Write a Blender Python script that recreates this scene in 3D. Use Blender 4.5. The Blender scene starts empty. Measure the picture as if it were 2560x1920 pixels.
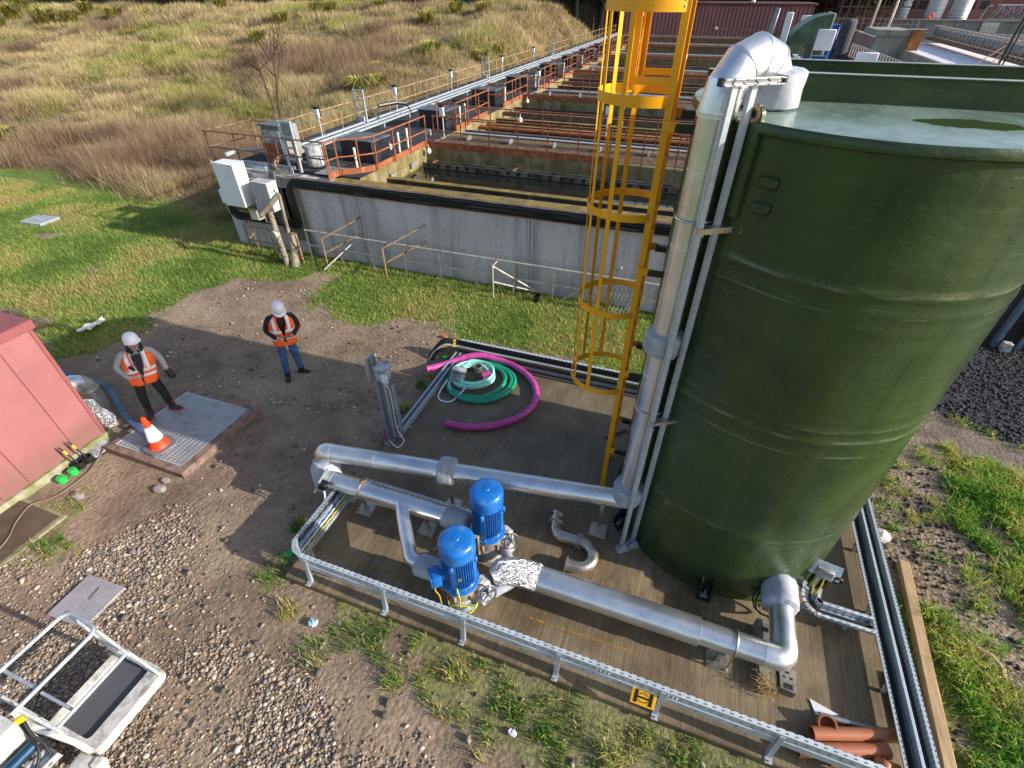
import bpy, bmesh, math, random
import numpy as np
from mathutils import Vector, Matrix, Euler
PI = math.pi
random.seed(7)
RNG = np.random.default_rng(11)
scene = bpy.context.scene
COL = scene.collection
GZ = -0.13            # level of the yard; the concrete pad's top is z = 0

# ------------------------------------------------------------------ helpers
def lin(h):
    h = h.lstrip('#')
    out = []
    for i in (0, 2, 4):
        v = int(h[i:i+2], 16) / 255
        out.append(v / 12.92 if v <= 0.04045 else ((v + 0.055) / 1.055) ** 2.4)
    return tuple(out) + (1.0,)

class NT:
    """small node-tree writer"""
    def __init__(self, name):
        self.m = bpy.data.materials.new(name); self.m.use_nodes = True
        self.t = self.m.node_tree; self.t.nodes.clear()
        self.out = self.n('ShaderNodeOutputMaterial')
        self.co = self.n('ShaderNodeTexCoord').outputs['Object']
    def n(self, typ, **kw):
        nd = self.t.nodes.new(typ)
        for k, v in kw.items(): setattr(nd, k, v)
        return nd
    def put(self, sock, v):
        if isinstance(v, bpy.types.NodeSocket): self.t.links.new(v, sock)
        elif v is not None: sock.default_value = v
    def scaled(self, sc):
        mp = self.n('ShaderNodeMapping'); self.put(mp.inputs['Vector'], self.co)
        mp.inputs['Scale'].default_value = sc if hasattr(sc, '__len__') else (sc, sc, sc)
        return mp.outputs[0]
    def noise(self, sc=1.0, detail=4, rough=.55, dist=0.0, vec=None):
        nd = self.n('ShaderNodeTexNoise'); self.put(nd.inputs['Vector'], vec if vec is not None else self.scaled(sc))
        nd.inputs['Scale'].default_value = 1.0; nd.inputs['Detail'].default_value = detail
        nd.inputs['Roughness'].default_value = rough; nd.inputs['Distortion'].default_value = dist
        return nd.outputs[0]
    def vor(self, sc, feat='F1', out=0, rnd=1.0):
        nd = self.n('ShaderNodeTexVoronoi', feature=feat); self.put(nd.inputs['Vector'], self.scaled(sc))
        nd.inputs['Scale'].default_value = 1.0; nd.inputs['Randomness'].default_value = rnd
        return nd.outputs[out]
    def math(self, op, a, b=0.0, clamp=False):
        nd = self.n('ShaderNodeMath', operation=op); nd.use_clamp = clamp
        self.put(nd.inputs[0], a); self.put(nd.inputs[1], b); return nd.outputs[0]
    def ramp(self, v, lo, hi, a=0.0, b=1.0):
        nd = self.n('ShaderNodeMapRange'); nd.clamp = True
        self.put(nd.inputs[0], v); nd.inputs[1].default_value = lo; nd.inputs[2].default_value = hi
        nd.inputs[3].default_value = a; nd.inputs[4].default_value = b; return nd.outputs[0]
    def mix(self, f, a, b, mode='MIX'):
        nd = self.n('ShaderNodeMix', data_type='RGBA', blend_type=mode)
        self.put(nd.inputs[0], f); self.put(nd.inputs[6], a); self.put(nd.inputs[7], b); return nd.outputs[2]
    def sep(self, v=None):
        nd = self.n('ShaderNodeSeparateXYZ'); self.put(nd.inputs[0], v if v is not None else self.co); return nd.outputs
    def attr(self, nm, out='Fac'):
        nd = self.n('ShaderNodeAttribute', attribute_name=nm); return nd.outputs[out]
    def bump(self, h, strength=.3, dist=.02, normal=None):
        nd = self.n('ShaderNodeBump'); self.put(nd.inputs['Height'], h)
        nd.inputs['Strength'].default_value = strength; nd.inputs['Distance'].default_value = dist
        if normal is not None: self.put(nd.inputs['Normal'], normal)
        return nd.outputs[0]
    def bsdf(self, col, rough=.5, metal=0.0, normal=None, coat=0.0, spec=.5, alpha=None, trans=None, aniso=None):
        b = self.n('ShaderNodeBsdfPrincipled')
        self.put(b.inputs['Base Color'], col); self.put(b.inputs['Roughness'], rough); self.put(b.inputs['Metallic'], metal)
        b.inputs['Specular IOR Level'].default_value = spec
        if normal is not None: self.put(b.inputs['Normal'], normal)
        if coat: b.inputs['Coat Weight'].default_value = coat; b.inputs['Coat Roughness'].default_value = .15
        if alpha is not None: self.put(b.inputs['Alpha'], alpha)
        self.t.links.new(b.outputs[0], self.out.inputs['Surface']); return b
    def done(self): return self.m

def M(name, col, rough=.5, metal=0.0, var=.18, sc=5.0, bump=.06, bsc=40.0, col2=None, cov=.55, csc=3.0, coat=0.0, rvar=.12, spec=.5):
    """painted / plain surface with uneven colour, patchy dirt (col2), uneven gloss and slight relief"""
    k = NT(name); c = lin(col) if isinstance(col, str) else col
    n1 = k.noise(sc, 5); n2 = k.noise(sc * 5.3, 4)
    d = tuple(x * (1 - var * 1.6) for x in c[:3]) + (1,); l = tuple(min(1, x * (1 + var)) for x in c[:3]) + (1,)
    cc = k.mix(k.ramp(n1, .3, .7), d, l)
    cc = k.mix(k.ramp(n2, .35, .75, 0, .35), cc, d)
    if col2:
        f = k.ramp(k.math('ADD', k.noise(csc, 6, .65), k.math('MULTIPLY', k.noise(csc * 9, 3), .25)), cov, cov + .22)
        cc = k.mix(f, cc, lin(col2))
    rr = k.ramp(n2, .3, .7, max(.03, rough - rvar), min(1, rough + rvar))
    nm = k.bump(k.noise(bsc, 4), bump, .01) if bump else None
    k.bsdf(cc, rr, metal, nm, coat, spec)
    return k.done()

def fin(name, bm, mat, parent=None, smooth=38, label=None, mats=None):
    me = bpy.data.meshes.new(name)
    if len(bm.faces) > 1: bmesh.ops.recalc_face_normals(bm, faces=bm.faces[:])
    elif len(bm.faces) == 1:
        bm.normal_update(); f0 = bm.faces[:][0]
        if f0.normal.z < 0: f0.normal_flip()
    bm.to_mesh(me); bm.free()
    for m in (mats or [mat]): me.materials.append(m)
    if smooth:
        me.polygons.foreach_set('use_smooth', [True] * len(me.polygons))
        me.set_sharp_from_angle(angle=math.radians(smooth))
    o = bpy.data.objects.new(name, me); COL.objects.link(o)
    if parent is not None: adopt(o, parent)
    if label: o['label'] = label
    return o
def adopt(o, parent):
    w = parent.location.copy() if parent.parent is None else Vector((0, 0, 0))
    o.parent = parent; o.location = (0, 0, 0)
    o.matrix_parent_inverse = Matrix.Translation(-w)
def tag(o, label, cat, group=None, kind=None):
    o['label'] = label; o['category'] = cat
    if group: o['group'] = group
    if kind: o['kind'] = kind
    return o
def thing(name, label, cat, loc=(0, 0, 0), group=None):
    o = bpy.data.objects.new(name, None); o.empty_display_size = .1; COL.objects.link(o); o.location = loc
    return tag(o, label, cat, group)
def single(name, bm, mat, label, cat, group=None, smooth=38):
    return tag(fin(name, bm, mat, None, smooth), label, cat, group)
def struct(name, bm, mat, smooth=0):
    o = fin(name, bm, mat, None, smooth); o['kind'] = 'structure'; return o
def dup(root, loc, rz=0, label=None, group=None, scale=None):
    def cp(o, par):
        c = o.copy(); COL.objects.link(c)
        if par is not None: inv = o.matrix_parent_inverse.copy(); c.parent = par; c.matrix_parent_inverse = inv
        for ch in list(o.children): cp(ch, c)
        return c
    r = cp(root, None); r.location = loc; r.rotation_euler = (0, 0, rz)
    if scale: r.scale = (scale, scale, scale)
    if label: r['label'] = label
    if group: r['group'] = group
    return r
def B(): return bmesh.new()
def bx(bm, x0, x1, y0, y1, z0, z1, bev=0.0, seg=1):
    r = bmesh.ops.create_cube(bm, size=1.0); vs = r['verts']
    for v in vs:
        v.co = Vector(((x0 + x1) / 2 + v.co.x * (x1 - x0), (y0 + y1) / 2 + v.co.y * (y1 - y0), (z0 + z1) / 2 + v.co.z * (z1 - z0)))
    if bev:
        es = list({e for v in vs for e in v.link_edges})
        rr = bmesh.ops.bevel(bm, geom=es, offset=bev, segments=seg, affect='EDGES', profile=.5)
        vs = list({v for f in rr['faces'] for v in f.verts} | {v for v in vs if v.is_valid})
    return vs
def ob(bm, c, size, rot=(0, 0, 0), bev=0.0, seg=1):
    vs = bx(bm, -size[0] / 2, size[0] / 2, -size[1] / 2, size[1] / 2, -size[2] / 2, size[2] / 2, bev, seg)
    m = Matrix.Translation(Vector(c)) @ Euler(rot).to_matrix().to_4x4()
    bmesh.ops.transform(bm, matrix=m, verts=vs); return vs
def frames(pts, closed=False):
    pts = [Vector(p) for p in pts]; n = len(pts); T = []
    for i in range(n):
        if closed: a, b = pts[i - 1], pts[(i + 1) % n]
        else: a, b = pts[max(0, i - 1)], pts[min(n - 1, i + 1)]
        T.append((b - a).normalized())
    u = Vector((0, 0, 1)) if abs(T[0].z) < .9 else Vector((1, 0, 0))
    N = []; nrm = (u - T[0] * u.dot(T[0])).normalized()
    for t in T:
        nrm = nrm - t * nrm.dot(t)
        nrm = nrm.normalized() if nrm.length > 1e-6 else t.orthogonal().normalized()
        N.append((nrm.copy(), t.cross(nrm).normalized()))
    return pts, T, N
def tube(bm, pts, r, seg=12, cap=True, closed=False, radii=None, flat=1.0):
    pts, T, N = frames(pts, closed); rings = []
    for i, p in enumerate(pts):
        rr = radii[i] if radii else r; a, b = N[i]
        # keep the section round through mitred corners
        k = 1.0
        if 0 < i < len(pts) - 1:
            d1 = (pts[i] - pts[i-1]).normalized(); d2 = (pts[i+1] - pts[i]).normalized()
            k = 1 / max(.5, math.sqrt(max(.05, (1 + d1.dot(d2)) / 2)))
            bend = (d2 - d1)
            bend = bend.normalized() if bend.length > 1e-5 else None
        else: bend = None
        ring = []
        for j in range(seg):
            t = 2 * PI * j / seg; v = (a * math.cos(t) * flat + b * math.sin(t)) * rr
            if bend is not None: v = v + bend * (v.dot(bend) * (k - 1))
            ring.append(bm.verts.new(p + v))
        rings.append(ring)
    m = len(rings)
    for i in range(m if closed else m - 1):
        A, C = rings[i], rings[(i + 1) % m]
        for j in range(seg): bm.faces.new((A[j], A[(j+1) % seg], C[(j+1) % seg], C[j]))
    if cap and not closed:
        bm.faces.new(rings[0][::-1]); bm.faces.new(rings[-1])
    return rings
def fillet(pts, R, n=6):
    """round the corners of a polyline"""
    pts = [Vector(p) for p in pts]; out = [pts[0]]
    for i in range(1, len(pts) - 1):
        p0, p, p1 = pts[i-1], pts[i], pts[i+1]; a = (p0 - p); b = (p1 - p)
        ang = a.angle(b); d = min(R / math.tan(ang / 2), a.length * .49, b.length * .49); r = d * math.tan(ang / 2)
        s, e = p + a.normalized() * d, p + b.normalized() * d
        c = p + (a.normalized() + b.normalized()).normalized() * (r / math.sin(ang / 2))
        v0, v1 = s - c, e - c; th = v0.angle(v1)
        for k in range(n + 1):
            t = k / n
            out.append(c + (v0 * math.sin((1 - t) * th) + v1 * math.sin(t * th)) / math.sin(th) if th > 1e-4 else s)
    out.append(pts[-1]); return out
def lathe(bm, prof, c=(0, 0, 0), seg=32, mat=None, cap=True):
    rings = []; c = Vector(c)
    for r, z in prof:
        ring = []
        for j in range(seg):
            t = 2 * PI * j / seg; v = Vector((r * math.cos(t), r * math.sin(t), z))
            if mat is not None: v = mat @ v
            ring.append(bm.verts.new(c + v))
        rings.append(ring)
    for A, C in zip(rings, rings[1:]):
        for j in range(seg): bm.faces.new((A[j], A[(j+1) % seg], C[(j+1) % seg], C[j]))
    if cap:
        if prof[0][0] > 1e-5: bm.faces.new(rings[0][::-1])
        if prof[-1][0] > 1e-5: bm.faces.new(rings[-1])
    return rings
def aim(d):
    """matrix turning +z towards d"""
    return Vector(d).to_track_quat('Z', 'Y').to_matrix()
def rod(bm, a, b, r, seg=10, cap=True): return tube(bm, [a, b], r, seg, cap)
def prism(bm, poly, z0, z1):
    lo = [bm.verts.new((x, y, z0)) for x, y in poly]; hi = [bm.verts.new((x, y, z1)) for x, y in poly]
    n = len(poly)
    for i in range(n): bm.faces.new((lo[i], lo[(i+1) % n], hi[(i+1) % n], hi[i]))
    bm.faces.new(lo[::-1]); bm.faces.new(hi)
def extr(bm, prof, a, b, side, up):
    """closed 2-D profile (side, up) swept from a to b"""
    a, b, s, u = Vector(a), Vector(b), Vector(side), Vector(up); n = len(prof)
    A = [bm.verts.new(a + s * p[0] + u * p[1]) for p in prof]; C = [bm.verts.new(b + s * p[0] + u * p[1]) for p in prof]
    for i in range(n): bm.faces.new((A[i], A[(i+1) % n], C[(i+1) % n], C[i]))
    bm.faces.new(A[::-1]); bm.faces.new(C)
def chan(w, h, t):
    """U profile, open towards +up"""
    return [(-w/2, 0), (w/2, 0), (w/2, h), (w/2 - t, h), (w/2 - t, t), (-w/2 + t, t), (-w/2 + t, h), (-w/2, h)]
def ball(bm, c, r, sc=(1, 1, 1), sub=2):
    rr = bmesh.ops.create_icosphere(bm, subdivisions=sub, radius=r)
    for v in rr['verts']: v.co = Vector((v.co.x * sc[0], v.co.y * sc[1], v.co.z * sc[2])) + Vector(c)
    return rr['verts']
# value noise for placing things
_P = RNG.random((256, 256))
def vn(x, y, s):
    x = np.asarray(x, float) / s; y = np.asarray(y, float) / s
    i = np.floor(x).astype(int); j = np.floor(y).astype(int); fx = x - i; fy = y - j
    fx = fx * fx * (3 - 2 * fx); fy = fy * fy * (3 - 2 * fy)
    g = lambda a, b: _P[a % 256, b % 256]
    return (g(i, j) * (1 - fx) + g(i + 1, j) * fx) * (1 - fy) + (g(i, j + 1) * (1 - fx) + g(i + 1, j + 1) * fx) * fy
def fbm(x, y, s, o=4):
    t = 0; a = 1; w = 0
    for k in range(o): t = t + a * vn(np.asarray(x) + 17.3 * k, np.asarray(y) - 9.1 * k, s / 2 ** k); w += a; a *= .5
    return t / w
def sst(a, b, x):
    t = np.clip((np.asarray(x, float) - a) / (b - a), 0, 1); return t * t * (3 - 2 * t)
def np_mesh(name, verts, faces, mat, cols=None, smooth=False, normals_up=False):
    me = bpy.data.meshes.new(name); nv, nf, k = len(verts), len(faces), faces.shape[1]
    me.vertices.add(nv); me.vertices.foreach_set('co', np.ascontiguousarray(verts, np.float32).ravel())
    me.loops.add(nf * k); me.polygons.add(nf)
    me.loops.foreach_set('vertex_index', np.ascontiguousarray(faces, np.int32).ravel())
    me.polygons.foreach_set('loop_start', np.arange(0, nf * k, k, dtype=np.int32))
    if smooth: me.polygons.foreach_set('use_smooth', np.ones(nf, bool))
    me.update(calc_edges=True)
    if cols is not None:
        for an, arr in cols.items():
            if arr.ndim == 1:
                at = me.attributes.new(an, 'FLOAT', 'POINT'); at.data.foreach_set('value', np.ascontiguousarray(arr, np.float32))
            else:
                at = me.attributes.new(an, 'FLOAT_COLOR', 'POINT'); at.data.foreach_set('color', np.ascontiguousarray(arr, np.float32).ravel())
    me.materials.append(mat)
    o = bpy.data.objects.new(name, me); COL.objects.link(o); return o

# ------------------------------------------------------------------ camera, sun, sky
cam = bpy.data.cameras.new('camera'); co = bpy.data.objects.new('camera', cam); COL.objects.link(co)
cam.sensor_width = 36.0; cam.lens = 36.0 * 1223.02 / 2560; cam.clip_start = .05; cam.clip_end = 2000
co.location = (0, 0, 6.5)
co.rotation_euler = (math.radians(90 - 38.8032), math.radians(0.0), math.radians(19.7479))
scene.camera = co
EL, AZ = math.radians(23.0), math.radians(0.86)      # sun height; bearing from +x towards +y
sdir = Vector((math.cos(EL) * math.cos(AZ), math.cos(EL) * math.sin(AZ), math.sin(EL)))
sun = bpy.data.lights.new('sun', 'SUN'); so = bpy.data.objects.new('sun', sun); COL.objects.link(so)
sun.energy = 5.0; sun.angle = math.radians(.53); sun.color = (1.0, .93, .82)
so.rotation_euler = sdir.to_track_quat('Z', 'Y').to_euler(); so.location = (30, 0, 30)
w = bpy.data.worlds.new('World'); scene.world = w; w.use_nodes = True
wt = w.node_tree; bg = wt.nodes['Background']; sky = wt.nodes.new('ShaderNodeTexSky')
sky.sky_type = 'NISHITA'; sky.sun_disc = False; sky.sun_elevation = EL; sky.sun_rotation = math.radians(90) - AZ
sky.air_density = 1.0; sky.dust_density = 1.5; sky.ozone_density = 1.0
wt.links.new(sky.outputs[0], bg.inputs[0]); bg.inputs[1].default_value = .145
scene.view_settings.view_transform = 'Standard'; scene.view_settings.look = 'None'
scene.view_settings.gamma = 1.0; scene.view_settings.exposure = 0.58
scene.cycles.max_bounces = 6; scene.cycles.use_adaptive_sampling = True
try: scene.cycles.use_denoising = True; scene.cycles.denoiser = 'OPENIMAGEDENOISE'
except Exception: pass

# ------------------------------------------------------------------ materials
def cladding(name, rough=.31, col='#e6e7ea', dents=.07):
    k = NT(name); n = k.noise(3.0, 5); s = k.noise((2.0, 14.0, 14.0), 3); f = k.noise(70, 3)
    c = k.mix(k.ramp(n, .3, .7), lin('#cfd0d5'), lin(col))
    c = k.mix(k.ramp(k.noise(9, 5, .7), .6, .75, 0, .25), c, lin('#a3a4aa'))
    r = k.math('ADD', k.ramp(n, .3, .7, rough - .05, rough + .06), k.ramp(f, .3, .7, -.03, .04))
    h = k.math('ADD', k.math('MULTIPLY', k.noise(5.0, 3), 1.0), k.math('MULTIPLY', s, .35))
    k.bsdf(c, r, .9, k.bump(h, dents, .05)); return k.done()
ALU = cladding('aluminium_cladding')
ALU2 = cladding('pebbled_aluminium', .38, '#e8e8ea', .14)
def foil():
    k = NT('crinkled_foil'); h = k.math('ADD', k.vor(9, 'DISTANCE_TO_EDGE'), k.math('MULTIPLY', k.noise(26, 5, .7, 1.2), .8))
    k.bsdf(lin('#dcdde0'), .2, .97, k.bump(h, .9, .06)); return k.done()
FOIL = foil()
STEEL = M('stainless_steel', '#c3bcb2', .33, .9, .12, 6, .05)
GALV = None
def galv(name, a='#bcc4cc', b='#97a2ab', rough=.45, metal=.35):
    k = NT(name); v = k.vor(38, 'F1', 1); n = k.noise(4, 5)
    c = k.mix(k.ramp(k.sep(v)[0], 0, 1, 0, .55), lin(a), lin(b)); c = k.mix(k.ramp(n, .45, .75, 0, .6), c, lin('#8c9296'))
    k.bsdf(c, k.ramp(n, .3, .7, rough - .1, rough + .12), metal, k.bump(k.noise(60, 3), .05, .01)); return k.done()
GALV = galv('galvanised_steel')
def perforated(name, axis, a='#aab4bd', pitch=.055):
    """galvanised sheet with rows of punched slots along one axis"""
    k = NT(name); s = k.sep(); n = k.noise(4, 5)
    u = s[axis]; others = [i for i in (0, 1, 2) if i != axis]
    fu = k.math('FRACT', k.math('DIVIDE', u, pitch)); mu = k.math('LESS_THAN', k.math('ABSOLUTE', k.math('SUBTRACT', fu, .5)), .2)
    vv = k.math('ADD', s[others[0]], s[others[1]])
    fv = k.math('FRACT', k.math('DIVIDE', vv, .034)); mv = k.math('LESS_THAN', k.math('ABSOLUTE', k.math('SUBTRACT', fv, .5)), .17)
    hole = k.math('MULTIPLY', mu, mv)
    c = k.mix(k.ramp(n, .35, .7), lin(a), lin('#a3adb6'))
    c = k.mix(hole, c, lin('#15181b'))
    k.bsdf(c, k.ramp(n, .3, .7, .38, .55), k.math('MULTIPLY', k.math('SUBTRACT', 1.0, hole), .25)); return k.done()
TRAYF = galv('pale_tray_steel', '#c6ccd2', '#a9b1b8', .5, .25); PERX = perforated('perforated_tray_steel', 0, '#c9d0d6', .09); PERY = perforated('perforated_tray_steel_lengthwise', 1)
PERD = perforated('weathered_tray_steel', 0, '#7f8a90')
JACKET = M('grey_insulation_cloth', '#9fa4ab', .62, 0, .12, 7, .25, 14, '#7d8086', .62)
JACKETW = M('pale_insulation_cloth', '#a9acb6', .5, 0, .1, 7, .2, 10, '#8d9099', .66)
BLUE = M('blue_motor_paint', '#0f66b8', .36, 0, .14, 5, .12, 90, '#5a84a6', .66, 7, coat=.25)
YEL = M('yellow_ladder_paint', '#f2a60a', .38, 0, .06, 4, .05, 60, '#c9860f', .72, 5)
CAST = M('beige_cast_iron', '#a59a88', .6, .3, .15, 8, .15, 60, '#8a5a36', .66, 5)
BLACK = M('black_rubber', '#17181a', .55, 0, .2, 8, .1)
DARKP = M('black_plastic', '#0f1114', .42, 0, .2, 8, .05)
WHITEP = M('white_painted_sheet', '#dcdfe4', .4, 0, .05, 2, .02, 40, '#b8bcc0', .7)
WHITEG = M('weathered_grey_white_sheet', '#bfc0c4', .5, 0, .12, 4, .05, 40, '#77797c', .5, 6)
GREYP = M('grey_cabinet_paint', '#8f959a', .45, .1, .1, 3, .04, 40, '#6f7376', .65)
ORANGEP = M('terracotta_pipe_plastic', '#ac6a49', .5, 0, .1, 4, .04, 40, '#8f4d30', .68)
RUSTO = M('orange_rusty_paint', '#a0623a', .7, 0, .18, 9, .15, 60, '#74391f', .52, 8)
RUSTB = M('brown_rusty_tube', '#947458', .7, .2, .2, 12, .2, 80, '#5d4030', .5, 9)
RUSTL = M('pale_rusty_tube', '#a58a68', .62, .2, .15, 9, .15, 80, '#7b5a3d', .55, 7)
SCAFF = M('dull_galvanised_tube', '#bab8b0', .5, .25, .12, 8, .1, 60, '#7c6a55', .62, 6)
WOOD = None
def wood(name, a, b, axis=1):
    k = NT(name); sc = [26, 26, 26]; sc[axis] = 1.6; n = k.noise(tuple(sc), 6, .65, .6)
    c = k.mix(k.ramp(n, .25, .75), lin(a), lin(b)); c = k.mix(k.ramp(k.noise(2.5, 5), .5, .75, 0, .5), c, lin('#6b5a44'))
    k.bsdf(c, .75, 0, k.bump(n, .35, .01)); return k.done()
WOOD = wood('sawn_timber', '#c0a27a', '#8f7350'); WOODR = wood('reddish_board', '#7b5034', '#4d3122', 0)
CONC = M('grey_concrete_block', '#8d8a82', .85, 0, .15, 6, .4, 50, '#5d5b55', .55)
# ------------------------------------------------------------------ terrain
MUD = [(-12.6, -4), (-12.6, 5.4), (-12.45, 6.2), (-12.6, 7.5), (-12.1, 8.6), (-11.1, 9.8), (-10, 10.1), (-8.5, 9.5), (-6.7, 9.4),
       (-5.1, 9.8), (-4.2, 9.0), (-3.0, 8.7), (3.2, 8.5), (3.9, 8.2), (3.9, -4)]
def sdist(x, y, poly):
    """signed distance to a polygon, positive inside"""
    x = np.asarray(x, float); y = np.asarray(y, float); d = np.full(x.shape, 1e9); ins = np.zeros(x.shape, bool)
    for (ax, ay), (cx, cy) in zip(poly, poly[1:] + poly[:1]):
        ex, ey = cx - ax, cy - ay; t = np.clip(((x - ax) * ex + (y - ay) * ey) / (ex * ex + ey * ey), 0, 1)
        d = np.minimum(d, np.hypot(x - ax - t * ex, y - ay - t * ey))
        c = ((ay > y) != (cy > y)); 
        with np.errstate(divide='ignore', invalid='ignore'): c &= x < (cx - ax) * (y - ay) / (cy - ay if cy != ay else 1e-9) + ax
        ins ^= c
    return np.where(ins, d, -d)
def mound(x, y):
    x = np.asarray(x, float); y = np.asarray(y, float)
    a = sst(-13.6, -18.6, x); edge = 13.0 + .22 * np.clip(-x - 16, 0, 60)
    t = sst(0, 50, y - edge)
    return 5.3 * a * t * (1 - sst(62, 90, y)) + .5 * a * sst(2, 12, y - edge) * (fbm(x, y, 7) - .35)
def gz(x, y):
    x = np.asarray(x, float); y = np.asarray(y, float)
    near = (fbm(x, y, 1.6, 5) - .5) * .10 + (fbm(x + 50, y, .35, 3) - .5) * .035
    pad = 1 - sst(-.25, .35, -np.maximum(np.maximum(-4.55 - x, x - 3.9), np.maximum(2.15 - y, y - 8.6)))
    hutp = sst(.0, .5, np.hypot(np.maximum(0, np.maximum(-13.2 - x, x + 7.0)), np.maximum(0, np.maximum(0.6 - y, y - 5.4))))
    return GZ + near * pad * hutp + mound(x, y)
def masks(x, y):
    n = fbm(x, y, 2.2, 5); n2 = fbm(x + 31, y - 12, .7, 4)
    sd = sdist(x, y, MUD)
    grass = sst(-.35, .35, -sd + (n - .5) * 2.6 + (n2 - .5) * 1.0)
    bare = sst(.64, .72, fbm(x - 7, y + 3, 1.3, 4)) * sst(-12.6, -13.6, x) * (y < 10.5) * .8
    grass = grass * (1 - .95 * bare)
    # patchy grass in the mud by the hut and along the front of the pad
    hutg = sst(.35, -.25, np.abs(y - 2.0 + (x + 9.2) * .1) - .45) * sst(-7.3, -7.9, x) * sst(-9.7, -9.4, x) * sst(.40, .56, n2)
    frontg = sst(0, .5, y - np.interp(x, [-4, -2, 0, 3], [1.9, 1.5, 1.25, .9])) * (y < 2.45) * sst(.44, .6, n2 + .2 * sst(-4, 0, x)) * sst(-5.2, -4.4, x) * (x < 4)
    leftg = sst(.45, .1, np.abs(x + 4.55)) * (y > 2) * (y < 8.6) * sst(.45, .6, n2)
    extra = np.clip(hutg * .9 + frontg * .9 + leftg * .8, 0, 1)
    up = 9.76 - .49 * (x - 5.47); lo = 8.95 - .46 * (x - 5.0)
    right = (x > 3.85)
    road = right * sst(0, .12, y - lo + (n2 - .5) * .5) * sst(0, .05, up - y)
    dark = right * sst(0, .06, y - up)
    rb = sst(.50, .58, fbm(x * 1.3 + 9, y * .7, 1.5, 4) + .12 * sst(.8, .0, np.abs((x - 4.9) + (y - 5.2) * .15)))
    grass = np.where(right, (1 - np.clip(road + dark, 0, 1)) * (1 - .9 * rb), grass)
    yb = np.interp(x, [-9, -7.9, -7.2, -6.9, -5.5, -4.94, -3.94, -2.25, -.5, 2], [1.9, 1.3, 2.3, 2.6, 2.4, 1.9, 1.45, 1.1, 1.0, .5])
    gravel = sst(-.25, .25, yb - y + (n2 - .5) * .9) * np.clip(.12 + 1.0 * sst(.38, .66, fbm(x + 3, y + 8, 1.1, 4)) , 0, 1)
    gravel = gravel * (1 - .55 * sst(1.0, .2, np.abs(x + 5.6)) * sst(.6, 1.6, y))
    gravel = np.maximum(gravel, right * .42 * rb * (y < 8))
    extra = np.where(right, 0, extra); gravel = np.where(grass + extra > .5, gravel * .2, gravel)
    edge = 13.0 + .18 * np.clip(-x - 16, 0, 60)
    scrub = sst(-14.0, -14.6, x) * sst(-.5, 1.6, y - edge + (n - .5) * 3)
    return np.clip(grass, 0, 1), np.clip(gravel, 0, 1), road, dark, scrub, extra
xs = np.concatenate([np.linspace(-420, -36, 34)[:-1], np.linspace(-36, 10, 400), np.linspace(10, 420, 34)[1:]])
ys = np.concatenate([np.linspace(-60, -2, 8)[:-1], np.linspace(-2, 18, 190), np.linspace(18, 80, 90)[1:], np.linspace(80, 700, 22)[1:]])
X, Y = np.meshgrid(xs, ys); Zt = gz(X, Y)
vv = np.stack([X, Y, Zt], -1).reshape(-1, 3); nx, ny = len(xs), len(ys)
ii = (np.arange(ny - 1)[:, None] * nx + np.arange(nx - 1)[None, :]).ravel()
ff = np.stack([ii, ii + 1, ii + nx + 1, ii + nx], 1)
gm = masks(X.ravel(), Y.ravel())
def ground_mat():
    k = NT('yard_ground'); n1 = k.noise(.55, 6, .6); n2 = k.noise(2.6, 6, .65); n3 = k.noise(14, 5, .7); st = k.vor(16); st2 = k.vor(33); stc = k.vor(33, 'F1', 1)
    mud = k.mix(k.ramp(n2, .3, .7), lin('#665648'), lin('#937f6b')); mud = k.mix(k.ramp(n1, .42, .62, 0, .75), mud, lin('#a38f78'))
    mud = k.mix(k.ramp(n3, .4, .7, 0, .5), mud, lin('#4d4037'))
    chip = k.math('MULTIPLY', k.math('LESS_THAN', st2, .22), k.ramp(k.sep(stc)[0], .55, .7)); mud = k.mix(chip, mud, lin('#a79a8c'))
    frg = k.attr('extra'); gr = k.mix(k.ramp(k.sep(k.vor(20, 'F1', 1))[0], .1, .9), lin('#8a7560'), lin('#b5a48e')); gr = k.mix(k.ramp(k.vor(20, 'DISTANCE_TO_EDGE'), .12, .02), gr, lin('#3d332c'))
    grs = k.mix(k.ramp(n2, .3, .7), lin('#5a6a26'), lin('#7c9a34')); grs = k.mix(k.ramp(n3, .35, .7), grs, lin('#4d5526'))
    scr = k.mix(k.ramp(n2, .3, .7), lin('#6a5a42'), lin('#8f7c58'))
    shade_drk = k.mix(k.ramp(k.sep(k.vor(24, 'F1', 1))[0], .0, 1), lin('#1c1f24'), lin('#3a3e45'))  # dark stone, its colour deepened to stand in for shade beyond the tank
    rd = k.mix(k.ramp(n2, .3, .7), lin('#5b4f48'), lin('#84756a'))
    def soft(a, amt=.5): return k.ramp(k.math('ADD', k.attr(a), k.math('MULTIPLY', k.math('SUBTRACT', n3, .5), amt)), .35, .65)
    c = k.mix(soft('gravel'), mud, gr); c = k.mix(soft('grass', .9), c, grs); c = k.mix(k.math('MULTIPLY', soft('extra', .9), .45), c, grs); c = k.mix(soft('scrub'), c, scr)
    c = k.mix(k.attr('road'), c, rd); c = k.mix(k.attr('dark'), c, shade_drk)
    wet = k.ramp(k.noise(.35, 4), .42, .6); r = k.math('SUBTRACT', .95, k.math('MULTIPLY', wet, .22))
    h = k.math('ADD', k.math('MULTIPLY', n3, .6), k.math('ADD', n2, k.math('MULTIPLY', k.math('SUBTRACT', .5, st), k.math('ADD', .3, k.attr('gravel')))))
    k.bsdf(c, r, 0, k.bump(h, .7, .05), spec=.3); return k.done()
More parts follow.
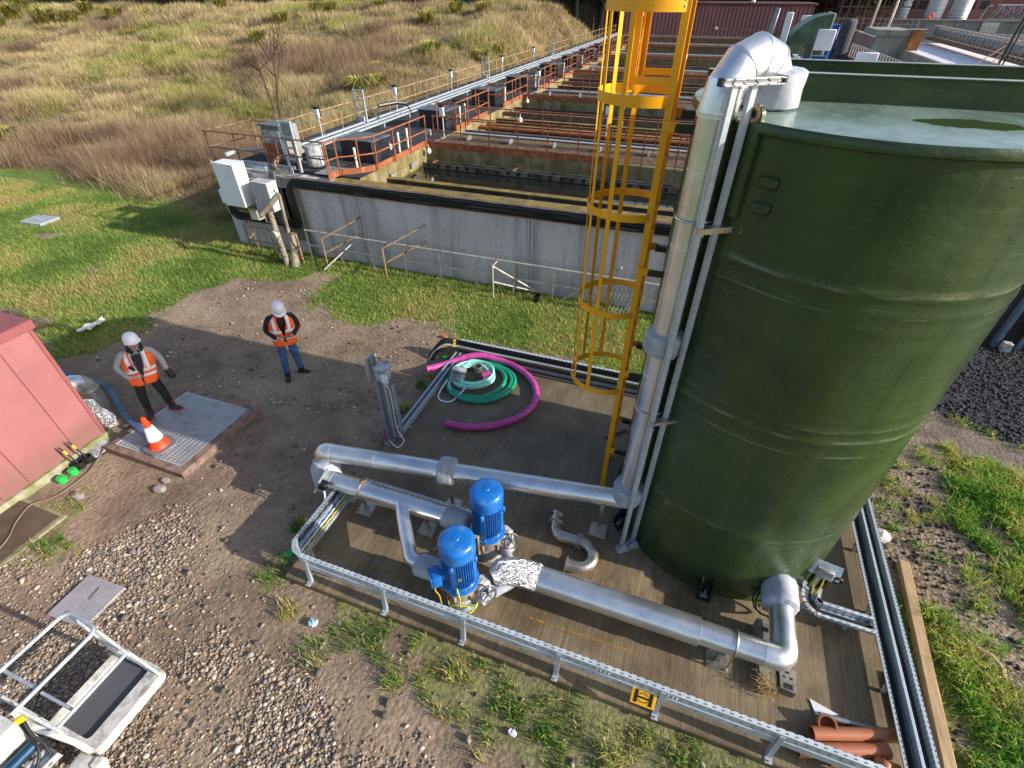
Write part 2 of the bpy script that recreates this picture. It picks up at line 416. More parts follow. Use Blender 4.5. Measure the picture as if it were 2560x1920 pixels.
go = np_mesh('ground', vv, ff, ground_mat(), {'grass': gm[0], 'gravel': gm[1], 'road': gm[2], 'dark': gm[3], 'scrub': gm[4], 'extra': gm[5]}, True)
go['kind'] = 'structure'

# ------------------------------------------------------------------ loose stones
def stones(name, px, py, size, palette, seed, sink=.35):
    r = np.random.default_rng(seed); phi = (1 + 5 ** .5) / 2
    bv = np.array([(-1, phi, 0), (1, phi, 0), (-1, -phi, 0), (1, -phi, 0), (0, -1, phi), (0, 1, phi), (0, -1, -phi), (0, 1, -phi), (phi, 0, -1), (phi, 0, 1), (-phi, 0, -1), (-phi, 0, 1)], float) / 1.9
    bf = np.array([(0, 11, 5), (0, 5, 1), (0, 1, 7), (0, 7, 10), (0, 10, 11), (1, 5, 9), (5, 11, 4), (11, 10, 2), (10, 7, 6), (7, 1, 8), (3, 9, 4), (3, 4, 2), (3, 2, 6), (3, 6, 8), (3, 8, 9), (4, 9, 5), (2, 4, 11), (6, 2, 10), (8, 6, 7), (9, 8, 1)])
    n = len(px); V = bv[None] * r.uniform(.75, 1.2, (n, 12, 1)); sc = np.stack([r.uniform(.7, 1.3, n), r.uniform(.6, 1.0, n), r.uniform(.4, .75, n)], 1) * size[:, None] * .5
    if name == 'gravel': sc[:, 2] *= .8
    V = V * sc[:, None, :]; a = r.uniform(0, 2 * PI, n); t = r.normal(0, .25, n)
    x = V[..., 0] * np.cos(a)[:, None] - V[..., 1] * np.sin(a)[:, None]; y = V[..., 0] * np.sin(a)[:, None] + V[..., 1] * np.cos(a)[:, None]
    z = V[..., 2] + x * np.tan(t)[:, None] * .6
    P = np.stack([x + px[:, None], y + py[:, None], z + (gz(px, py) + sc[:, 2] * (1 - sink * 2 + .5))[:, None]], -1).reshape(-1, 3)
    F = (bf[None] + (np.arange(n) * 12)[:, None, None]).reshape(-1, 3)
    pal = np.array([lin(c) for c in palette]); pc = pal[r.integers(0, len(pal), n)] * r.uniform(.75, 1.15, (n, 1)); pc[:, 3] = 1
    k = NT(name + '_surface'); nn = k.noise(30, 4); cc = k.mix(k.ramp(nn, .35, .7, 0, .5), k.attr('col', 'Color'), lin('#5d5148'))
    k.bsdf(cc, .85, 0, k.bump(k.noise(60, 3), .3, .01), spec=.3)
    o = np_mesh(name, P, F, k.done(), {'col': np.repeat(pc, 12, 0)}); o['kind'] = 'stuff'; return o
r = np.random.default_rng(3)
n = 120000; px = r.uniform(-11, 3, n); py = r.uniform(-.6, 3.2, n); keep = r.random(n) < masks(px, py)[1] * 1.0
keep &= ~((px < -8.38)  & (py < 2.15)) & ~((px < -6.33) & (px > -7.1) & (py > .85) & (py < 1.58))
px, py = px[keep], py[keep]; sz = np.clip(r.lognormal(-3.55, .45, len(px)), .012, .085)
stones('gravel', px, py, sz, ['#9c8d7a', '#93806d', '#b8ab98', '#85776b', '#9c9087', '#87807a', '#a78e76', '#c4b8a8', '#6d625a'], 5)['label'] = 'pale angular gravel spread over the brown yard'
n = 5200; px = r.uniform(-12.5, 3.5, n); py = r.uniform(.2, 10.5, n); g = masks(px, py); keep = (g[0] < .4) & ~((px > -4.4) & (px < 3.8) & (py > 2.3) & (py < 8.4)) & ~((px < -6.3) & (px > -7.1) & (py < 1.6)) & ~((px < -7.1) & (px > -13) & (py > .9) & (py < 5.3))
px, py = px[keep], py[keep]; sz = np.clip(r.lognormal(-3.5, .55, len(px)), .012, .12)
stones('stone_chips', px, py, sz, ['#8d7f74', '#a79c90', '#6e645d', '#c1b8ac', '#5a514b'], 6)['label'] = 'scattered stone chips trodden into the dark mud'
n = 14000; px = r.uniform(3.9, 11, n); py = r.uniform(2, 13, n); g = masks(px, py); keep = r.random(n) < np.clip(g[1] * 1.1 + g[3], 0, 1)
stones('shade_darkened_chippings', px[keep], py[keep], r.uniform(.03, .08, keep.sum()), ['#25282e', '#3a3d44', '#2f3238', '#4c5056'], 8)['label'] = 'dark grey chippings, colour deepened for shade, covering the ground beyond the tank'  # stone palette darkened to include the shade lying there

# ------------------------------------------------------------------ grass and scrub
def leaf_mat(name, rough=.6, tr=.35):
    k = NT(name); c = k.attr('col', 'Color'); d = k.n('ShaderNodeBsdfPrincipled'); t = k.n('ShaderNodeBsdfTranslucent'); mx = k.n('ShaderNodeMixShader')
    k.put(d.inputs['Base Color'], c); d.inputs['Roughness'].default_value = rough; d.inputs['Specular IOR Level'].default_value = .35
    k.put(t.inputs[0], c); mx.inputs[0].default_value = tr
    k.t.links.new(d.outputs[0], mx.inputs[1]); k.t.links.new(t.outputs[0], mx.inputs[2]); k.t.links.new(mx.outputs[0], k.out.inputs['Surface']); return k.done()
LEAF = leaf_mat('grass_blade'); DRY = leaf_mat('dry_grass_blade', .75, .25)
def blades(x, y, z, h, wd, lean, col, r, simple=False):
    """blade meshes: base pair, bent middle, tip"""
    n = len(x); a = r.uniform(0, 2 * PI, n); b = a + PI / 2 + r.normal(0, .5, n); dx, dy = np.cos(a) * wd / 2, np.sin(a) * wd / 2
    lx, ly = np.cos(b) * lean * h, np.sin(b) * lean * h
    if simple:
        V = np.stack([np.stack([x - dx, y - dy, z - .02], 1), np.stack([x + dx, y + dy, z - .02], 1), np.stack([x + lx, y + ly, z + h * np.sqrt(np.clip(1 - .6 * lean ** 2, .2, 1))], 1)], 1)
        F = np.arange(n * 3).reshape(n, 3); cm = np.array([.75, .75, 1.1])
    else:
        m = .55
        V = np.stack([np.stack([x - dx, y - dy, z - .02], 1), np.stack([x + dx, y + dy, z - .02], 1),
                      np.stack([x - dx * .8 + lx * .3, y - dy * .8 + ly * .3, z + h * m], 1), np.stack([x + dx * .8 + lx * .3, y + dy * .8 + ly * .3, z + h * m], 1),
                      np.stack([x + lx, y + ly, z + h * np.clip(1 - .35 * lean, .5, 1)], 1)], 1)
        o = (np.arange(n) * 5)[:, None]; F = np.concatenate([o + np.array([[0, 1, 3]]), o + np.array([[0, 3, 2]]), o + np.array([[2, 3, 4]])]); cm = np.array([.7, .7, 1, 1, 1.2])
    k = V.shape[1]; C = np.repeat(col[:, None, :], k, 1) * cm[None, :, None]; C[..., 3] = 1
    return V.reshape(-1, 3), F, C.reshape(-1, 4)
def gcol(x, y, r, pal, s=1.5, amp=.35):
    p = np.array([lin(c) for c in pal]); t = np.clip((fbm(x, y, s, 4) - .3) / .4 + r.normal(0, amp, len(x)), 0, .999) * (len(p) - 1)
    i = t.astype(int); f = (t - i)[:, None]; return p[i] * (1 - f) + p[np.minimum(i + 1, len(p) - 1)] * f
GREEN = ['#5b7430', '#6f8d3c', '#87a34a', '#a4ae5c', '#b9b06c', '#b79f6a']
r = np.random.default_rng(21)
# lawn beyond the mud, behind the pad and to the left
n = 420000; px = r.uniform(-30, 4.5, n); py = r.uniform(3.2, 14.0, n); g = masks(px, py)
keep = (r.random(n) < g[0] * (1 - g[4] * .8)) & ~((px > -14.1) & (py > 11.8)) & ~((px > -4.3) & (px < 3.6) & (py < 8.5)) & (np.abs(px + 11) > -1)
keep &= ~((px < -9.4) & (px > -13) & (py < 3.75))
px, py = px[keep], py[keep]; sel = r.random(len(px)) < .62; px, py = px[sel], py[sel]
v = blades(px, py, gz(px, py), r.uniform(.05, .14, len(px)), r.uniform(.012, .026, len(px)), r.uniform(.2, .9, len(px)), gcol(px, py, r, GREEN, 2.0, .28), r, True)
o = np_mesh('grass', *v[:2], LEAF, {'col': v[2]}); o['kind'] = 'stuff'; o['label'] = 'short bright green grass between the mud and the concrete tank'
# longer tufts: front of the pad, by the hut, right of the pad
def tufts(name, cx, cy, nb, spread, hh, pal, seed, lab, wdt=(.006, .013)):
    r = np.random.default_rng(seed); m = len(cx); rep = np.repeat(np.arange(m), nb); N = len(rep)
    rad = np.sqrt(r.random(N)) * spread[rep]; an = r.uniform(0, 2 * PI, N); x = cx[rep] + rad * np.cos(an); y = cy[rep] + rad * np.sin(an)
    h = hh[rep] * r.uniform(.5, 1.1, N); v = blades(x, y, gz(x, y), h, r.uniform(*wdt, N), r.uniform(.2, 1.05, N), gcol(x, y, r, pal, .5, .45), r)
    o = np_mesh(name, *v[:2], LEAF, {'col': v[2]}); o['kind'] = 'stuff'; o['label'] = lab; return o
n = 9000; px = r.uniform(-10, 3.8, n); py = r.uniform(.9, 8.6, n); g = masks(px, py); g = np.maximum(g[0] * .6, g[5])
keep = (r.random(n) < g * .5) & ~((px > -4.33) & (py > 2.37)) & ~((px < -9.45)) & ~((px < -8.3) & (py < 2.15))
px, py = px[keep], py[keep]
big = [(-3.98, 2.03), (-3.0, 2.05), (-2.73, 2.15), (-3.3, 1.7), (-1.5, 2.1), (-.64, 1.95), (-.1, 2.25), (-4.6, 2.5), (-4.75, 3.2), (-4.55, 6.2), (-4.6, 7.0), (-2.2, 1.75), (.5, 1.9), (1.2, 2.1), (.9, 1.4), (-4.5, 8.3), (-.9, 1.5), (1.9, 1.9), (2.6, 2.0)]
px = np.concatenate([px, [b[0] for b in big]]); py = np.concatenate([py, [b[1] for b in big]]); m = len(px)
sp = r.uniform(.05, .12, m); hh = r.uniform(.05, .15, m); sp[-len(big):] = r.uniform(.10, .24, len(big)); hh[-len(big):] = r.uniform(.12, .26, len(big))
nb = np.full(m, 26); nb[-len(big):] = r.integers(50, 150, len(big))
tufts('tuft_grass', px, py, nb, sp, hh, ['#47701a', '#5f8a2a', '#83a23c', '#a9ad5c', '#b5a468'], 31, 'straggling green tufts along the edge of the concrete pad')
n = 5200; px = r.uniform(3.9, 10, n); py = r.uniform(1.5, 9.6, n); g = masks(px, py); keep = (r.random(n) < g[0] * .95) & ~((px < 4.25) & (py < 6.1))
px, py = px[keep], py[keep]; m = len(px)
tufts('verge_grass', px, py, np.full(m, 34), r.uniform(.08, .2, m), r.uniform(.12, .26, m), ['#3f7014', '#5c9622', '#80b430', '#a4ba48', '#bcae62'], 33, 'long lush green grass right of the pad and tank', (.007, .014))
# rough scrub on the bank
n = 460000; rr = np.sqrt(1 / r.uniform(1 / 95.0 ** 2, 1 / 17.0 ** 2, n)); an = r.uniform(math.radians(92), math.radians(166), n)
rr = 17 * (150 / 17.) ** (r.random(n) ** .85)
px = rr * np.cos(an); py = rr * np.sin(an); g = masks(px, py)[4]; keep = (r.random(n) < g) & (px < -14.2) & (py < 104)
px, py, rr = px[keep], py[keep], rr[keep]; m = len(px); clump = fbm(px + 5, py, 2.4, 4); k2 = r.random(m) < .25 + 1.5 * sst(.35, .6, clump); px, py, rr, clump = px[k2], py[k2], rr[k2], clump[k2]; m = len(px)
patch = fbm(px, py, 9, 4) + r.normal(0, .035, m); pz = gz(px, py)
dry = np.array([lin(c) for c in ['#a18c62', '#b8a47a', '#cdbb92', '#a79b6c', '#c0ac80']])[r.integers(0, 5, m)]
bram = np.array([lin(c) for c in ['#86705a', '#957c64', '#a38a70', '#77624e', '#9c8768']])[r.integers(0, 5, m)]
grn = np.array([lin(c) for c in ['#8f8f48', '#a3a050', '#7f8a44', '#b0aa60', '#9a9858']])[r.integers(0, 5, m)]
isb = (patch + r.normal(0, .06, m) > .61); isg = (fbm(px + 60, py - 20, 6, 4) + r.normal(0, .07, m) > .60) & ~isb
col = np.where(isb[:, None], bram, np.where(isg[:, None], grn, dry)) * r.uniform(.7, 1.15, (m, 1)) * (.78 + .30 * sst(.35, .65, clump))[:, None]
V, F, C = [], [], []; off = 0
for q in range(5):
    ox, oy = r.normal(0, .14, m), r.normal(0, .14, m); h = np.where(isb, r.uniform(.35, 1.3, m), r.uniform(.25, .95, m)) * np.interp(rr, [15, 26], [.5, 1.0]) * (.35 + .8 * sst(.36, .68, clump)); wd = np.where(isb, .009, .013) * (rr / 17) ** 1.0
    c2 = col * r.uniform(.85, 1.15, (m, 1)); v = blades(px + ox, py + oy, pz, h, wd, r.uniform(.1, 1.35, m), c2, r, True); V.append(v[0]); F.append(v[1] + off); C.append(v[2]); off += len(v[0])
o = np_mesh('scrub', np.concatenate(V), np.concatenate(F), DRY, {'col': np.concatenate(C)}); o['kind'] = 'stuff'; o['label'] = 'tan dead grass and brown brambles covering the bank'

# rush tussocks: one clump each
TUS = [(-93.6,56.2,2.6,'pale rush tussock on the crest at the far left edge'),(-82.9,53.4,2.8,'broad yellow green rush tussock on the far left crest'),(-83.5,59.7,2.2,'rush tussock behind the broad one on the far left crest'),(-62,62,2,'rush tussock on the crest left of centre'),(-44.7,52.3,1.6,'rush tussock just below the crest above the sapling'),(-43.7,57.2,1.7,'rush tussock on the crest right of the sapling'),(-43,58.8,1.5,'rush tussock tight behind another on the crest'),(-36.3,58.8,1.6,'rush tussock alone on the crest, middle of the bank'),(-26.1,56,1.6,'rush tussock on the crest towards its right end'),(-22.4,54.3,1.4,'rush tussock highest at the right end of the bank'),(-20.3,39,1.6,'round rush tussock beside the walkway handrail'),(-17.1,40.7,1.2,'left one of two rush tussocks close to the far handrail'),(-16.9,43.6,1.3,'right one of two rush tussocks close to the far handrail'),(-21.3,30.6,1.5,'wide golden rush tussock behind the near handrail'),(-20.4,31.4,1.3,'golden rush tussock overlapping the wide one behind the near handrail'),(-40.6,43.8,1.7,'greenish rush tussock halfway up the bank behind the sapling'),(-22.4,34.8,1.1,'small rush tussock above the wide golden one'),(-24.2,21.4,.9,'low rush tussock at the foot of the bank near the white cabinet'),(-36.1,18.3,1.3,'dark rush tussock at the left edge where lawn meets scrub'),(-25.9,49.4,1.5,'rush tussock on the upper right slope of the bank'),(-98.3,60.8,2.6,'rush tussock at the very end of the far left crest'),(-80.5,54.9,2.4,'rush tussock right of the broad one on the far left crest'),(-87,50,2.4,'rush tussock below the far left crest'),(-75,57,2.2,'rush tussock between the far left clump and the centre')]
def tussock_mesh(seed, far):
    r = np.random.default_rng(seed); n = 420; an = r.uniform(0, 2 * PI, n); rad = np.sqrt(r.random(n)) * .22; x, y = rad * np.cos(an), rad * np.sin(an)
    h = r.uniform(.45, 1.0, n); b = an + r.normal(0, .4, n); lean = r.uniform(.25, 1.0, n); wd = r.uniform(.03, .055, n)
    col = np.array([lin(c) for c in ['#a3a346', '#b8b054', '#8a9440', '#c9bb68', '#d2bd7c']])[r.integers(0, 5, n)] * r.uniform(.7, 1.1, (n, 1))
    dx, dy = -np.sin(b) * wd / 2, np.cos(b) * wd / 2; lx, ly = np.cos(b) * lean * h, np.sin(b) * lean * h; z = np.zeros(n) - .1
    V = np.stack([np.stack([x - dx, y - dy, z], 1), np.stack([x + dx, y + dy, z], 1), np.stack([x - dx + lx * .45, y - dy + ly * .45, h * .75], 1), np.stack([x + dx + lx * .45, y + dy + ly * .45, h * .75], 1), np.stack([x + lx * 1.1, y + ly * 1.1, h * np.clip(1.05 - .6 * lean, .3, 1)], 1)], 1)
    o = (np.arange(n) * 5)[:, None]; F = np.concatenate([o + np.array([[0, 1, 3]]), o + np.array([[0, 3, 2]]), o + np.array([[2, 3, 4]])])
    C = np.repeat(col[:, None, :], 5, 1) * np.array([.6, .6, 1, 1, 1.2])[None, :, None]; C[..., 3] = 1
    return V.reshape(-1, 3), F, C.reshape(-1, 4)
protos = []
for i in range(3):
    v = tussock_mesh(50 + i, 0); o = np_mesh('rush_tussock', v[0], v[1], LEAF, {'col': v[2]}); protos.append(o)
for i, (tx, ty, sc, lab) in enumerate(TUS):
    o = protos[i] if i < 3 else protos[i % 3].copy()
    if i >= 3: COL.objects.link(o)
    o.location = (tx, ty, float(gz(tx, ty)) - .02); o.scale = (sc, sc, sc * .9); o.rotation_euler = (0, 0, i * 1.7)
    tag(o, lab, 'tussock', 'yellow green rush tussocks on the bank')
# ------------------------------------------------------------------ concrete pad
def pad_mat():
    k = NT('brushed_wet_concrete'); n1 = k.noise(.7, 6, .6); n2 = k.noise(3.5, 6, .65); br = k.noise((46, 1.1, 1), 4, .6); bands = k.noise((3.2, .25, 1), 3)
    fine = k.noise((26, 1.5, 1), 6, .75); patch = k.noise((1.3, .8, 1), 6, .7)
    c = k.mix(k.ramp(n1, .35, .65), lin('#6f6049'), lin('#97866a')); c = k.mix(k.ramp(fine, .40, .66, 0, .62), c, lin('#46392a')); c = k.mix(k.ramp(br, .45, .7, 0, .3), c, lin('#5c4e3a'))
    c = k.mix(k.ramp(patch, .44, .64, 0, .75), c, lin('#4a3c28')); c = k.mix(k.ramp(n2, .55, .72, 0, .5), c, lin('#5a4c36')); c = k.mix(k.ramp(k.noise(60, 3), .62, .72, 0, .5), c, lin('#aa9d86'))
    oc = k.ramp(k.noise(1.6, 5, .7), .62, .74, 0, .6); c = k.mix(oc, c, lin('#7c6424'))
    s = k.sep(); back_shade = k.ramp(k.math('ADD', s[1], k.math('MULTIPLY', n2, .8)), 4.4, 5.6, 0, .3); c = k.mix(back_shade, c, lin('#5e574d'))  # back half tinted cool grey: shade put into the concrete colour
    r = k.math('ADD', k.ramp(patch, .40, .66, .75, .42), k.ramp(fine, .3, .7, -.08, .08))
    k.bsdf(c, r, 0, k.bump(k.math('ADD', fine, k.math('MULTIPLY', n2, .4)), .6, .012), spec=.4); return k.done()
PAD = pad_mat()
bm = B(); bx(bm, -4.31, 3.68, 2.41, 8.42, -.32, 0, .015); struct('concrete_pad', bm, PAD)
def chalk(): 
    k = NT('faded_yellow_paint'); n = k.noise(22, 4, .7); a = k.ramp(n, .42, .6, 0, .8)
    k.bsdf(lin('#b98a1c'), .8, 0, alpha=a); return k.done()
CHALK = chalk()
bm = B()
def stroke(pts, w=.022, z=.004):
    for (ax, ay), (cx, cy) in zip(pts, pts[1:]):
        d = Vector((cx - ax, cy - ay, 0)).normalized(); q = Vector((-d.y, d.x, 0)) * w / 2
        a, c = Vector((ax, ay, z)), Vector((cx, cy, z)); bm.faces.new([bm.verts.new(v) for v in (a - q, c - q, c + q, a + q)])
stroke([(-4.13, 2.92), (-3.9, 2.93), (-3.66, 2.94)]); stroke([(-3.24, 2.96), (-2.85, 2.96), (-2.5, 2.96)]); stroke([(-4.16, 3.31), (-3.72, 3.32)])
stroke([(-3.78, 3.03), (-3.69, 2.97)]); stroke([(-3.71, 2.86), (-3.68, 2.935)])
stroke([(-3.60, 2.80), (-3.52, 3.06)]); stroke([(-3.52, 3.06), (-3.44, 2.90)]); stroke([(-3.44, 2.905), (-3.34, 3.06)]); stroke([(-3.34, 3.06), (-3.36, 2.78)])
stroke([(-1.55, 4.9), (-.9, 4.92), (.0, 4.98)]); stroke([(-.9, 3.02), (-.2, 3.03), (.6, 3.05)]); stroke([(-.25, 5.0), (.05, 4.85)], .07)
fin('paint_marks', bm, CHALK)['kind'] = 'structure'

# ------------------------------------------------------------------ green tank
TX, TY, TR, TZ = 1.44, 5.79, 1.58, 5.73
def grp():
    k = NT('dark_green_glass_fibre'); s = k.sep(); n1 = k.noise(.9, 6, .6, .5); n2 = k.noise((3, 3, .5), 5, .6); n3 = k.noise((1.2, 1.2, 26), 3); n4 = k.noise(9, 5, .7)
    c = k.mix(k.ramp(n1, .3, .7), lin('#23331f'), lin('#374a2b')); c = k.mix(k.ramp(n2, .4, .75, 0, .5), c, lin('#465428'))
    c = k.mix(k.ramp(n3, .66, .85, 0, .12), c, lin('#56603a'))
    sc = k.math('MULTIPLY', k.ramp(k.noise((7, 7, 1.6), 5, .75), .69, .76), k.ramp(n4, .5, .6)); c = k.mix(sc, c, lin('#8a9078'))
    wob = k.math('ADD', s[2], k.math('MULTIPLY', k.noise((1.5, 1.5, .2), 3), .10))
    for sz_, wd_ in ((4.68, .02), (4.48, .012), (3.08, .02), (3.22, .012), (2.87, .014), (1.40, .012)):
        ln_ = k.ramp(k.math('ABSOLUTE', k.math('SUBTRACT', wob, sz_ + .0)), wd_, wd_ * .2, 0, .55); c = k.mix(k.math('MULTIPLY', ln_, k.ramp(k.noise(3, 4), .4, .6)), c, lin('#77806a'))
    st_ = k.ramp(k.noise((8, 8, .35), 5, .7), .58, .72, 0, .5); c = k.mix(st_, c, lin('#1d2a1a'))
    rg = k.ramp(n4, .3, .7, .2, .36)
    h = k.math('ADD', k.math('MULTIPLY', k.noise((1.4, 1.4, 3.5), 3), 1.0), k.math('ADD', k.math('MULTIPLY', n3, .10), k.math('MULTIPLY', k.noise(26, 3), .12)))
    k.bsdf(c, rg, 0, k.bump(h, .4, .05), spec=.42); return k.done()
GRP = grp()
def grp_top():
    k = NT('wet_green_roof'); n = k.noise(2.2, 5, .6, .4); n4 = k.noise(11, 4)
    s = k.sep(); px = k.math('SUBTRACT', s[0], .35); py = k.math('SUBTRACT', s[1], -.93)
    d = k.math('SQRT', k.math('ADD', k.math('MULTIPLY', px, k.math('MULTIPLY', px, 1.0)), k.math('MULTIPLY', k.math('MULTIPLY', py, py), 5.0)))
    pud = k.ramp(k.math('ADD', d, k.math('MULTIPLY', n, .5)), .62, .60)
    c = k.mix(k.ramp(n, .35, .65), lin('#5f7164'), lin('#7d9086')); c = k.mix(k.ramp(n4, .55, .7, 0, .4), c, lin('#a3ada4')); c = k.mix(pud, c, lin('#33431c'))  # pale base tone stands for sky reflected in the wet roof
    k.bsdf(c, k.math('SUBTRACT', .22, k.math('MULTIPLY', pud, .17)), 0, k.bump(n4, .12, .01), spec=.6); return k.done()
ROOFM = grp_top()
tank = thing('storage_tank', 'tall dark green glass fibre tank with faint ribs standing on the concrete pad', 'tank', (TX, TY, 0))
bm = B(); rr_ = random.Random(5); prof = [(TR + .03, 0.0), (TR + .03, .05), (TR, .09)]
zz = .09
while zz < TZ - .12:
    zz += .025; d = 0
    for bz, hw, am in ((1.35, .035, .009), (1.27, .02, .004), (3.0, .05, .013), (3.16, .035, .009), (4.62, .045, .015), (4.45, .03, .007), (4.3, .03, .005), (2.82, .03, .006), (3.3, .025, .004)):
        d += am * math.exp(-((zz - bz) / hw) ** 2)
    prof.append((TR + d, zz))
prof += [(TR + .006, TZ - .10), (TR + .045, TZ - .085), (TR + .05, TZ - .03), (TR + .035, TZ - .012)]
rings = lathe(bm, prof, (TX, TY, 0), 128, cap=False)
for ri, ring in enumerate(rings):
    for j, v in enumerate(ring):
        t = 2 * PI * j / 128; z = v.co.z
        w_ = .006 * math.sin(5 * t + 1.7 * z) * math.sin(1.3 * z + 1) + .004 * math.sin(9 * t - 3.1 * z)
        if ri < len(rings) - 4: v.co.x += w_ * math.cos(t); v.co.y += w_ * math.sin(t)
fin('shell', bm, GRP, tank, 60)
bm = B(); lathe(bm, [(TR + .034, TZ - .012), (TR - .05, TZ - .003), (1.0, TZ + .012), (.0001, TZ + .02)], (TX, TY, 0), 96, cap=False)
o = fin('roof', bm, ROOFM, tank, 60)
for v in o.data.vertices: v.co -= Vector((TX, TY, 0))
o.matrix_parent_inverse = Matrix.Identity(4)
for by, hx in ((5.5, 1.53), (6.62, 1.33)):
    bm = B(); z0, z1 = TZ - .02, TZ + .205
    bx(bm, TX - hx, TX + hx, by, by + .05, z0, z1); bx(bm, TX - hx, TX + hx, by - .012, by + .14, z1, z1 + .014, .003)
    bx(bm, TX - hx, TX + hx, by + .09, by + .135, z0, z1 - .002)
    fin('roof_beam', bm, GRP, tank)
LITEDGE = M('lit_pale_edge', '#aab0aa', .5, 0, .1, 6)  # pale strip paints the light caught along the roof beams' top edges
for by, hx in ((5.5, 1.53), (6.62, 1.33)):
    bm = B(); bx(bm, TX - hx, TX + hx, by - .015, by + .03, TZ + .2195, TZ + .225); fin('beam_edge_highlight', bm, LITEDGE, tank)
def rad(deg, r): return (TX + r * math.cos(math.radians(deg)), TY + r * math.sin(math.radians(deg)))
DKGRN = M('dark_green_laminate', '#1f2a1c', .4, 0, .2, 6, .1)
for deg in (266, 327, 213, 30):
    bm = B(); a = math.radians(deg); ca, sa = math.cos(a), math.sin(a)
    for s in (-.075, .075):
        q = [rad(deg, TR - .01), rad(deg, TR + .17)]; ox, oy = -sa * s, ca * s
        vs = [(q[0][0] + ox, q[0][1] + oy, 0.002), (q[1][0] + ox, q[1][1] + oy, 0.002), (q[1][0] + ox, q[1][1] + oy, .07), (rad(deg, TR + .08)[0] + ox, rad(deg, TR + .08)[1] + oy, .3), (q[0][0] + ox, q[0][1] + oy, .32)]
        tv = Vector((-sa * .012, ca * .012, 0)); A = [bm.verts.new(Vector(v) - tv) for v in vs]; C = [bm.verts.new(Vector(v) + tv) for v in vs]
        bm.faces.new(A[::-1]); bm.faces.new(C)
        for i in range(5): bm.faces.new((A[i], A[(i+1) % 5], C[(i+1) % 5], C[i]))
    m = rad(deg, TR + .09); ob(bm, (m[0], m[1], .012), (.18, .17, .02), (0, 0, a))
    br = fin('holding_bracket', bm, DKGRN, tank)
    bm = B(); m = rad(deg, TR + .1); ob(bm, (m[0], m[1], .027), (.08, .1, .008), (0, 0, a)); rod(bm, (m[0], m[1], .02), (m[0], m[1], .15), .011); lathe(bm, [(.022, .031), (.022, .05)], (m[0], m[1], 0), 6)
    fin('anchor_bolt', bm, GALV, br)
# lifting lug with an eye, and raised pads at the top of the shell
bm = B(); c = rad(226.5, TR + .02); a = math.radians(226.5)
lug = []
for i in range(13): t = PI * i / 12; lug.append((.075 * math.cos(t), .02 + .075 * math.sin(t)))
lug = [(.09, -.75), (.085, -.1)] + lug + [(-.085, -.1), (-.09, -.75)]
P = [Vector((c[0] - math.sin(a) * p[0], c[1] + math.cos(a) * p[0], TZ + p[1])) for p in lug]; nd = Vector((math.cos(a), math.sin(a), 0)) * .02
A = [bm.verts.new(p - nd) for p in P]; C = [bm.verts.new(p + nd) for p in P]; bm.faces.new(A[::-1]); bm.faces.new(C)
for i in range(len(P)): bm.faces.new((A[i], A[(i+1) % len(P)], C[(i+1) % len(P)], C[i]))
lg = fin('lifting_lug', bm, GRP, tank)
bm = B(); tube(bm, [Vector((c[0] - math.sin(a) * .045 * math.cos(t), c[1] + math.cos(a) * .045 * math.cos(t), TZ + .03 + .045 * math.sin(t))) + nd * 1.05 for t in [2 * PI * i / 16 for i in range(16)]], .018, 6, closed=True)
fin('lug_eye', bm, M('worn_lug_rim', '#a9886a', .6), lg)
for z in (TZ - .42, TZ - .62):
    bm = B(); c = rad(236, TR + .01); ob(bm, (c[0], c[1], z), (.05, .16, .09), (0, 0, math.radians(236)), .015); fin('raised_pad', bm, GRP, tank)

# ------------------------------------------------------------------ caged ladder
LX, LN, LF = -.38, 5.52, 6.28
lad = thing('caged_ladder', 'yellow caged ladder fixed to the left side of the green tank', 'ladder', (LX, (LN + LF) / 2, 0))
ZT = 7.6
for y, s in ((LN, -1), (LF, 1)):
    bm = B(); extr(bm, [(-.035, 0), (.035, 0), (.035, .055), (.027, .055), (.027, .008), (-.027, .008), (-.027, .055), (-.035, .055)], (LX, y, .0), (LX, y, ZT), (1, 0, 0), (0, -s, 0))
    bx(bm, LX - .05, LX + .05, y - .04, y + .04, .001, .012)
    fin('stringer', bm, YEL, lad)
zr = .28
while zr < 5.6:
    bm = B(); rod(bm, (LX, LN + .01, zr), (LX, LF - .01, zr), .016, 8); fin('rung', bm, YEL, lad); zr += .28
HC, HR = Vector((LX - .29, (LN + LF) / 2, 0)), .478
def hoop_path(z):
    a0 = math.atan2(-.384, .29) % (2 * PI); return [Vector((HC.x + HR * math.cos(a0 - (a0 - (2 * PI - a0)) * i / 34), HC.y + HR * math.sin(a0 - (a0 - (2 * PI - a0)) * i / 34), z)) for i in range(35)]
def strip(bm, pts, h, t):
    """flat bar following a level path"""
    n = len(pts); I, O = [], []
    for i, p in enumerate(pts):
        d = (pts[min(n - 1, i + 1)] - pts[max(0, i - 1)]); d.z = 0; d.normalize(); q = Vector((d.y, -d.x, 0)) * t / 2
        I.append((bm.verts.new(p - q - Vector((0, 0, h / 2))), bm.verts.new(p - q + Vector((0, 0, h / 2))))); O.append((bm.verts.new(p + q - Vector((0, 0, h / 2))), bm.verts.new(p + q + Vector((0, 0, h / 2)))))
    for i in range(n - 1):
        bm.faces.new((I[i][0], I[i+1][0], I[i+1][1], I[i][1])); bm.faces.new((O[i][0], O[i][1], O[i+1][1], O[i+1][0]))
        bm.faces.new((I[i][1], I[i+1][1], O[i+1][1], O[i][1])); bm.faces.new((I[i][0], O[i][0], O[i+1][0], I[i+1][0]))
    bm.faces.new((I[0][0], I[0][1], O[0][1], O[0][0])); bm.faces.new((I[-1][0], O[-1][0], O[-1][1], I[-1][1]))
BOLT = M('zinc_bolt', '#c9c6b4', .35, .8)
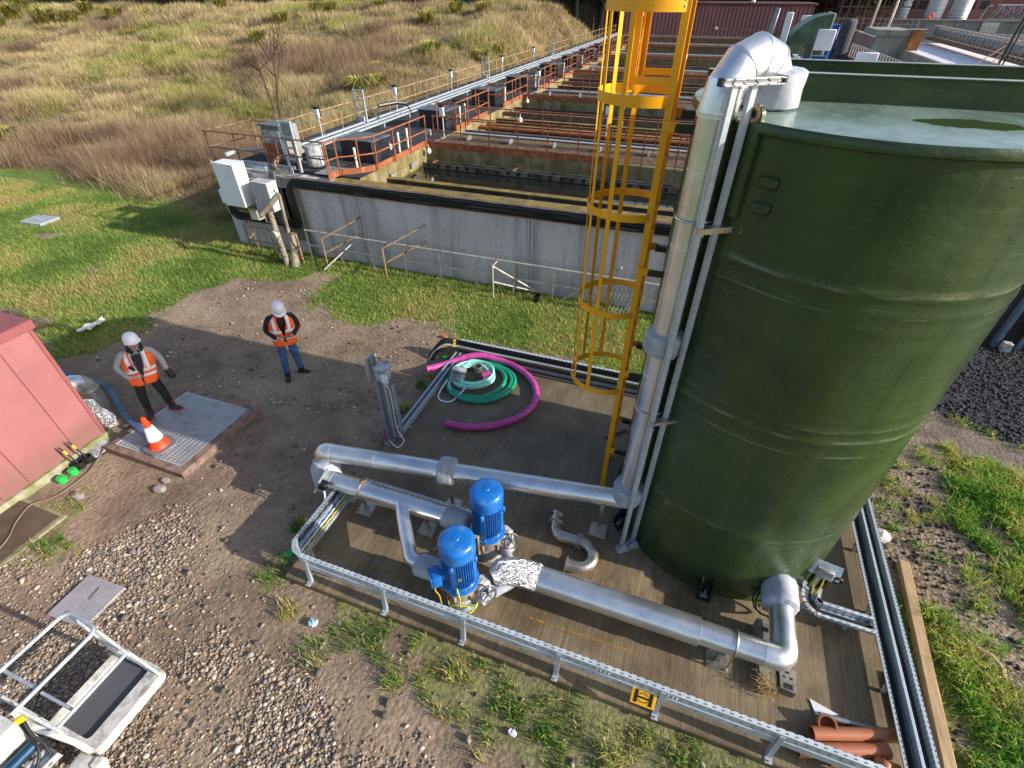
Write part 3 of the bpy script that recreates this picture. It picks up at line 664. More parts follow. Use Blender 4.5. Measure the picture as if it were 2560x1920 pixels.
SA = [math.radians(d) for d in (252, 217, 180, 143, 108)]
for z, h in ((2.08, .085), (3.32, .085), (4.55, .085), (5.67, .10), (6.42, .13), (7.3, .1)):
    bm = B(); pth = hoop_path(z); strip(bm, pth, h, .008); nfh = len(bm.faces)
    for t in SA:
        for dz in (-.022, .022):
            p = Vector((HC.x + (HR + .003) * math.cos(t), HC.y + (HR + .003) * math.sin(t), z + dz)); ball(bm, p, .011, sub=1)
    for dz in (-.022, .022): ball(bm, (LX - .012, LN - .014, z + dz), .011, sub=1)
    bm.faces.ensure_lookup_table()
    for f in bm.faces[nfh:]: f.material_index = 1
    fin('hoop', bm, None, lad, mats=[YEL, BOLT])
for t in SA:
    bm = B(); r0 = HR - .009; c = Vector((HC.x + r0 * math.cos(t), HC.y + r0 * math.sin(t), (2.05 + 7.4) / 2)); ob(bm, c, (.007, .052, 7.4 - 2.05), (0, 0, t)); fin('cage_strap', bm, YEL, lad)
# fixing arms to the tank wall
for z in (.91, 2.42, 3.93, 5.46):
    for y, s in ((LN, -1), (LF, 1)):
        wx = TX - math.sqrt(TR ** 2 - (y - TY) ** 2)
        bm = B(); bx(bm, LX - .03, LX + .125, y + s * .012 - .004, y + s * .012 + .004, z - .05, z + .05)
        for dx in (-.01, .05, .095): ball(bm, (LX + dx, y + s * .018, z + .018), .009, sub=1)
        fin('fixing_plate', bm, YEL, lad)
        bm = B(); bx(bm, LX + .09, wx + .02, y - .03 + s * -.012, y - s * .002 if s < 0 else y + .02, z - .045, z + .035); fin('tank_lug', bm, DKGRN, lad)
# walk-through at the top: stepped-out rails
for y, s in ((LN, -1), (LF, 1)):
    bm = B(); bx(bm, LX - .43, LX + .02, y - s * .012 - .005, y - s * .012 + .005, 5.80, 5.865, .003)
    for dx in (-.39, -.06, -.02): ball(bm, (LX + dx, y - s * .02, 5.832), .011, sub=1)
    fin('step_out_plate', bm, YEL, lad)
    bm = B(); extr(bm, [(-.03, 0), (.03, 0), (.03, .05), (.022, .05), (.022, .008), (-.022, .008), (-.022, .05), (-.03, .05)], (LX - .40, y - s * .02, 5.75), (LX - .40, y - s * .02, ZT), (1, 0, 0), (0, -s, 0)); fin('walk_through_rail', bm, YEL, lad)

# ------------------------------------------------------------------ insulated pipework
def jacket(bm, pts, r, seg=28, puff=.02, seed=1):
    """soft laced sleeve round a pipe: bulging middle, gathered ends"""
    rnd = random.Random(seed); p, T, N = frames(pts); L = [0]
    for a, b in zip(p, p[1:]): L.append(L[-1] + (b - a).length)
    rings = []
    for i, q in enumerate(p):
        u = L[i] / L[-1]; e = min(u, 1 - u); k = r + puff * min(1, e / .18) ** .5 - .035 * max(0, 1 - e / .06)
        ring = []
        for j in range(seg):
            t = 2 * PI * j / seg; w_ = .006 * math.sin(3 * t + seed + u * 4) + .010 * math.sin(11 * t + seed * 2) * max(0, 1 - e / .22) + rnd.uniform(-.004, .004)
            ring.append(bm.verts.new(q + (N[i][0] * math.cos(t) + N[i][1] * math.sin(t)) * (k + w_)))
        rings.append(ring)
    for A, C in zip(rings, rings[1:]):
        for j in range(seg): bm.faces.new((A[j], A[(j+1) % seg], C[(j+1) % seg], C[j]))
    bm.faces.new(rings[0][::-1]); bm.faces.new(rings[-1])
def lerp(a, b, t): return Vector(a) + (Vector(b) - Vector(a)) * t
def line(a, b, n): return [lerp(a, b, i / n) for i in range(n + 1)]
def band(bm, c, d, r, w_=.02):
    d = Vector(d).normalized(); rod(bm, Vector(c) - d * w_ / 2, Vector(c) + d * w_ / 2, r, 32)
PR = .138
EL_ = Vector((-4.6, 4.02, .85)); ER_ = Vector((.05, 4.72, .82))
dp = thing('discharge_pipe', 'long silver clad pipe crossing the pad, then rising and bending over onto the tank roof', 'pipe', (-2.2, 4.4, 0))
a0 = EL_ + (ER_ - EL_).normalized() * .14; a1 = ER_ - (ER_ - EL_).normalized() * .16
bm = B(); dd = (a1 - a0); tube(bm, [a0, a1], PR, 36); fin('level_pipe', bm, ALU, dp)
for t in (.0, .17, .52, .72): bm = B(); band(bm, lerp(a0, a1, t), dd, PR + .0035, .012); fin('seam_band', bm, ALU2, dp)
bm = B(); tube(bm, fillet([a0 + dd.normalized() * .02, EL_, EL_ + Vector((0, 0, -.4))], .15, 4), PR + .003, 32); fin('corner_elbow', bm, ALU2, dp)
bm = B(); tube(bm, [EL_ + Vector((0, 0, -.16)), Vector((EL_.x, EL_.y, GZ - .1))], PR - .004, 32); fin('drop_pipe', bm, ALU, dp)
RZ = 5.74
bm = B(); tube(bm, fillet([a1 - dd.normalized() * .02, ER_, ER_ + Vector((0, 0, .3))], .16, 6), PR + .004, 32); fin('foot_elbow', bm, ALU2, dp)
bm = B(); tube(bm, [ER_ + Vector((0, 0, .15)), Vector((ER_.x, ER_.y, RZ))], PR, 36); fin('riser', bm, ALU, dp)
for z in (1.6, 2.2, 3.1, 4.1, 4.62, 5.3): bm = B(); band(bm, (ER_.x, ER_.y, z), (0, 0, 1), PR + .004, .012); fin('seam_band', bm, ALU2, dp)
NZ = Vector((.45, 5.12, 0)); hd = (NZ - Vector((ER_.x, ER_.y, 0))); hl = hd.length; hd = hd.normalized(); GR = hl / 2
pts = [Vector((ER_.x, ER_.y, RZ)) + hd * (GR - GR * math.cos(PI * i / 6)) + Vector((0, 0, GR * 1.28 * math.sin(PI * i / 6))) for i in range(7)]
bm = B(); tube(bm, [pts[0] - Vector((0, 0, .03))] + pts + [pts[-1] - Vector((0, 0, .05))], PR + .014, 40)
gn = fin('gooseneck', bm, ALU2, dp, 22)
for i in range(7):
    d = Vector((0, 0, 1)) if i in (0, 6) else (pts[i + 1] - pts[i - 1]); bm = B(); band(bm, pts[i], d, PR + .021, .014); fin('seam_band', bm, ALU, gn)
bm = B(); jacket(bm, line((NZ.x, NZ.y, TZ - .0), (NZ.x, NZ.y, TZ + .29), 12), .205, 40, .02, 3); fin('roof_flange_jacket', bm, JACKETW, dp)
bm = B(); jacket(bm, line((ER_.x, ER_.y, 3.40), (ER_.x, ER_.y, 3.68), 12), PR + .035, 32, .03, 5); fin('insulation_jacket', bm, JACKET, dp)
bm = B(); jacket(bm, line((ER_.x, ER_.y, .86), (ER_.x, ER_.y, 1.16), 12), PR + .05, 32, .03, 6); fin('insulation_jacket', bm, JACKET, dp)
mj = .43; ux = dd.normalized()
bm = B(); jacket(bm, line(lerp(a0, a1, mj) - ux * .13, lerp(a0, a1, mj) + ux * .13, 12), PR + .05, 32, .025, 8); fin('insulation_jacket', bm, JACKET, dp)
for z in (2.59, 4.89):
    bm = B(); th = math.atan2(TY - ER_.y, TX - ER_.x); px_, py_ = -math.sin(th), math.cos(th)
    arc = []
    for i in range(15): t = th + PI / 2 + PI * i / 14; arc.append(Vector((ER_.x + (PR + .012) * math.cos(t), ER_.y + (PR + .012) * math.sin(t), z)))
    arc = [arc[0] + Vector((math.cos(th), math.sin(th), 0)) * .1] + arc + [arc[-1] + Vector((math.cos(th), math.sin(th), 0)) * .1]; tube(bm, arc, .011, 8)
    e0 = Vector((.14, 4.44, z)); e1 = Vector((.50, 4.66, z)); m_ = (e0 + e1) / 2 + Vector((-.03, .02, 0)); ang = math.atan2((e1 - e0).y, (e1 - e0).x)
    ob(bm, m_, ((e1 - e0).length, .09, .008), (0, 0, ang)); ob(bm, m_ + Vector((.0, -.04, -.025)), ((e1 - e0).length, .006, .05), (0, 0, ang))
    for e in (e0, e1 - (e1 - e0) * .12): rod(bm, e + Vector((0, -.04, -.02)), e + Vector((0.02, -.09, -.02)), .014, 8)
    fin('pipe_clamp', bm, STEEL, dp)

# second pipe: pump delivery main with a branch
P2Y, P2Z, P2R = 3.77, .55, .138
de = thing('delivery_pipe', 'shorter silver clad pipe with a branch, ending at the two blue pumps', 'pipe', (-3.2, P2Y, 0))
bm = B(); tube(bm, [(-4.42, P2Y, P2Z), (-2.15, P2Y, P2Z)], P2R, 36); fin('main_pipe', bm, ALU, de)
for x in (-3.78, -3.15, -4.3): bm = B(); band(bm, (x, P2Y, P2Z), (1, 0, 0), P2R + .004, .014); fin('seam_band', bm, ALU2, de)
bm = B(); tube(bm, fillet([(-3.08, P2Y - .06, P2Z + .03), (-2.52, 2.98, P2Z), (-2.1, 2.94, P2Z - .02)], .16, 4), .095, 32); fin('branch_pipe', bm, ALU, de)
bm = B(); jacket(bm, line((-2.42, 2.95, P2Z - .01), (-2.0, 2.94, P2Z - .02), 10), .13, 28, .02, 9); fin('insulation_jacket', bm, JACKET, de)
bm = B(); jacket(bm, line((-2.42, P2Y, P2Z - .01), (-2.0, P2Y - .02, P2Z - .02), 10), .145, 28, .02, 10); fin('insulation_jacket', bm, JACKET, de)
bm = B(); jacket(bm, [Vector((-4.6, 3.99, .68)), Vector((-4.6, 3.97, .55)), Vector((-4.57, 3.92, .4)), Vector((-4.55, 3.9, .26)), Vector((-4.55, 3.9, .12))], .2, 32, .03, 11); fin('valve_jacket', bm, JACKETW, de)
bm = B(); ob(bm, (-4.44, 3.66, .62), (.03, .3, .3), (0, .5, .2)); ob(bm, (-4.36, 3.60, .64), (.13, .12, .12), (0, .4, .2), .01); pl = fin('switch_plate', bm, GREYP, de)
bm = B(); ob(bm, (-4.33, 3.58, .645), (.13, .12, .13), (0, .4, .2), .015); fin('junction_box', bm, DARKP, pl)
bm = B(); tube(bm, [(-4.33, 3.56, .6), (-4.3, 3.5, .45), (-4.27, 3.4, .4)], .012, 8); tube(bm, [(-4.35, 3.6, .58), (-4.33, 3.54, .42), (-4.28, 3.44, .36)], .01, 8); fin('cable', bm, GALV, pl)
bm = B(); tube(bm, [(-3.78, P2Y + .155 * math.cos(t), P2Z + .155 * math.sin(t)) for t in [2 * PI * i / 24 for i in range(24)]], .006, 6, closed=True); rod(bm, (-3.78, P2Y, P2Z + .14), (-3.78, P2Y, P2Z + .2), .018, 8); fin('tapping', bm, M('copper_tapping', '#a8672c', .4, .8), de)

# third pipe: large suction main from the tank
S3Y, S3Z = 3.36, .42
su = thing('suction_pipe', 'thickest silver clad pipe, bending into the foot of the green tank', 'pipe', (.6, S3Y, 0))
bm = B(); tube(bm, [(-1.0, S3Y, S3Z), (1.2, S3Y, S3Z)], .168, 40); fin('wide_section', bm, ALU, su)
for x, r_ in ((1.2, .171), (-.05, .171), (1.62, .147)): bm = B(); band(bm, (x, S3Y, S3Z), (1, 0, 0), r_, .01); fin('seam_band', bm, ALU2, su)
EX = 2.17
bm = B(); tube(bm, [(1.19, S3Y, S3Z), (EX - .22, S3Y, S3Z)], .143, 36); fin('narrow_section', bm, ALU, su)
bm = B(); tube(bm, fillet([(EX - .24, S3Y, S3Z), (EX, S3Y, S3Z), (EX, S3Y + .24, S3Z)], .2, 4), .147, 36); fin('elbow', bm, ALU2, su, 24)
bm = B(); tube(bm, [(EX, S3Y + .2, S3Z), (EX, 4.22, S3Z)], .143, 36); fin('inlet_section', bm, ALU, su)
bm = B(); jacket(bm, line((EX, 3.99, S3Z), (EX, 4.42, S3Z), 12), .185, 36, .03, 12); fin('flange_jacket', bm, JACKETW, su)
# foil wrapped tee
bm = B(); tube(bm, [Vector((-1.42, 3.16, S3Z + .02)), Vector((-1.34, 3.24, S3Z + .03)), Vector((-1.2, 3.32, S3Z + .02)), Vector((-1.05, S3Y, S3Z)), Vector((-.86, S3Y, S3Z)), Vector((-.82, S3Y, S3Z))], .2, 30, radii=[.10, .17, .19, .185, .19, .172])
rnd = random.Random(3)
for v in bm.verts: v.co += Vector((rnd.uniform(-1, 1), rnd.uniform(-1, 1), rnd.uniform(-1, 1))) * .011
fin('foil_wrap', bm, FOIL, su, 20)
bm = B(); tube(bm, [(-1.1, 3.28, S3Z - .06), (-1.28, 3.1, .32), (-1.42, 2.97, .27)], .07, 20); tube(bm, [(-1.2, 3.36, S3Z - .04), (-1.3, 3.52, .34), (-1.42, 3.66, .3)], .07, 20); fin('branch_stub', bm, JACKETW, su)
bm = B(); tube(bm, [(1.62, S3Y + .155 * math.cos(t), S3Z + .155 * math.sin(t)) for t in [2 * PI * (i / 24 * .62 - .06) for i in range(25)]] + [(1.62, S3Y - .155, .1)], .012, 8); fin('u_bolt', bm, STEEL, su)

# pipe supports
def support(x, y, h, lab, rz=0):
    t = thing('pipe_support', lab, 'pipe support', (x, y, 0), 'steel pipe supports bolted to the pad')
    bm = B(); bx(bm, x - .125, x + .125, y - .125, y + .125, .001, .013, .003)
    for sx in (-.095, .095):
        for sy in (-.095, .095): lathe(bm, [(.016, .013), (.016, .03), (.008, .031), (.008, .045)], (x + sx, y + sy, 0), 6)
    fin('base_plate', bm, STEEL, t)
    bm = B(); bx(bm, x - .025, x + .025, y - .025, y + .025, .013, h, .004); bx(bm, x - .04, x + .04, y - .06, y + .06, h, h + .012); bx(bm, x - .032, x + .032, y - .032, y + .032, .013, .06); fin('post', bm, STEEL, t); t.rotation_euler = (0, 0, rz); return t
support(-3.85, 3.80, .40, 'short steel support under the left end of the delivery pipe')
support(-2.75, 3.80, .40, 'short steel support under the delivery pipe beside its branch')
support(-2.57, 4.34, .70, 'tall steel support under the wrapped middle of the long level pipe')
support(-.26, 4.66, .68, 'tall steel support beside the foot of the riser pipe')
t = support(1.52, 3.30, .26, 'low bolted steel support under the thick pipe in front of the tank')
# strut posts
for i, (x, y) in enumerate(((.14, 4.47), (.28, 4.59))):
    t = thing('strut_post', ('slotted galvanised post nearest the riser pipe, its foot furthest from the tank', 'slotted galvanised post tight against the tank wall beside the riser')[i], 'post', (x, y, 0), 'galvanised posts up the side of the tank')
    bm = B(); a = math.radians(35); extr(bm, chan(.048, .046, .006), (x, y, .01), (x, y, 6.0), (math.cos(a), math.sin(a), 0), (-math.sin(a), math.cos(a), 0)); fin('channel', bm, GALV, t)
    bm = B(); ob(bm, (x + .0, y - .01, .008), (.17, .13, .012), (0, 0, a))
    for s in (-.03, .03):
        q = Vector((-math.sin(a), math.cos(a), 0)) * s; e = Vector((math.cos(a), math.sin(a), 0))
        f = [Vector((x, y, .01)) + q - e * .08, Vector((x, y, .01)) + q + e * .08, Vector((x, y, .13)) + q + e * .025, Vector((x, y, .13)) + q - e * .025]
        nq = q.normalized() * .004; A = [bm.verts.new(v - nq) for v in f]; C = [bm.verts.new(v + nq) for v in f]; bm.faces.new(A[::-1]); bm.faces.new(C)
        for k in range(4): bm.faces.new((A[k], A[(k+1) % 4], C[(k+1) % 4], C[k]))
    fin('foot', bm, GALV, t)
t = thing('cross_channel', 'slotted channel with black end caps spanning under the gooseneck bend', 'channel', (.28, 4.6, 5.98))
bm = B(); extr(bm, chan(.045, .045, .006), (.04, 4.42, 5.98), (.46, 4.72, 5.98), (0, 0, 1), (.58, -.81, 0)); fin('rail', bm, perforated('slotted_channel', 0, '#c9cdd0', .08), t)
bm = B()
for p in ((.03, 4.41, 5.98), (.47, 4.73, 5.98)): ob(bm, p, (.03, .055, .055), (0, 0, .62), .004)
fin('end_cap', bm, DARKP, t)
# ------------------------------------------------------------------ pumps
def make_pump(px, py, lab):
    t = thing('pump', lab, 'pump', (px, py, 0), 'blue motor pumps on the pad')
    bm = B(); prof = [(.222, 1.20), (.226, 1.21), (.226, 1.38), (.222, 1.41), (.208, 1.437), (.18, 1.452), (.11, 1.462), (.05, 1.468), (.0001, 1.469)]; lathe(bm, prof, (px, py, 0), 48)
    lathe(bm, [(.045, 1.468), (.04, 1.474), (.0001, 1.475)], (px, py, 0), 16)
    fin('fan_cowl', bm, BLUE, t, 40)
    bm = B(); lathe(bm, [(.178, .62), (.178, 1.21)], (px, py, 0), 40)
    for i in range(44):
        a = 2 * PI * i / 44
        if i % 11 in (0, 1): continue
        ob(bm, (px + .192 * math.cos(a), py + .192 * math.sin(a), .92), (.05, .007, .54), (0, 0, a))
    for i in range(4):
        a = 2 * PI * (i * 11 + .5) / 44; ob(bm, (px + .185 * math.cos(a), py + .185 * math.sin(a), .92), (.06, .075, .56), (0, 0, a), .008)
        ob(bm, (px + .225 * math.cos(a), py + .225 * math.sin(a), 1.12), (.05, .05, .09), (0, 0, a), .012)
    lathe(bm, [(.20, .60), (.212, .612), (.212, .645), (.19, .665)], (px, py, 0), 40)
    fin('motor_body', bm, BLUE, t)
    bm = B(); lathe(bm, [(.235, .555), (.24, .56), (.24, .598), (.232, .602)], (px, py, 0), 40)
    for i in range(8):
        a = 2 * PI * i / 8 + .2; lathe(bm, [(.016, .602), (.016, .622), (.009, .63)], (px + .218 * math.cos(a), py + .218 * math.sin(a), 0), 6)
    fin('motor_flange', bm, BLUE, t)
    bm = B(); lathe(bm, [(.17, .30), (.20, .34), (.21, .38), (.20, .46), (.222, .50), (.238, .51), (.238, .554)], (px, py, 0), 40)
    for i in range(6):
        a = 2 * PI * i / 6 + .5; ob(bm, (px + .215 * math.cos(a), py + .215 * math.sin(a), .43), (.05, .05, .16), (0, 0, a), .01)
    ob(bm, (px + .24, py + .06, .535), (.1, .09, .05), (0, 0, .3), .02)
    fin('lantern', bm, CAST, t)
    bm = B(); lathe(bm, [(.14, .02), (.2, .05), (.215, .14), (.19, .26), (.15, .31)], (px, py, 0), 32); lathe(bm, [(.1, 0), (.1, .04)], (px, py, 0), 16); ob(bm, (px - .2, py, .3), (.2, .16, .2), (0, 0, 0), .03); fin('volute', bm, JACKET, t)
    bm = B(); jacket(bm, [Vector((px + .1, py + .02, .22)), Vector((px + .2, py + .04, .24)), Vector((px + .3, py + .06, .26)), Vector((px + .36, py + .08, .27))], .115, 24, .03, int(px * 100)); fin('suction_jacket', bm, JACKETW, t)
    return t
P1, P2 = (-1.76, 2.94), (-1.70, 3.74)
p1 = make_pump(*P1, 'blue motor pump nearer the front edge, with a square terminal box')
bm = B(); c = Vector((P1[0] - .20, P1[1] - .17, .80)); a = math.atan2(-.17, -.2)
rod(bm, (P1[0] - .12, P1[1] - .1, .80), c, .075, 20); ob(bm, c + Vector((math.cos(a), math.sin(a), 0)) * .045, (.13, .21, .21), (0, 0, a), .03, 2); ob(bm, c + Vector((math.cos(a), math.sin(a), 0)) * .118, (.02, .19, .19), (0, 0, a), .008)
tb = fin('terminal_box', bm, BLUE, p1)
bm = B(); ob(bm, c + Vector((math.cos(a), math.sin(a), 0)) * .1295 + Vector((.0, 0, .02)), (.003, .05, .02), (0, 0, a)); fin('rating_label', bm, WHITEP, tb)
p2 = make_pump(*P2, 'blue motor pump standing further back, half hidden by the front pump')
bm = B()
for s in (-.05, .05): ob(bm, (-1.80 + s, 3.50, .49), (.022, .05, .42), (0, 0, .3), .004)
for z in (.29, .69): ob(bm, (-1.80, 3.50, z), (.13, .05, .03), (0, 0, .3), .006)
fin('side_bracket', bm, CAST, p2)
bm = B(); ob(bm, (P1[0] + .205, P1[1] - .07, .44), (.012, .07, .12), (0, 0, -.3)); fin('rust_patch', bm, M('fresh_rust', '#b4581e', .8), p1)
bm = B(); q = Vector((P1[0] + .1, P1[1] - .19, .9)); ob(bm, q, (.006, .05, .05), (0, 0, -1.1)); fin('rating_plate', bm, M('brass_plate', '#8f8a78', .4, .5), p1)
# earth wire coiled round the foot of the front pump
EARTH = M('green_yellow_wire', '#b9c23a', .5, 0, .3, 30)
cp = [Vector((P1[0] + .06 + .20 * math.cos(t) * (1 + .03 * math.sin(3 * t)), P1[1] - .12 + .17 * math.sin(t), .20 + .03 * math.sin(t * 2 + 1) + .004 * t)) for t in [i * .3 for i in range(50)]]
bm = B(); tube(bm, [Vector((P1[0] + .06, P1[1] - .22, .72)), Vector((P1[0] + .10, P1[1] - .25, .55)), Vector((P1[0] + .1, P1[1] - .27, .38)), Vector((P1[0] - .05, P1[1] - .26, .3))] + cp, .0085, 8); single('earth_wire', bm, EARTH, 'loose green and yellow wire coiled round the foot of the front pump', 'wire')
bm = B(); tube(bm, fillet([(P1[0] - .27, P1[1] - .22, .68), (P1[0] - .22, P1[1] - .28, .6), (P1[0] - .18, P1[1] - .27, .5), (P1[0] - .13, P1[1] - .32, .35), (P1[0] - .16, P1[1] - .38, .22)], .04, 4), .007, 8); single('motor_cable', bm, M('yellow_wire', '#c9a524', .5), 'short yellow wire dangling under the front pump terminal box', 'wire')
# hand-wheel valves on the two suction branches
def make_valve(c, lab, d=(.62, -.52, .5)):
    c = Vector(c); d = Vector(d).normalized()
    t = thing('gate_valve', lab, 'valve', c, 'valves with grey handwheels beside the pumps'); m = aim(d)
    bm = B(); ring = [c + m @ Vector((.105 * math.cos(2 * PI * i / 28), .105 * math.sin(2 * PI * i / 28), 0)) for i in range(28)]; tube(bm, ring, .013, 8, closed=True)
    lathe(bm, [(.026, -.02), (.026, .022), (.014, .03)], c, 14, m)
    for i in range(5):
        a = 2 * PI * i / 5; p = c + m @ Vector((.1 * math.cos(a), .1 * math.sin(a), 0)); tube(bm, [c, lerp(c, p, .5) + m @ Vector((0, 0, -.012)), p], .011, 8)
    fin('handwheel', bm, M('dark_handwheel', '#57585a', .5, .4), t)
    bm = B(); rod(bm, c - d * .26, c, .014, 10); lathe(bm, [(.05, -.24), (.06, -.2), (.045, -.14), (.03, -.10)], c, 16, m); fin('valve_stem', bm, M('blue_valve_body', '#1c5f9c', .45), t)
    bm = B(); e = c - d * .26; e.z = max(e.z, .18); jacket(bm, [e + Vector((-.12, .05, -.02)), e + Vector((-.04, .02, 0)), e + Vector((.05, -.02, .0)), e + Vector((.12, -.05, -.02))], .10, 24, .03, 4); fin('valve_jacket', bm, JACKETW, t)
    return t
make_valve((-1.36, 2.90, .50), 'spoked handwheel valve beside the front pump')
make_valve((-1.34, 3.72, .50), 'spoked handwheel valve beside the rear pump')

# loose stainless S bend
sb = thing('pipe_offcut', 'loose stainless S shaped pipe with bolted flanges lying on the pad', 'pipe bend', (-.5, 4.2, 0))
SR, SZ = .085, .10
ctr = fillet([(-.88, 4.56, SZ + .03), (-.86, 4.30, SZ), (-.48, 4.30, SZ)], .2, 6)
bm = B(); tube(bm, [(-.90, 4.62, SZ + .06), (-.885, 4.5, SZ + .02)] + ctr[1:], SR, 24); fin('first_bend', bm, STEEL, sb)
arc = [Vector((-.46, 4.30, SZ))] + [Vector((-.44 + .21 * math.sin(PI * i / 12), 4.09 + .21 * math.cos(PI * i / 12), SZ)) for i in range(13)] + [Vector((-.56, 3.88, SZ))]
bm = B(); tube(bm, arc, SR, 24); fin('return_bend', bm, STEEL, sb)
bm = B()
for c, d, n in (((-.885, 4.50, SZ + .02), (.08, 1, .1), 8), ((-.50, 4.30, SZ), (1, 0, 0), 8), ((-.47, 4.30, SZ), (1, 0, 0), 8)):
    band(bm, c, d, SR + .038, .014); m = aim(d)
    for i in range(n): p = Vector(c) + m @ Vector(((SR + .024) * math.cos(2 * PI * i / n), (SR + .024) * math.sin(2 * PI * i / n), 0)); rod(bm, p - Vector(d).normalized() * .026, p + Vector(d).normalized() * .026, .009, 6)
band(bm, (-.90, 4.62, SZ + .06), (.08, 1, .2), SR + .016, .03); band(bm, (-.57, 3.88, SZ), (1, 0, 0), SR + .035, .012)
fin('flange', bm, STEEL, sb)

# ------------------------------------------------------------------ hoses and what lies in the coil
def ribbed(name, a, b, sc):
    k = NT(name); n = k.noise(6, 4); wv = k.noise(sc, 2); c = k.mix(k.ramp(n, .3, .7), lin(a), lin(b)); k.bsdf(c, .38, 0, k.bump(wv, .2, .01), spec=.5); return k.done()
PINK = ribbed('magenta_hose', '#a8307f', '#c1539a', 60); TEAL = ribbed('green_hose', '#067a5c', '#1d9774', 60); MINT = ribbed('pale_mint_hose', '#7fcfc0', '#a3e0d4', 40)
ph = [(-4.60, 7.33, .12), (-4.42, 7.53, .1), (-4.2, 7.78, .1), (-3.95, 8.0, .15), (-3.62, 8.14, .17), (-3.2, 8.2, .1), (-2.8, 8.1, .075), (-2.42, 7.85, .075), (-2.16, 7.48, .075), (-2.08, 7.05, .075), (-2.22, 6.62, .075), (-2.5, 6.3, .075), (-2.86, 6.08, .075), (-3.2, 5.99, .075), (-3.5, 5.99, .075)]
def spline(p, n=6):
    p = [Vector(q) for q in p]; out = []
    for i in range(len(p) - 1):
        a, b, c, d = p[max(0, i-1)], p[i], p[i+1], p[min(len(p)-1, i+2)]
        for k in range(n):
            t = k / n; out.append(.5 * ((2*b) + (c - a) * t + (2*a - 5*b + 4*c - d) * t*t + (3*b - a - 3*c + d) * t**3))
    return out + [p[-1]]
sp = spline(ph); bm = B(); tube(bm, sp, .068, 20, cap=False); tube(bm, sp, .055, 16, cap=True)
single('magenta_hose', bm, PINK, 'thick magenta hose lying in a wide open loop at the back of the pad', 'hose')
cx, cy = -3.48, 7.43
gp_ = []
for i in range(150):
    t = i * .14; g = i / 150; gp_.append((cx + .12 * g + (.56 + .22 * g + .03 * math.sin(t * .7)) * math.cos(t + 1.2), cy - .05 * g + (.54 + .14 * g) * math.sin(t + 1.2), .055 + .05 * ((i % 45) > 28) * math.sin((i % 45 - 28) / 17 * PI)))
bm = B(); tube(bm, gp_, .047, 14); single('green_hose', bm, TEAL, 'dark green hose coiled in three loops inside the magenta one', 'hose')
mp = []
for i in range(330):
    t = i * .14; lay = i / 330; mp.append((cx - .07 + (.30 + .17 * abs(math.sin(lay * 7.5)) + .02 * math.sin(t * 1.7)) * math.cos(t), cy + .02 + (.30 + .15 * abs(math.sin(lay * 7.5))) * math.sin(t), .12 + .10 * lay + .012 * math.sin(t * 2.3)))
mp += [(cx - .45, cy - .38, .12), (cx - .3, cy - .6, .06), (cx + .1, cy - .66, .05)]
bm = B(); tube(bm, spline(mp[::1], 1), .026, 10); single('mint_hose', bm, MINT, 'pale mint hose wound in a tight coil on top of the green one', 'hose')
t = thing('metal_sleeve', 'open stainless sleeve standing in the middle of the hose coil', 'sleeve', (-3.42, 7.50, .16))
bm = B(); lathe(bm, [(.075, .12), (.082, .13), (.078, .17), (.082, .34), (.092, .35), (.092, .375), (.078, .38), (.072, .30), (.07, .2), (.0001, .2)], (-3.45, 7.50, 0), 28); fin('wall', bm, STEEL, t)
bm = B(); tube(bm, [(-3.32, 7.42, .22), (-3.18, 7.52, .27)], .055, 16, cap=False); tube(bm, [(-3.32, 7.42, .22), (-3.18, 7.52, .27)], .042, 16); single('hose_offcut', bm, PINK, 'short magenta hose offcut lying beside the steel sleeve in the coil', 'hose piece')
t = thing('parts_case', 'pale grey lidded parts case lying open on the mint hose', 'case', (-3.78, 7.18, .22))
rz = .12
bm = B(); ob(bm, (-3.78, 7.16, .235), (.30, .20, .012), (.35, .05, rz))
for x in (-.1, 0, .1): ob(bm, (-3.78 + x, 7.155, .25), (.006, .19, .05), (.35, .05, rz))
for y in (-.095, 0, .095): ob(bm, (-3.78, 7.16 + y, .25 + .03 * y / .095), (.30, .006, .05), (.35, .05, rz))
fin('tray', bm, WHITEG, t)
bm = B(); ob(bm, (-3.80, 7.31, .30), (.30, .16, .02), (.5, .05, rz), .006); fin('lid', bm, WHITEG, t)
sp = spline([(-3.5, 6.95, .2), (-3.62, 6.75, .06), (-3.72, 6.62, .02), (-3.9, 6.6, .02), (-4.02, 6.72, .03), (-4.0, 6.95, .13), (-3.96, 7.05, .2)], 5)
bm = B(); tube(bm, sp, .018, 6, flat=.3); single('white_strap', bm, WHITEP, 'narrow white strap trailing from the hose coil onto the pad', 'strap')

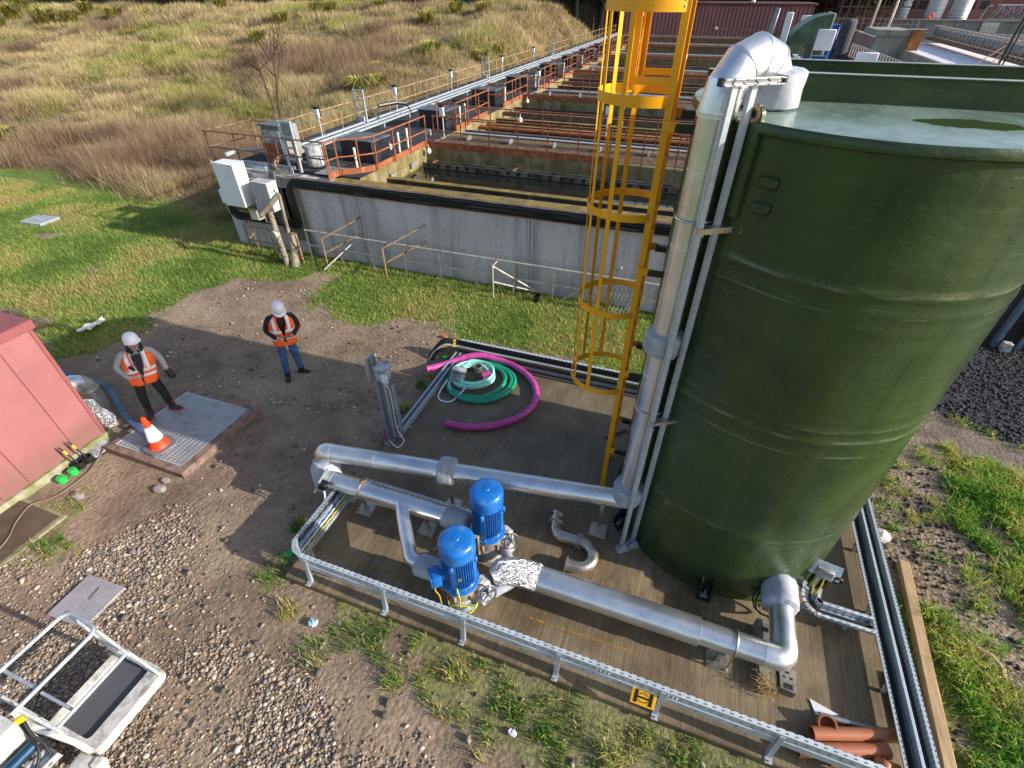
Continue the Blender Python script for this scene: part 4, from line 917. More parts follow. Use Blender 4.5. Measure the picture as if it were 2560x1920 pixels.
# ------------------------------------------------------------------ cable trays
def tray_legs(t, spots):
    for (x, y), (tx, ty), h in spots:
        bm = B(); q = Vector((tx - x, ty - y, 0)); ang = math.atan2(q.y, q.x) if q.length > 1e-6 else PI / 2; e = Vector((-math.sin(ang), math.cos(ang), 0)) * .028
        lo, hi = Vector((x, y, .006)), Vector((tx, ty, h))
        f = Vector((math.cos(ang), math.sin(ang), 0)) * .006
        prf = [lo - e - f, lo + e - f, lo + e + f, lo - e + f]; prh = [hi - e - f, hi + e - f, hi + e + f, hi - e + f]
        A = [bm.verts.new(v) for v in prf]; C = [bm.verts.new(v) for v in prh]
        for k in range(4): bm.faces.new((A[k], A[(k+1) % 4], C[(k+1) % 4], C[k]))
        bm.faces.new(A[::-1]); bm.faces.new(C)
        for s in (-1, 1):
            g = [lo + e * s, hi + e * s, hi + e * s + Vector((math.cos(ang), math.sin(ang), 0)) * .05, lo + e * s + Vector((math.cos(ang), math.sin(ang), 0)) * .05]
            bm.faces.new([bm.verts.new(v) for v in g])
        ob(bm, lo + Vector((math.cos(ang), math.sin(ang), 0)) * -.02 + Vector((0, 0, .0)), (.09, .075, .008), (0, 0, ang))
        lg = fin('leg', bm, GALV, t)
        bm = B(); lathe(bm, [(.012, .004), (.012, .016)], lo - Vector((math.cos(ang), math.sin(ang), 0)) * .04, 6); fin('bolt', bm, BOLT, lg)
ft = thing('front_tray', 'long perforated cable tray standing on edge along the front of the pad', 'cable tray', (-.2, 2.52, 0))
TH0, TH1 = .24, .50
bm = B()
prof = [(0, TH0), (0, TH0 + .12), (-.012, TH0 + .128), (-.012, TH0 + .14), (0, TH0 + .148), (0, TH1 - .004), (.0, TH1), (.06, TH1), (.06, TH1 - .004), (.004, TH1 - .004), (.004, TH0 + .004), (.06, TH0 + .004), (.06, TH0)]
extr(bm, prof, (-4.0, 2.515, 0), (3.45, 2.515, 0), (0, 1, 0), (0, 0, 1)); fin('channel', bm, TRAYF, ft)
bm = B(); bx(bm, -4.0, 3.45, 2.516, 2.574, TH1 + .001, TH1 + .004); fin('perforated_lip', bm, PERX, ft)
bm = B(); x = -3.9
while x < 3.4:
    bx(bm, x, x + .035, 2.5115, 2.513, TH1 - .05, TH1 - .044); bx(bm, x, x + .006, 2.5115, 2.513, TH0 + .03, TH0 + .10) if int(x * 10) % 4 == 0 else None; bx(bm, x + .02, x + .045, 2.5115, 2.513, TH0 + .17, TH0 + .176); x += .105
fin('slot', bm, DARKP, ft)
bm = B(); poly = fillet([(-3.98, 2.545, .37), (-4.12, 2.58, .37), (-4.22, 2.72, .37)], .15, 4)
p_, T_, N_ = frames(poly)
for a, b in zip(p_, p_[1:]):
    d = (b - a).normalized(); s = Vector((d.y, -d.x, 0)); m = (a + b) / 2; ob(bm, m + s * .03, ((b - a).length + .004, .004, TH1 - TH0), (0, 0, math.atan2(d.y, d.x))); ob(bm, m + Vector((0, 0, (TH1 - TH0) / 2)), ((b - a).length + .004, .062, .004), (0, 0, math.atan2(d.y, d.x)))
fin('corner_piece', bm, GALV, ft)
for x in (-2.72, -2.40, .20, .95):
    bm = B(); bx(bm, x - .1, x + .1, 2.509, 2.513, TH0 + .16, TH1 - .01); 
    for dx in (-.07, -.025, .025, .07): ball(bm, (x + dx, 2.508, TH1 - .035), .008, sub=1); ball(bm, (x + dx, 2.508, TH0 + .19), .008, sub=1)
    fin('splice_plate', bm, GALV, ft)
tray_legs(ft, [((x, 2.45), (x, 2.505), TH1 - .02) for x in (-3.90, -2.69, -1.55, -.32, .87, 2.08, 3.2)])
CY, CBLK, CBLU = M('yellow_cable', '#c9b43a', .5), BLACK, M('blue_grey_conduit', '#8fa3bb', .4, .3)
lt = thing('left_tray', 'galvanised tray full of conduits and yellow cable along the left front edge of the pad', 'cable tray', (-4.2, 3.2, 0))
bm = B(); y0, y1 = 2.70, 3.95
extr(bm, [(0, .18), (0, .46), (.055, .46), (.055, .455), (.005, .455), (.005, .18)], (-4.27, y0, 0), (-4.27, y1, 0), (1, 0, 0), (0, 0, 1)); extr(bm, [(0, .16), (0, .22), (.004, .22), (.004, .164), (.16, .164), (.16, .22), (.164, .22), (.164, .16)], (-4.265, y0, 0), (-4.265, y1, 0), (1, 0, 0), (0, 0, 1)); fin('channel', bm, PERY, lt)
for x, z, r_, m_, nm in ((-4.215, .40, .013, CBLK, 'cable'), (-4.19, .34, .022, CBLU, 'conduit'), (-4.165, .27, .02, GALV, 'conduit'), (-4.135, .225, .012, CY, 'cable'), (-4.11, .205, .016, CBLU, 'conduit')):
    bm = B(); tube(bm, [(x, y0 + .02 * i, z + .006 * math.sin(i * .9 + x * 50)) for i in range(int((y1 - y0) / .02) + 1)], r_, 8); fin(nm, bm, m_, lt)
for y in (2.8, 3.85):
    bm = B(); bx(bm, -4.26, -4.10, y - .02, y + .02, .0, .158); fin('leg', bm, GALV, lt)
mt = thing('rear_left_tray', 'low double galvanised tray along the left edge of the pad behind the post', 'cable tray', (-4.2, 6.6, 0))
bm = B()
for x in (-4.26, -4.15): extr(bm, [(0, .04), (0, .15), (.045, .15), (.045, .146), (.004, .146), (.004, .044), (.045, .044), (.045, .04)], (x, 5.35, 0), (x, 8.1, 0), (1, 0, 0), (0, 0, 1))
fin('channel', bm, PERY, mt)
bm = B()
for y in (5.7, 6.7, 7.7): bx(bm, -4.27, -4.09, y - .02, y + .02, 0.0, .039)
fin('leg', bm, GALV, mt)
bt = thing('back_tray', 'dark cable tray carrying black cables along the back edge of the pad', 'cable tray', (-1.0, 8.3, 0))
bm = B(); x0, x1 = -4.22, 3.3
extr(bm, [(.06, .08), (.06, .36), (.0, .36), (.0, .355), (.055, .355), (.055, .08)], (x0, 8.28, 0), (x1, 8.28, 0), (0, 1, 0), (0, 0, 1)); fin('back_channel', bm, PERX, bt)
bm = B(); extr(bm, [(0, .05), (.2, .05), (.2, .1), (.196, .1), (.196, .054), (.004, .054), (.004, .12), (0, .12)], (x0, 8.12, 0), (x1, 8.12, 0), (0, 1, 0), (0, 0, 1)); fin('floor_channel', bm, PERD, bt)
for y, z, r_, m_ in ((8.30, .30, .03, CBLK), (8.29, .235, .028, CBLK), (8.24, .2, .025, GALV), (8.21, .13, .028, CBLK), (8.165, .10, .022, CBLK), (8.26, .14, .02, CY)):
    bm = B(); off = (y - 8.1) * 1.2
    tube(bm, spline([(x0 - .50 - off, 7.9 + off * .3, GZ - .05), (x0 - .42 - off * .8, 8.0 + off * .4, .05), (x0 - .28 - off * .4, y - .08, z + .02), (x0 - .05, y, z), (x0 + .4, y, z), (0, y, z + .004), (x1, y, z)], 8), r_, 8); fin('cable', bm, m_, bt)
bm = B()
for y, z in ((8.30, .30), (8.29, .235), (8.24, .2)): rod(bm, (x0 - .16, y - .03, z + .012), (x0 - .11, y - .02, z + .006), .032, 10)
fin('cable_sleeve', bm, CY, bt)
bm = B()
for x in (-3.9, -2.5, -1.1, .3): bx(bm, x - .02, x + .02, 8.14, 8.32, 0, .049)
fin('leg', bm, GALV, bt)
bm = B(); bx(bm, -4.1, .9, 8.03, 8.10, .002, .03, .006); single('dark_strip', bm, M('dark_strip_finish', '#3c3b3f', .5), 'dark strip on the pad in front of the back cable tray', 'strip')  # narrow raised dark strip in front of the back tray
rt = thing('right_tray', 'twin cable tray with perforated sides along the right edge of the pad', 'cable tray', (3.52, 4.2, 0))
y0, y1 = 2.2, 7.6
bm = B()
extr(bm, [(0, .16), (.245, .16), (.245, .28), (.285, .28), (.285, .276), (.249, .276), (.249, .155), (0, .155)], (3.37, y0, 0), (3.37, y1, 0), (1, 0, 0), (0, 0, 1)); fin('outer_flange', bm, PERY, rt)
bm = B(); bx(bm, 3.485, 3.52, y0, y1, .16, .27, .003); fin('divider', bm, GALV, rt)
bm = B(); bx(bm, 3.365, 3.37, y0, y1, .155, .23); bx(bm, 3.335, 3.369, y0, y1, .226, .23); fin('inner_flange', bm, PERY, rt)
for x, r_ in ((3.40, .018), (3.44, .02), (3.55, .02), (3.585, .018)):
    bm = B(); tube(bm, [(x + .004 * math.sin(i), y0 + (y1 - y0) * i / 30, .18 + .004 * math.cos(i * 1.3)) for i in range(31)], r_, 8); fin('cable', bm, CBLK, rt)
for y in (2.6, 3.6, 4.6, 5.6, 6.8):
    bm = B(); bx(bm, 3.35, 3.63, y - .02, y + .02, .11, .15); bx(bm, 3.58, 3.62, y - .02, y + .02, 0.0, .11); bx(bm, 3.37, 3.41, y - .02, y + .02, 0.0, .11); fin('leg', bm, GALV, rt)
    bm = B(); bx(bm, 3.625, 3.70, y - .025, y + .025, .10, .15); fin('end_bracket', bm, GALV, rt)
it = thing('inner_tray', 'narrow perforated cable tray lying behind the delivery pipe towards the rear pump', 'cable tray', (-3.2, 4.15, 0))
bm = B(); extr(bm, [(0, .10), (0, .16), (.004, .16), (.004, .104), (.11, .104), (.11, .2), (.055, .2), (.055, .204), (.114, .204), (.114, .10)], (-4.1, 4.10, 0), (-2.15, 4.10, 0), (0, 1, 0), (0, 0, 1)); fin('channel', bm, PERX, it)
for y in (4.125, 4.155):
    bm = B(); tube(bm, [(-4.2, 4.1, .3), (-4.12, y, .16), (-4.0, y, .125), (-2.2, y, .125), (-2.0, 4.02, .3)], .014, 8); fin('cable', bm, CBLK, it)
bm = B()
for x in (-3.9, -3.1, -2.3): bx(bm, x - .02, x + .02, 4.10, 4.21, 0, .098); bx(bm, x - .012, x + .012, 4.215, 4.22, .1, .25)
fin('leg', bm, GALV, it)
st = thing('branch_tray', 'short cable tray from the right hand tray to the white junction box', 'cable tray', (2.9, 4.3, 0))
pp_ = fillet([(2.66, 4.62, .2), (2.58, 4.30, .2), (3.33, 4.285, .2)], .12, 5)
bm = B()
for a, b in zip(pp_, pp_[1:]):
    d = (b - a); m = (a + b) / 2; ang = math.atan2(d.y, d.x); s = Vector((-d.y, d.x, 0)).normalized(); L_ = d.length + .006
    ob(bm, m - Vector((0, 0, .05)), (L_, .15, .005), (0, 0, ang)); ob(bm, m + s * .075, (L_, .005, .1), (0, 0, ang)); ob(bm, m - s * .075, (L_, .005, .1), (0, 0, ang)); ob(bm, m + s * .095 + Vector((0, 0, .05)), (L_, .04, .004), (0, 0, ang)); ob(bm, m - s * .095 + Vector((0, 0, .05)), (L_, .04, .004), (0, 0, ang))
fin('channel', bm, PERX, st)
bm = B(); tube(bm, [Vector((p.x, p.y, .19)) for p in pp_], .016, 8); fin('cable', bm, CBLK, st)
bm = B(); bx(bm, 2.55, 2.60, 4.36, 4.40, .002, .15); bx(bm, 3.05, 3.09, 4.26, 4.30, .002, .15); fin('leg', bm, GALV, st)
t = thing('junction_box', 'white junction box on a grey plate beside the tank inlet', 'junction box', (2.68, 4.60, 0))
bm = B(); ob(bm, (2.70, 4.66, .58), (.36, .02, .2), (-.55, 0, -.15)); bx(bm, 2.66, 2.72, 4.66, 4.70, .005, .55); fin('backplate', bm, GALV, t)
bm = B(); ob(bm, (2.68, 4.60, .58), (.2, .09, .13), (-.35, 0, -.15), .012); fin('enclosure', bm, WHITEG, t)
bm = B(); tube(bm, [(2.86 + .05 * math.cos(a), 4.60, .50 + .05 * math.sin(a)) for a in [2 * PI * i / 16 for i in range(16)]], .018, 8, closed=True); fin('cable_ring', bm, BLACK, t)
bm = B(); tube(bm, fillet([(2.62, 4.58, .52), (2.62, 4.56, .38), (2.64, 4.5, .22)], .05, 4), .012, 8); tube(bm, fillet([(2.70, 4.58, .52), (2.71, 4.55, .36), (2.68, 4.5, .21)], .05, 4), .012, 8); fin('cable', bm, CY, t)
bm = B(); tube(bm, spline([(1.98, 4.30, .36), (1.92, 4.24, .2), (1.96, 4.16, .06), (2.04, 4.08, .06), (2.06, 3.95, .25), (2.06, 3.9, .3)], 6), .011, 8); tube(bm, spline([(1.99, 4.29, .34), (1.96, 4.2, .16), (2.0, 4.13, .05), (2.07, 4.06, .08), (2.08, 3.95, .26)], 6), .011, 8); single('sensor_cable', bm, BLACK, 'black cables drooping below the tank inlet pipe', 'cable')

# isolator post
t = thing('isolator_post', 'grey channel post carrying a switch box at the left edge of the pad', 'post', (-4.25, 5.26, 0))
bm = B(); extr(bm, chan(.10, .045, .005), (-4.27, 5.22, .004), (-4.27, 5.22, 1.93), (0, 1, 0), (1, 0, 0)); bx(bm, -4.33, -4.20, 5.14, 5.32, .002, .012); bx(bm, -4.31, -4.27, 5.165, 5.275, 1.93, 1.94); fin('upright', bm, galv('post_steel', '#8a97a2', '#6c7883'), t)
bm = B(); bx(bm, -4.32, -4.30, 5.08, 5.36, 1.50, 1.95, .006); fin('mounting_plate', bm, GREYP, t)
bm = B(); extr(bm, chan(.06, .05, .004), (-4.17, 5.28, .16), (-4.17, 5.28, 1.42), (0, 1, 0), (1, 0, 0)); extr(bm, chan(.05, .045, .004), (-4.08, 5.36, .16), (-4.08, 5.36, 1.30), (0, 1, 0), (1, 0, 0)); fin('cable_channel', bm, GALV, t)
bm = B(); bx(bm, -4.22, -4.02, 5.16, 5.36, 1.52, 1.78, .012); bm2 = fin('switch_box', bm, WHITEG, t)
bm = B(); bx(bm, -4.24, -3.99, 5.12, 5.38, 1.782, 1.80, .004); fin('rain_hood', bm, WHITEG, bm2)
bm = B(); rod(bm, (-4.06, 5.14, 1.64), (-4.06, 5.165, 1.64), .06, 16); bx(bm, -4.10, -3.98, 5.13, 5.17, 1.52, 1.66, .01); fin('switch_face', bm, M('pale_cyan_switch', '#c5dbe0', .4), bm2)
bm = B(); tube(bm, spline([(-4.10, 5.26, 1.52), (-4.12, 5.24, 1.40), (-4.10, 5.30, 1.2), (-4.1, 5.29, .4), (-4.06, 5.30, .22), (-3.98, 5.26, .1), (-4.06, 5.14, .03), (-4.25, 5.20, .10), (-4.40, 5.36, .05), (-4.45, 5.39, -.1)], 6), .011, 8); fin('cable', bm, M('white_cable', '#d5d8da', .4), t)
bm = B(); lathe(bm, [(.062, GZ - .02), (.068, .0), (.068, .07), (.056, .07), (.052, -.05), (.0001, -.05)], (-4.45, 5.41, 0), 20); single('cable_duct', bm, PINK, 'magenta duct stub standing beside the foot of the switch post', 'duct')
GRN = M('bright_green_cap', '#1fa84e', .4, 0, .06, 4)
for i, (x, y, lab) in enumerate(((-4.55, 2.74, 'green round duct cap nearest the front left corner of the pad'), (-4.58, 2.95, 'green round duct cap in the grass just behind the corner one'), (-4.56, 8.12, 'green round duct cap at the back left corner of the pad'))):
    t = thing('duct_plug', lab, 'duct cap', (x, y, GZ), 'green duct caps round the pad')
    bm = B(); lathe(bm, [(.07, GZ - .05), (.075, GZ + .04), (.072, GZ + .055), (.05, GZ + .06), (.0001, GZ + .062)], (x, y, 0), 24); fin('cap', bm, GRN, t)
for i, (x, y, lab) in enumerate(((-4.50, 3.12, 'blue grey open duct stub beside the left front tray'), (-4.47, 3.42, 'pale open duct stub behind the blue grey one at the left tray'))):
    bm = B(); lathe(bm, [(.07, GZ - .05), (.075, GZ + .10), (.062, GZ + .10), (.06, GZ), (.0001, GZ)], (x, y, 0), 20); single('duct_stub', bm, M('blue_duct', '#5d7797', .5) if i == 0 else JACKET, lab, 'duct')

# ------------------------------------------------------------------ odds and ends on the pad
def pipe_len(name, a, b, r_, mat, lab, cat, socket=None):
    t = thing(name, lab, cat, tuple((Vector(a) + Vector(b)) / 2))
    bm = B(); tube(bm, [a, b], r_, 28, cap=False); tube(bm, [a, b], r_ - .008, 28, cap=False)
    d = (Vector(b) - Vector(a)).normalized()
    for e in (Vector(a), Vector(b)):
        m = aim(d); A = [bm.verts.new(e + m @ Vector((r_ * math.cos(2*PI*i/28), r_ * math.sin(2*PI*i/28), 0))) for i in range(28)]; C = [bm.verts.new(e + m @ Vector(((r_-.008) * math.cos(2*PI*i/28), (r_-.008) * math.sin(2*PI*i/28), 0))) for i in range(28)]
        for i in range(28): bm.faces.new((A[i], A[(i+1) % 28], C[(i+1) % 28], C[i]))
    fin('pipe_wall', bm, mat, t)
    if socket:
        bm = B(); e = Vector(b) - d * .1; tube(bm, [e, e + d * .02, e + d * .04, e + d * .06, Vector(b) + d * .005], r_, 28, radii=[r_ + .002, r_ + .012, r_ + .004, r_ + .012, r_ + .012]); fin('socket', bm, mat, t)
    return t
pipe_len('drain_pipe', (2.52, 2.82, .075), (3.42, 3.12, .075), .072, ORANGEP, 'terracotta drain pipe without a socket, the upper of the two long ones', 'pipe')
pipe_len('drain_pipe', (2.35, 2.60, .075), (3.27, 2.92, .075), .072, ORANGEP, 'terracotta drain pipe with a ribbed socket end, the lower of the two long ones', 'pipe', True)
pipe_len('drain_pipe_offcut', (2.66, 2.62, .07), (2.97, 2.72, .07), .068, M('pale_terracotta', '#c28563', .5), 'pale stubby terracotta offcut in front of the long drain pipes', 'pipe piece')
t = pipe_len('drain_elbow', (3.12, 2.60, .10), (3.2, 2.76, .10), .08, ORANGEP, 'terracotta drain elbow lying by the right hand tray', 'pipe elbow', True)
bm = B(); tube(bm, fillet([(3.12, 2.62, .1), (3.18, 2.74, .1), (3.34, 2.74, .09)], .1, 5), .07, 20); fin('bend', bm, ORANGEP, t)
t = thing('drain_coupling', 'upright terracotta coupling ring with a red cap beside the grey tube', 'coupling', (2.68, 2.97, 0))
m = aim((-.1, -.45, .9)); bm = B(); lathe(bm, [(.085, -.06), (.088, .0), (.096, .02), (.096, .07), (.078, .07), (.074, .0), (.074, -.05), (.0001, -.05)], (2.68, 2.97, .085), 28, m); fin('ring', bm, ORANGEP, t)
bm = B(); ob(bm, (2.80, 2.94, .035), (.05, .06, .05), (0, .3, .4), .01); fin('red_cap', bm, M('red_cap', '#a3232b', .4), t)
pipe_len('conduit_length', (2.64, 3.07, .035), (3.40, 3.13, .035), .03, galv('old_conduit', '#8b9294', '#6c7173'), 'grey metal tube lying behind the terracotta pipes', 'tube')
bm = B(); bm.faces.new([bm.verts.new(v) for v in ((2.56, 3.22, .012), (2.61, 3.06, .012), (2.85, 3.14, .03))]); r_ = bmesh.ops.extrude_face_region(bm, geom=bm.faces[:]); bmesh.ops.translate(bm, verts=[v for v in r_['geom'] if isinstance(v, bmesh.types.BMVert)], vec=(0, 0, .004)); single('white_offcut', bm, WHITEP, 'white triangular sheet offcut at the end of the grey tube', 'sheet')
bm = B(); bx(bm, 3.46, 3.54, 3.15, 3.85, .003, .02); bx(bm, 3.535, 3.54, 3.15, 3.85, .02, .07); single('angle_strip', bm, M('blue_steel_angle', '#6f93bd', .4, .3), 'blue grey metal angle leaning beside the right hand tray', 'angle')
bm = B(); ob(bm, (2.22, 2.66, .03), (.42, .09, .035), (0, 0, -.12), .004); single('wood_batten', bm, WOODR, 'short reddish wooden batten behind the front tray', 'batten')
bm = B(); ob(bm, (3.97, 3.7, -.075), (.14, 4.0, .11), (0, 0, -.055), .012); single('timber_baulk', bm, WOOD, 'long pale timber baulk lying on the grass along the right of the pad', 'timber')
bm = B(); tube(bm, [(-.56, 6.68, .012), (-.22, 7.02, .012)], .012, 8); tube(bm, [(-.53, 6.66, .012), (-.2, 6.99, .012)], .012, 8); single('steel_bars', bm, M('dark_steel_bar', '#4c4b50', .4, .5), 'dark steel bars lying on the pad behind the ladder foot', 'bar')
# concrete blocks under the elbow
def block(name, pts, z0, z1, lab, holes):
    t = thing(name, lab, 'block', (sum(p[0] for p in pts) / 4, sum(p[1] for p in pts) / 4, 0)); bm = B(); prism(bm, pts, z0, z1); bmesh.ops.bevel(bm, geom=bm.edges[:], offset=.006, affect='EDGES'); fin('body', bm, CONC, t)
    for (hx, hy, w_, h_) in holes: bm = B(); bx(bm, hx - w_, hx + w_, hy - h_, hy + h_, z1 + .001, z1 + .003); fin('hole', bm, DARKP, t)
    return t
block('concrete_block', [(1.95, 3.58), (2.14, 3.58), (2.14, 3.92), (1.95, 3.92)], .003, .20, 'pale concrete block with a square hole behind the pipe elbow', [(2.045, 3.79, .035, .03)])
block('hollow_block', [(2.20, 3.16), (2.38, 3.16), (2.38, 3.42), (2.20, 3.42)], .003, .14, 'hollow concrete block with broken holes in front of the pipe elbow', [(2.29, 3.21, .05, .03), (2.25, 3.31, .015, .012), (2.33, 3.31, .015, .012), (2.29, 3.37, .02, .012)])
block('concrete_block', [(1.98, 3.14), (2.17, 3.14), (2.17, 3.46), (1.98, 3.46)], .003, .12, 'low concrete block covered in straw under the pipe elbow', [])
r = np.random.default_rng(4); n = 260; px = r.normal(2.07, .05, n); py = r.normal(3.16, .05, n); pz = r.uniform(.0, .13, n)
v = blades(px, py, pz, r.uniform(.05, .14, n), r.uniform(.004, .007, n), r.uniform(.8, 1.4, n), np.array([lin('#b59a62')] * n) * r.uniform(.7, 1.2, (n, 1)), r); o = np_mesh('straw', *v[:2], DRY, {'col': v[2]}); tag(o, 'clump of dry straw hanging over the low concrete block', 'straw')
# hydrant style marker plate
t = thing('marker_plate', 'yellow marker plate with a black H fixed to the front cable tray', 'sign', (.69, 2.49, .33))
bm = B(); c = Vector((.69, 2.455, .30)); tilt = (-.62, 0, 0); ob(bm, c, (.27, .012, .20), tilt, .004); fin('plate', bm, M('sign_yellow', '#f0b010', .4, 0, .04), t)
bm = B(); R_ = Euler(tilt).to_matrix()
for dx, w_, dz, h_ in ((-.082, .036, 0, .15), (.082, .036, 0, .15)): ob(bm, c + R_ @ Vector((dx, -.0075, dz)), (w_, .004, h_), tilt)
ob(bm, c + R_ @ Vector((0, -.0075, .0)), (.128, .004, .022), tilt)
for s in (-1, 1): tube(bm, [c + R_ @ Vector((.045 * math.cos(a), -.008, s * (.032 + .022 * math.sin(a)))) for a in [PI * i / 10 for i in range(11)]], .004, 6)
fin('letter', bm, M('sign_black', '#15130f', .5), t)
bm = B(); ob(bm, c + R_ @ Vector((.02, .03, .085)), (.17, .05, .05), tilt, .006); fin('clip', bm, WHITEP, t)
r = random.Random(9)
for i in range(26):
    pass
# ------------------------------------------------------------------ hut and things round it
def panel_mat():
    k = NT('faded_red_panel'); s = k.sep(); n = k.noise(1.2, 6, .65); n2 = k.noise(7, 5, .7); st = k.noise((5, 5, .5), 5, .7)
    c = k.mix(k.ramp(n, .3, .7), lin('#8a5658'), lin('#996263')); c = k.mix(k.ramp(st, .55, .75, 0, .35), c, lin('#7d4c4d')); c = k.mix(k.ramp(n2, .6, .75, 0, .3), c, lin('#b07a78'))
    dirt = k.ramp(k.math('ADD', s[2], k.math('MULTIPLY', k.math('SUBTRACT', n2, .5), 1.1)), 2.55, 1.95, 0, .0); low = k.ramp(k.math('SUBTRACT', s[2], k.math('MULTIPLY', n2, .5)), .0, .30, .55, 0)
    c = k.mix(low, c, lin('#6d5348')); k.bsdf(c, k.ramp(n2, .3, .7, .5, .7), 0, k.bump(n, .15, .03)); return k.done()
PINKW = panel_mat()
_old = M('unused_panel', '#97565a', .6, 0, .05, 1.6, .05, 30, '#8a4d50', .6, 1.5)
PINKD = M('faded_red_roof', '#8f4f52', .7, 0, .12, 3, .2, 40, '#7c4544', .5, 3)
hut = thing('kiosk', 'faded red flat roofed kiosk at the left edge of the yard', 'kiosk', (-11.2, 2.0, GZ))
HX0, HX1, HY0, HY1, HZ = -13.0, -9.48, .2, 3.64, 2.30
bm = B(); bx(bm, HX0, HX1, HY0, HY1, .02, HZ - .001); fin('wall', bm, PINKW, hut)
bm = B()
for y in (1.92, 2.32, 3.12): bx(bm, HX1 - .01, HX1 + .0025, y - .007, y + .007, .05, HZ - .03)
fin('panel_joint', bm, M('dark_red_joint', '#5f3436', .7), hut)
bm = B()
for y in (1.86, 1.98, 2.26, 2.38, 3.06, 3.18, 3.58):
    for i in range(6): ball(bm, (HX1 + .001, y, .15 + i * .4), .011, (.5, 1, 1), 1)
fin('rivet', bm, M('panel_rivet', '#7d5052', .5), hut)
bm = B(); bx(bm, HX1 + .0, HX1 + .02, HY1 - .035, HY1 + .02, .02, HZ - .004); fin('corner_trim', bm, PINKD, hut)
bm = B(); bx(bm, HX0 - .07, HX1 + .07, HY0 - .07, HY1 + .07, HZ, HZ + .15, .01); fin('roof', bm, PINKD, hut)
PLINTH = M('mossy_concrete', '#a09a86', .9, 0, .15, 6, .4, 40, '#6d7042', .5, 4)
bm = B(); bx(bm, HX0 - .05, HX1 + .07, HY0, HY1 + .10, GZ - .1, .018, .01); fin('plinth', bm, PLINTH, hut)
DARKC = M('damp_brown_concrete', '#5c4d40', .85, 0, .2, 2, .3, 50, '#3d3a22', .6, 3)
bm = B(); bx(bm, -9.405, -8.46, -.4, 2.06, GZ - .1, GZ + .05, .01); struct('apron', bm, DARKC)
bm = B(); bx(bm, -9.42, -8.40, 1.0, 2.12, GZ - .1, GZ + .028, .006); struct('apron_edge', bm, PLINTH)
# grating in its concrete frame
KERB = M('reddish_concrete', '#8a7266', .85, 0, .15, 4, .35, 50, '#5d4a41', .55, 5)
gs = thing('grating_pit', 'square steel grating set in a reddish concrete frame', 'grating', (-8.2, 4.27, 0))
bm = B(); X0, X1, Y0, Y1 = -9.12, -7.26, 3.35, 5.20; a, b_, c, d = -9.01, -7.42, 3.48, 5.08
for q in ((X0, X1, Y0, c), (X0, X1, d, Y1), (X0, a, c, d), (b_, X1, c, d)): bx(bm, q[0], q[1], q[2], q[3], GZ - .2, 0, .008)
fin('frame', bm, KERB, gs)
bm = B(); n = 46
for i in range(n + 1):
    y = c + .02 + (d - c - .04) * i / n; bx(bm, a + .012, b_ - .012, y - .0085, y + .0085, -.03, -.002)
for i in range(17):
    x = a + .02 + (b_ - a - .04) * i / 16; bx(bm, x - .004, x + .004, c + .02, d - .02, -.012, -.0045)
for q in ((a, b_, c, c + .02), (a, b_, d - .02, d), (a, a + .02, c + .02, d - .02), (b_ - .02, b_, c + .02, d - .02)): bx(bm, q[0] + .002, q[1] - .002, q[2] + .002, q[3] - .002, -.032, .0)
fin('grating', bm, galv('pale_grating_steel', '#c4cacc', '#9fa7ab', .5, .4), gs)
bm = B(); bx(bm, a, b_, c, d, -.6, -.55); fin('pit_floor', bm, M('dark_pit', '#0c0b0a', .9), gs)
t = thing('drain_cover', 'small open mesh drain grid between the kiosk and the grating', 'drain grid', (-9.35, 3.36, GZ))
bm = B(); gx0, gx1, gy0, gy1, gzz = -9.36, -9.14, 3.05, 3.55, .0
gx0, gx1, gy0, gy1 = -9.52 + .12, -9.13, 3.16, 3.52
for i in range(7): y = gy0 + (gy1 - gy0) * i / 6; bx(bm, gx0, gx1, y - .008, y + .008, GZ + .05, GZ + .07)
for i in range(6): x = gx0 + (gx1 - gx0) * i / 5; bx(bm, x - .008, x + .008, gy0, gy1, GZ + .045, GZ + .068)
fin('grid', bm, WHITEG, t)
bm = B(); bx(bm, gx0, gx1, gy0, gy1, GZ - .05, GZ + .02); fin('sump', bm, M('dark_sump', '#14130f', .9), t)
for x, y, lab in ((-9.20, 2.60, 'bright green duct cap at the kiosk foot, further from the drain grid'), (-9.19, 2.79, 'bright green duct cap at the kiosk foot, next to the black duct stubs')):
    bm = B(); lathe(bm, [(.068, GZ - .05), (.072, -.04), (.068, -.025), (.05, -.02), (.0001, -.019)], (x, y, 0), 24); single('duct_plug', bm, GRN, lab, 'duct cap', 'green duct caps at the kiosk foot')
for i, (x, y, lab) in enumerate(((-9.22, 2.94, 'open black duct stub with a cable end, next to the green caps'), (-9.22, 3.09, 'open black duct stub with a cable end, next to the drain grid'))):
    t = thing('duct_stub', lab, 'duct', (x, y, GZ), 'black duct stubs at the kiosk foot')
    bm = B(); lathe(bm, [(.075, GZ - .05), (.08, .0), (.064, .0), (.06, GZ), (.0001, GZ)], (x, y, 0), 20); fin('pipe', bm, BLACK, t)
    bm = B(); tube(bm, [(x, y, GZ), (x - .03, y - .02, .12), (x - .08, y - .03, .25), (x - .12, y - .05, .36)], .014, 8); fin('cable', bm, M('navy_cable', '#2a2c3c', .5), t)
    bm = B(); rod(bm, (x - .065, y - .025, .20), (x - .09, y - .037, .28), .02, 10); fin('cable_tape', bm, M('yellow_tape', '#e6b41c', .4), t)
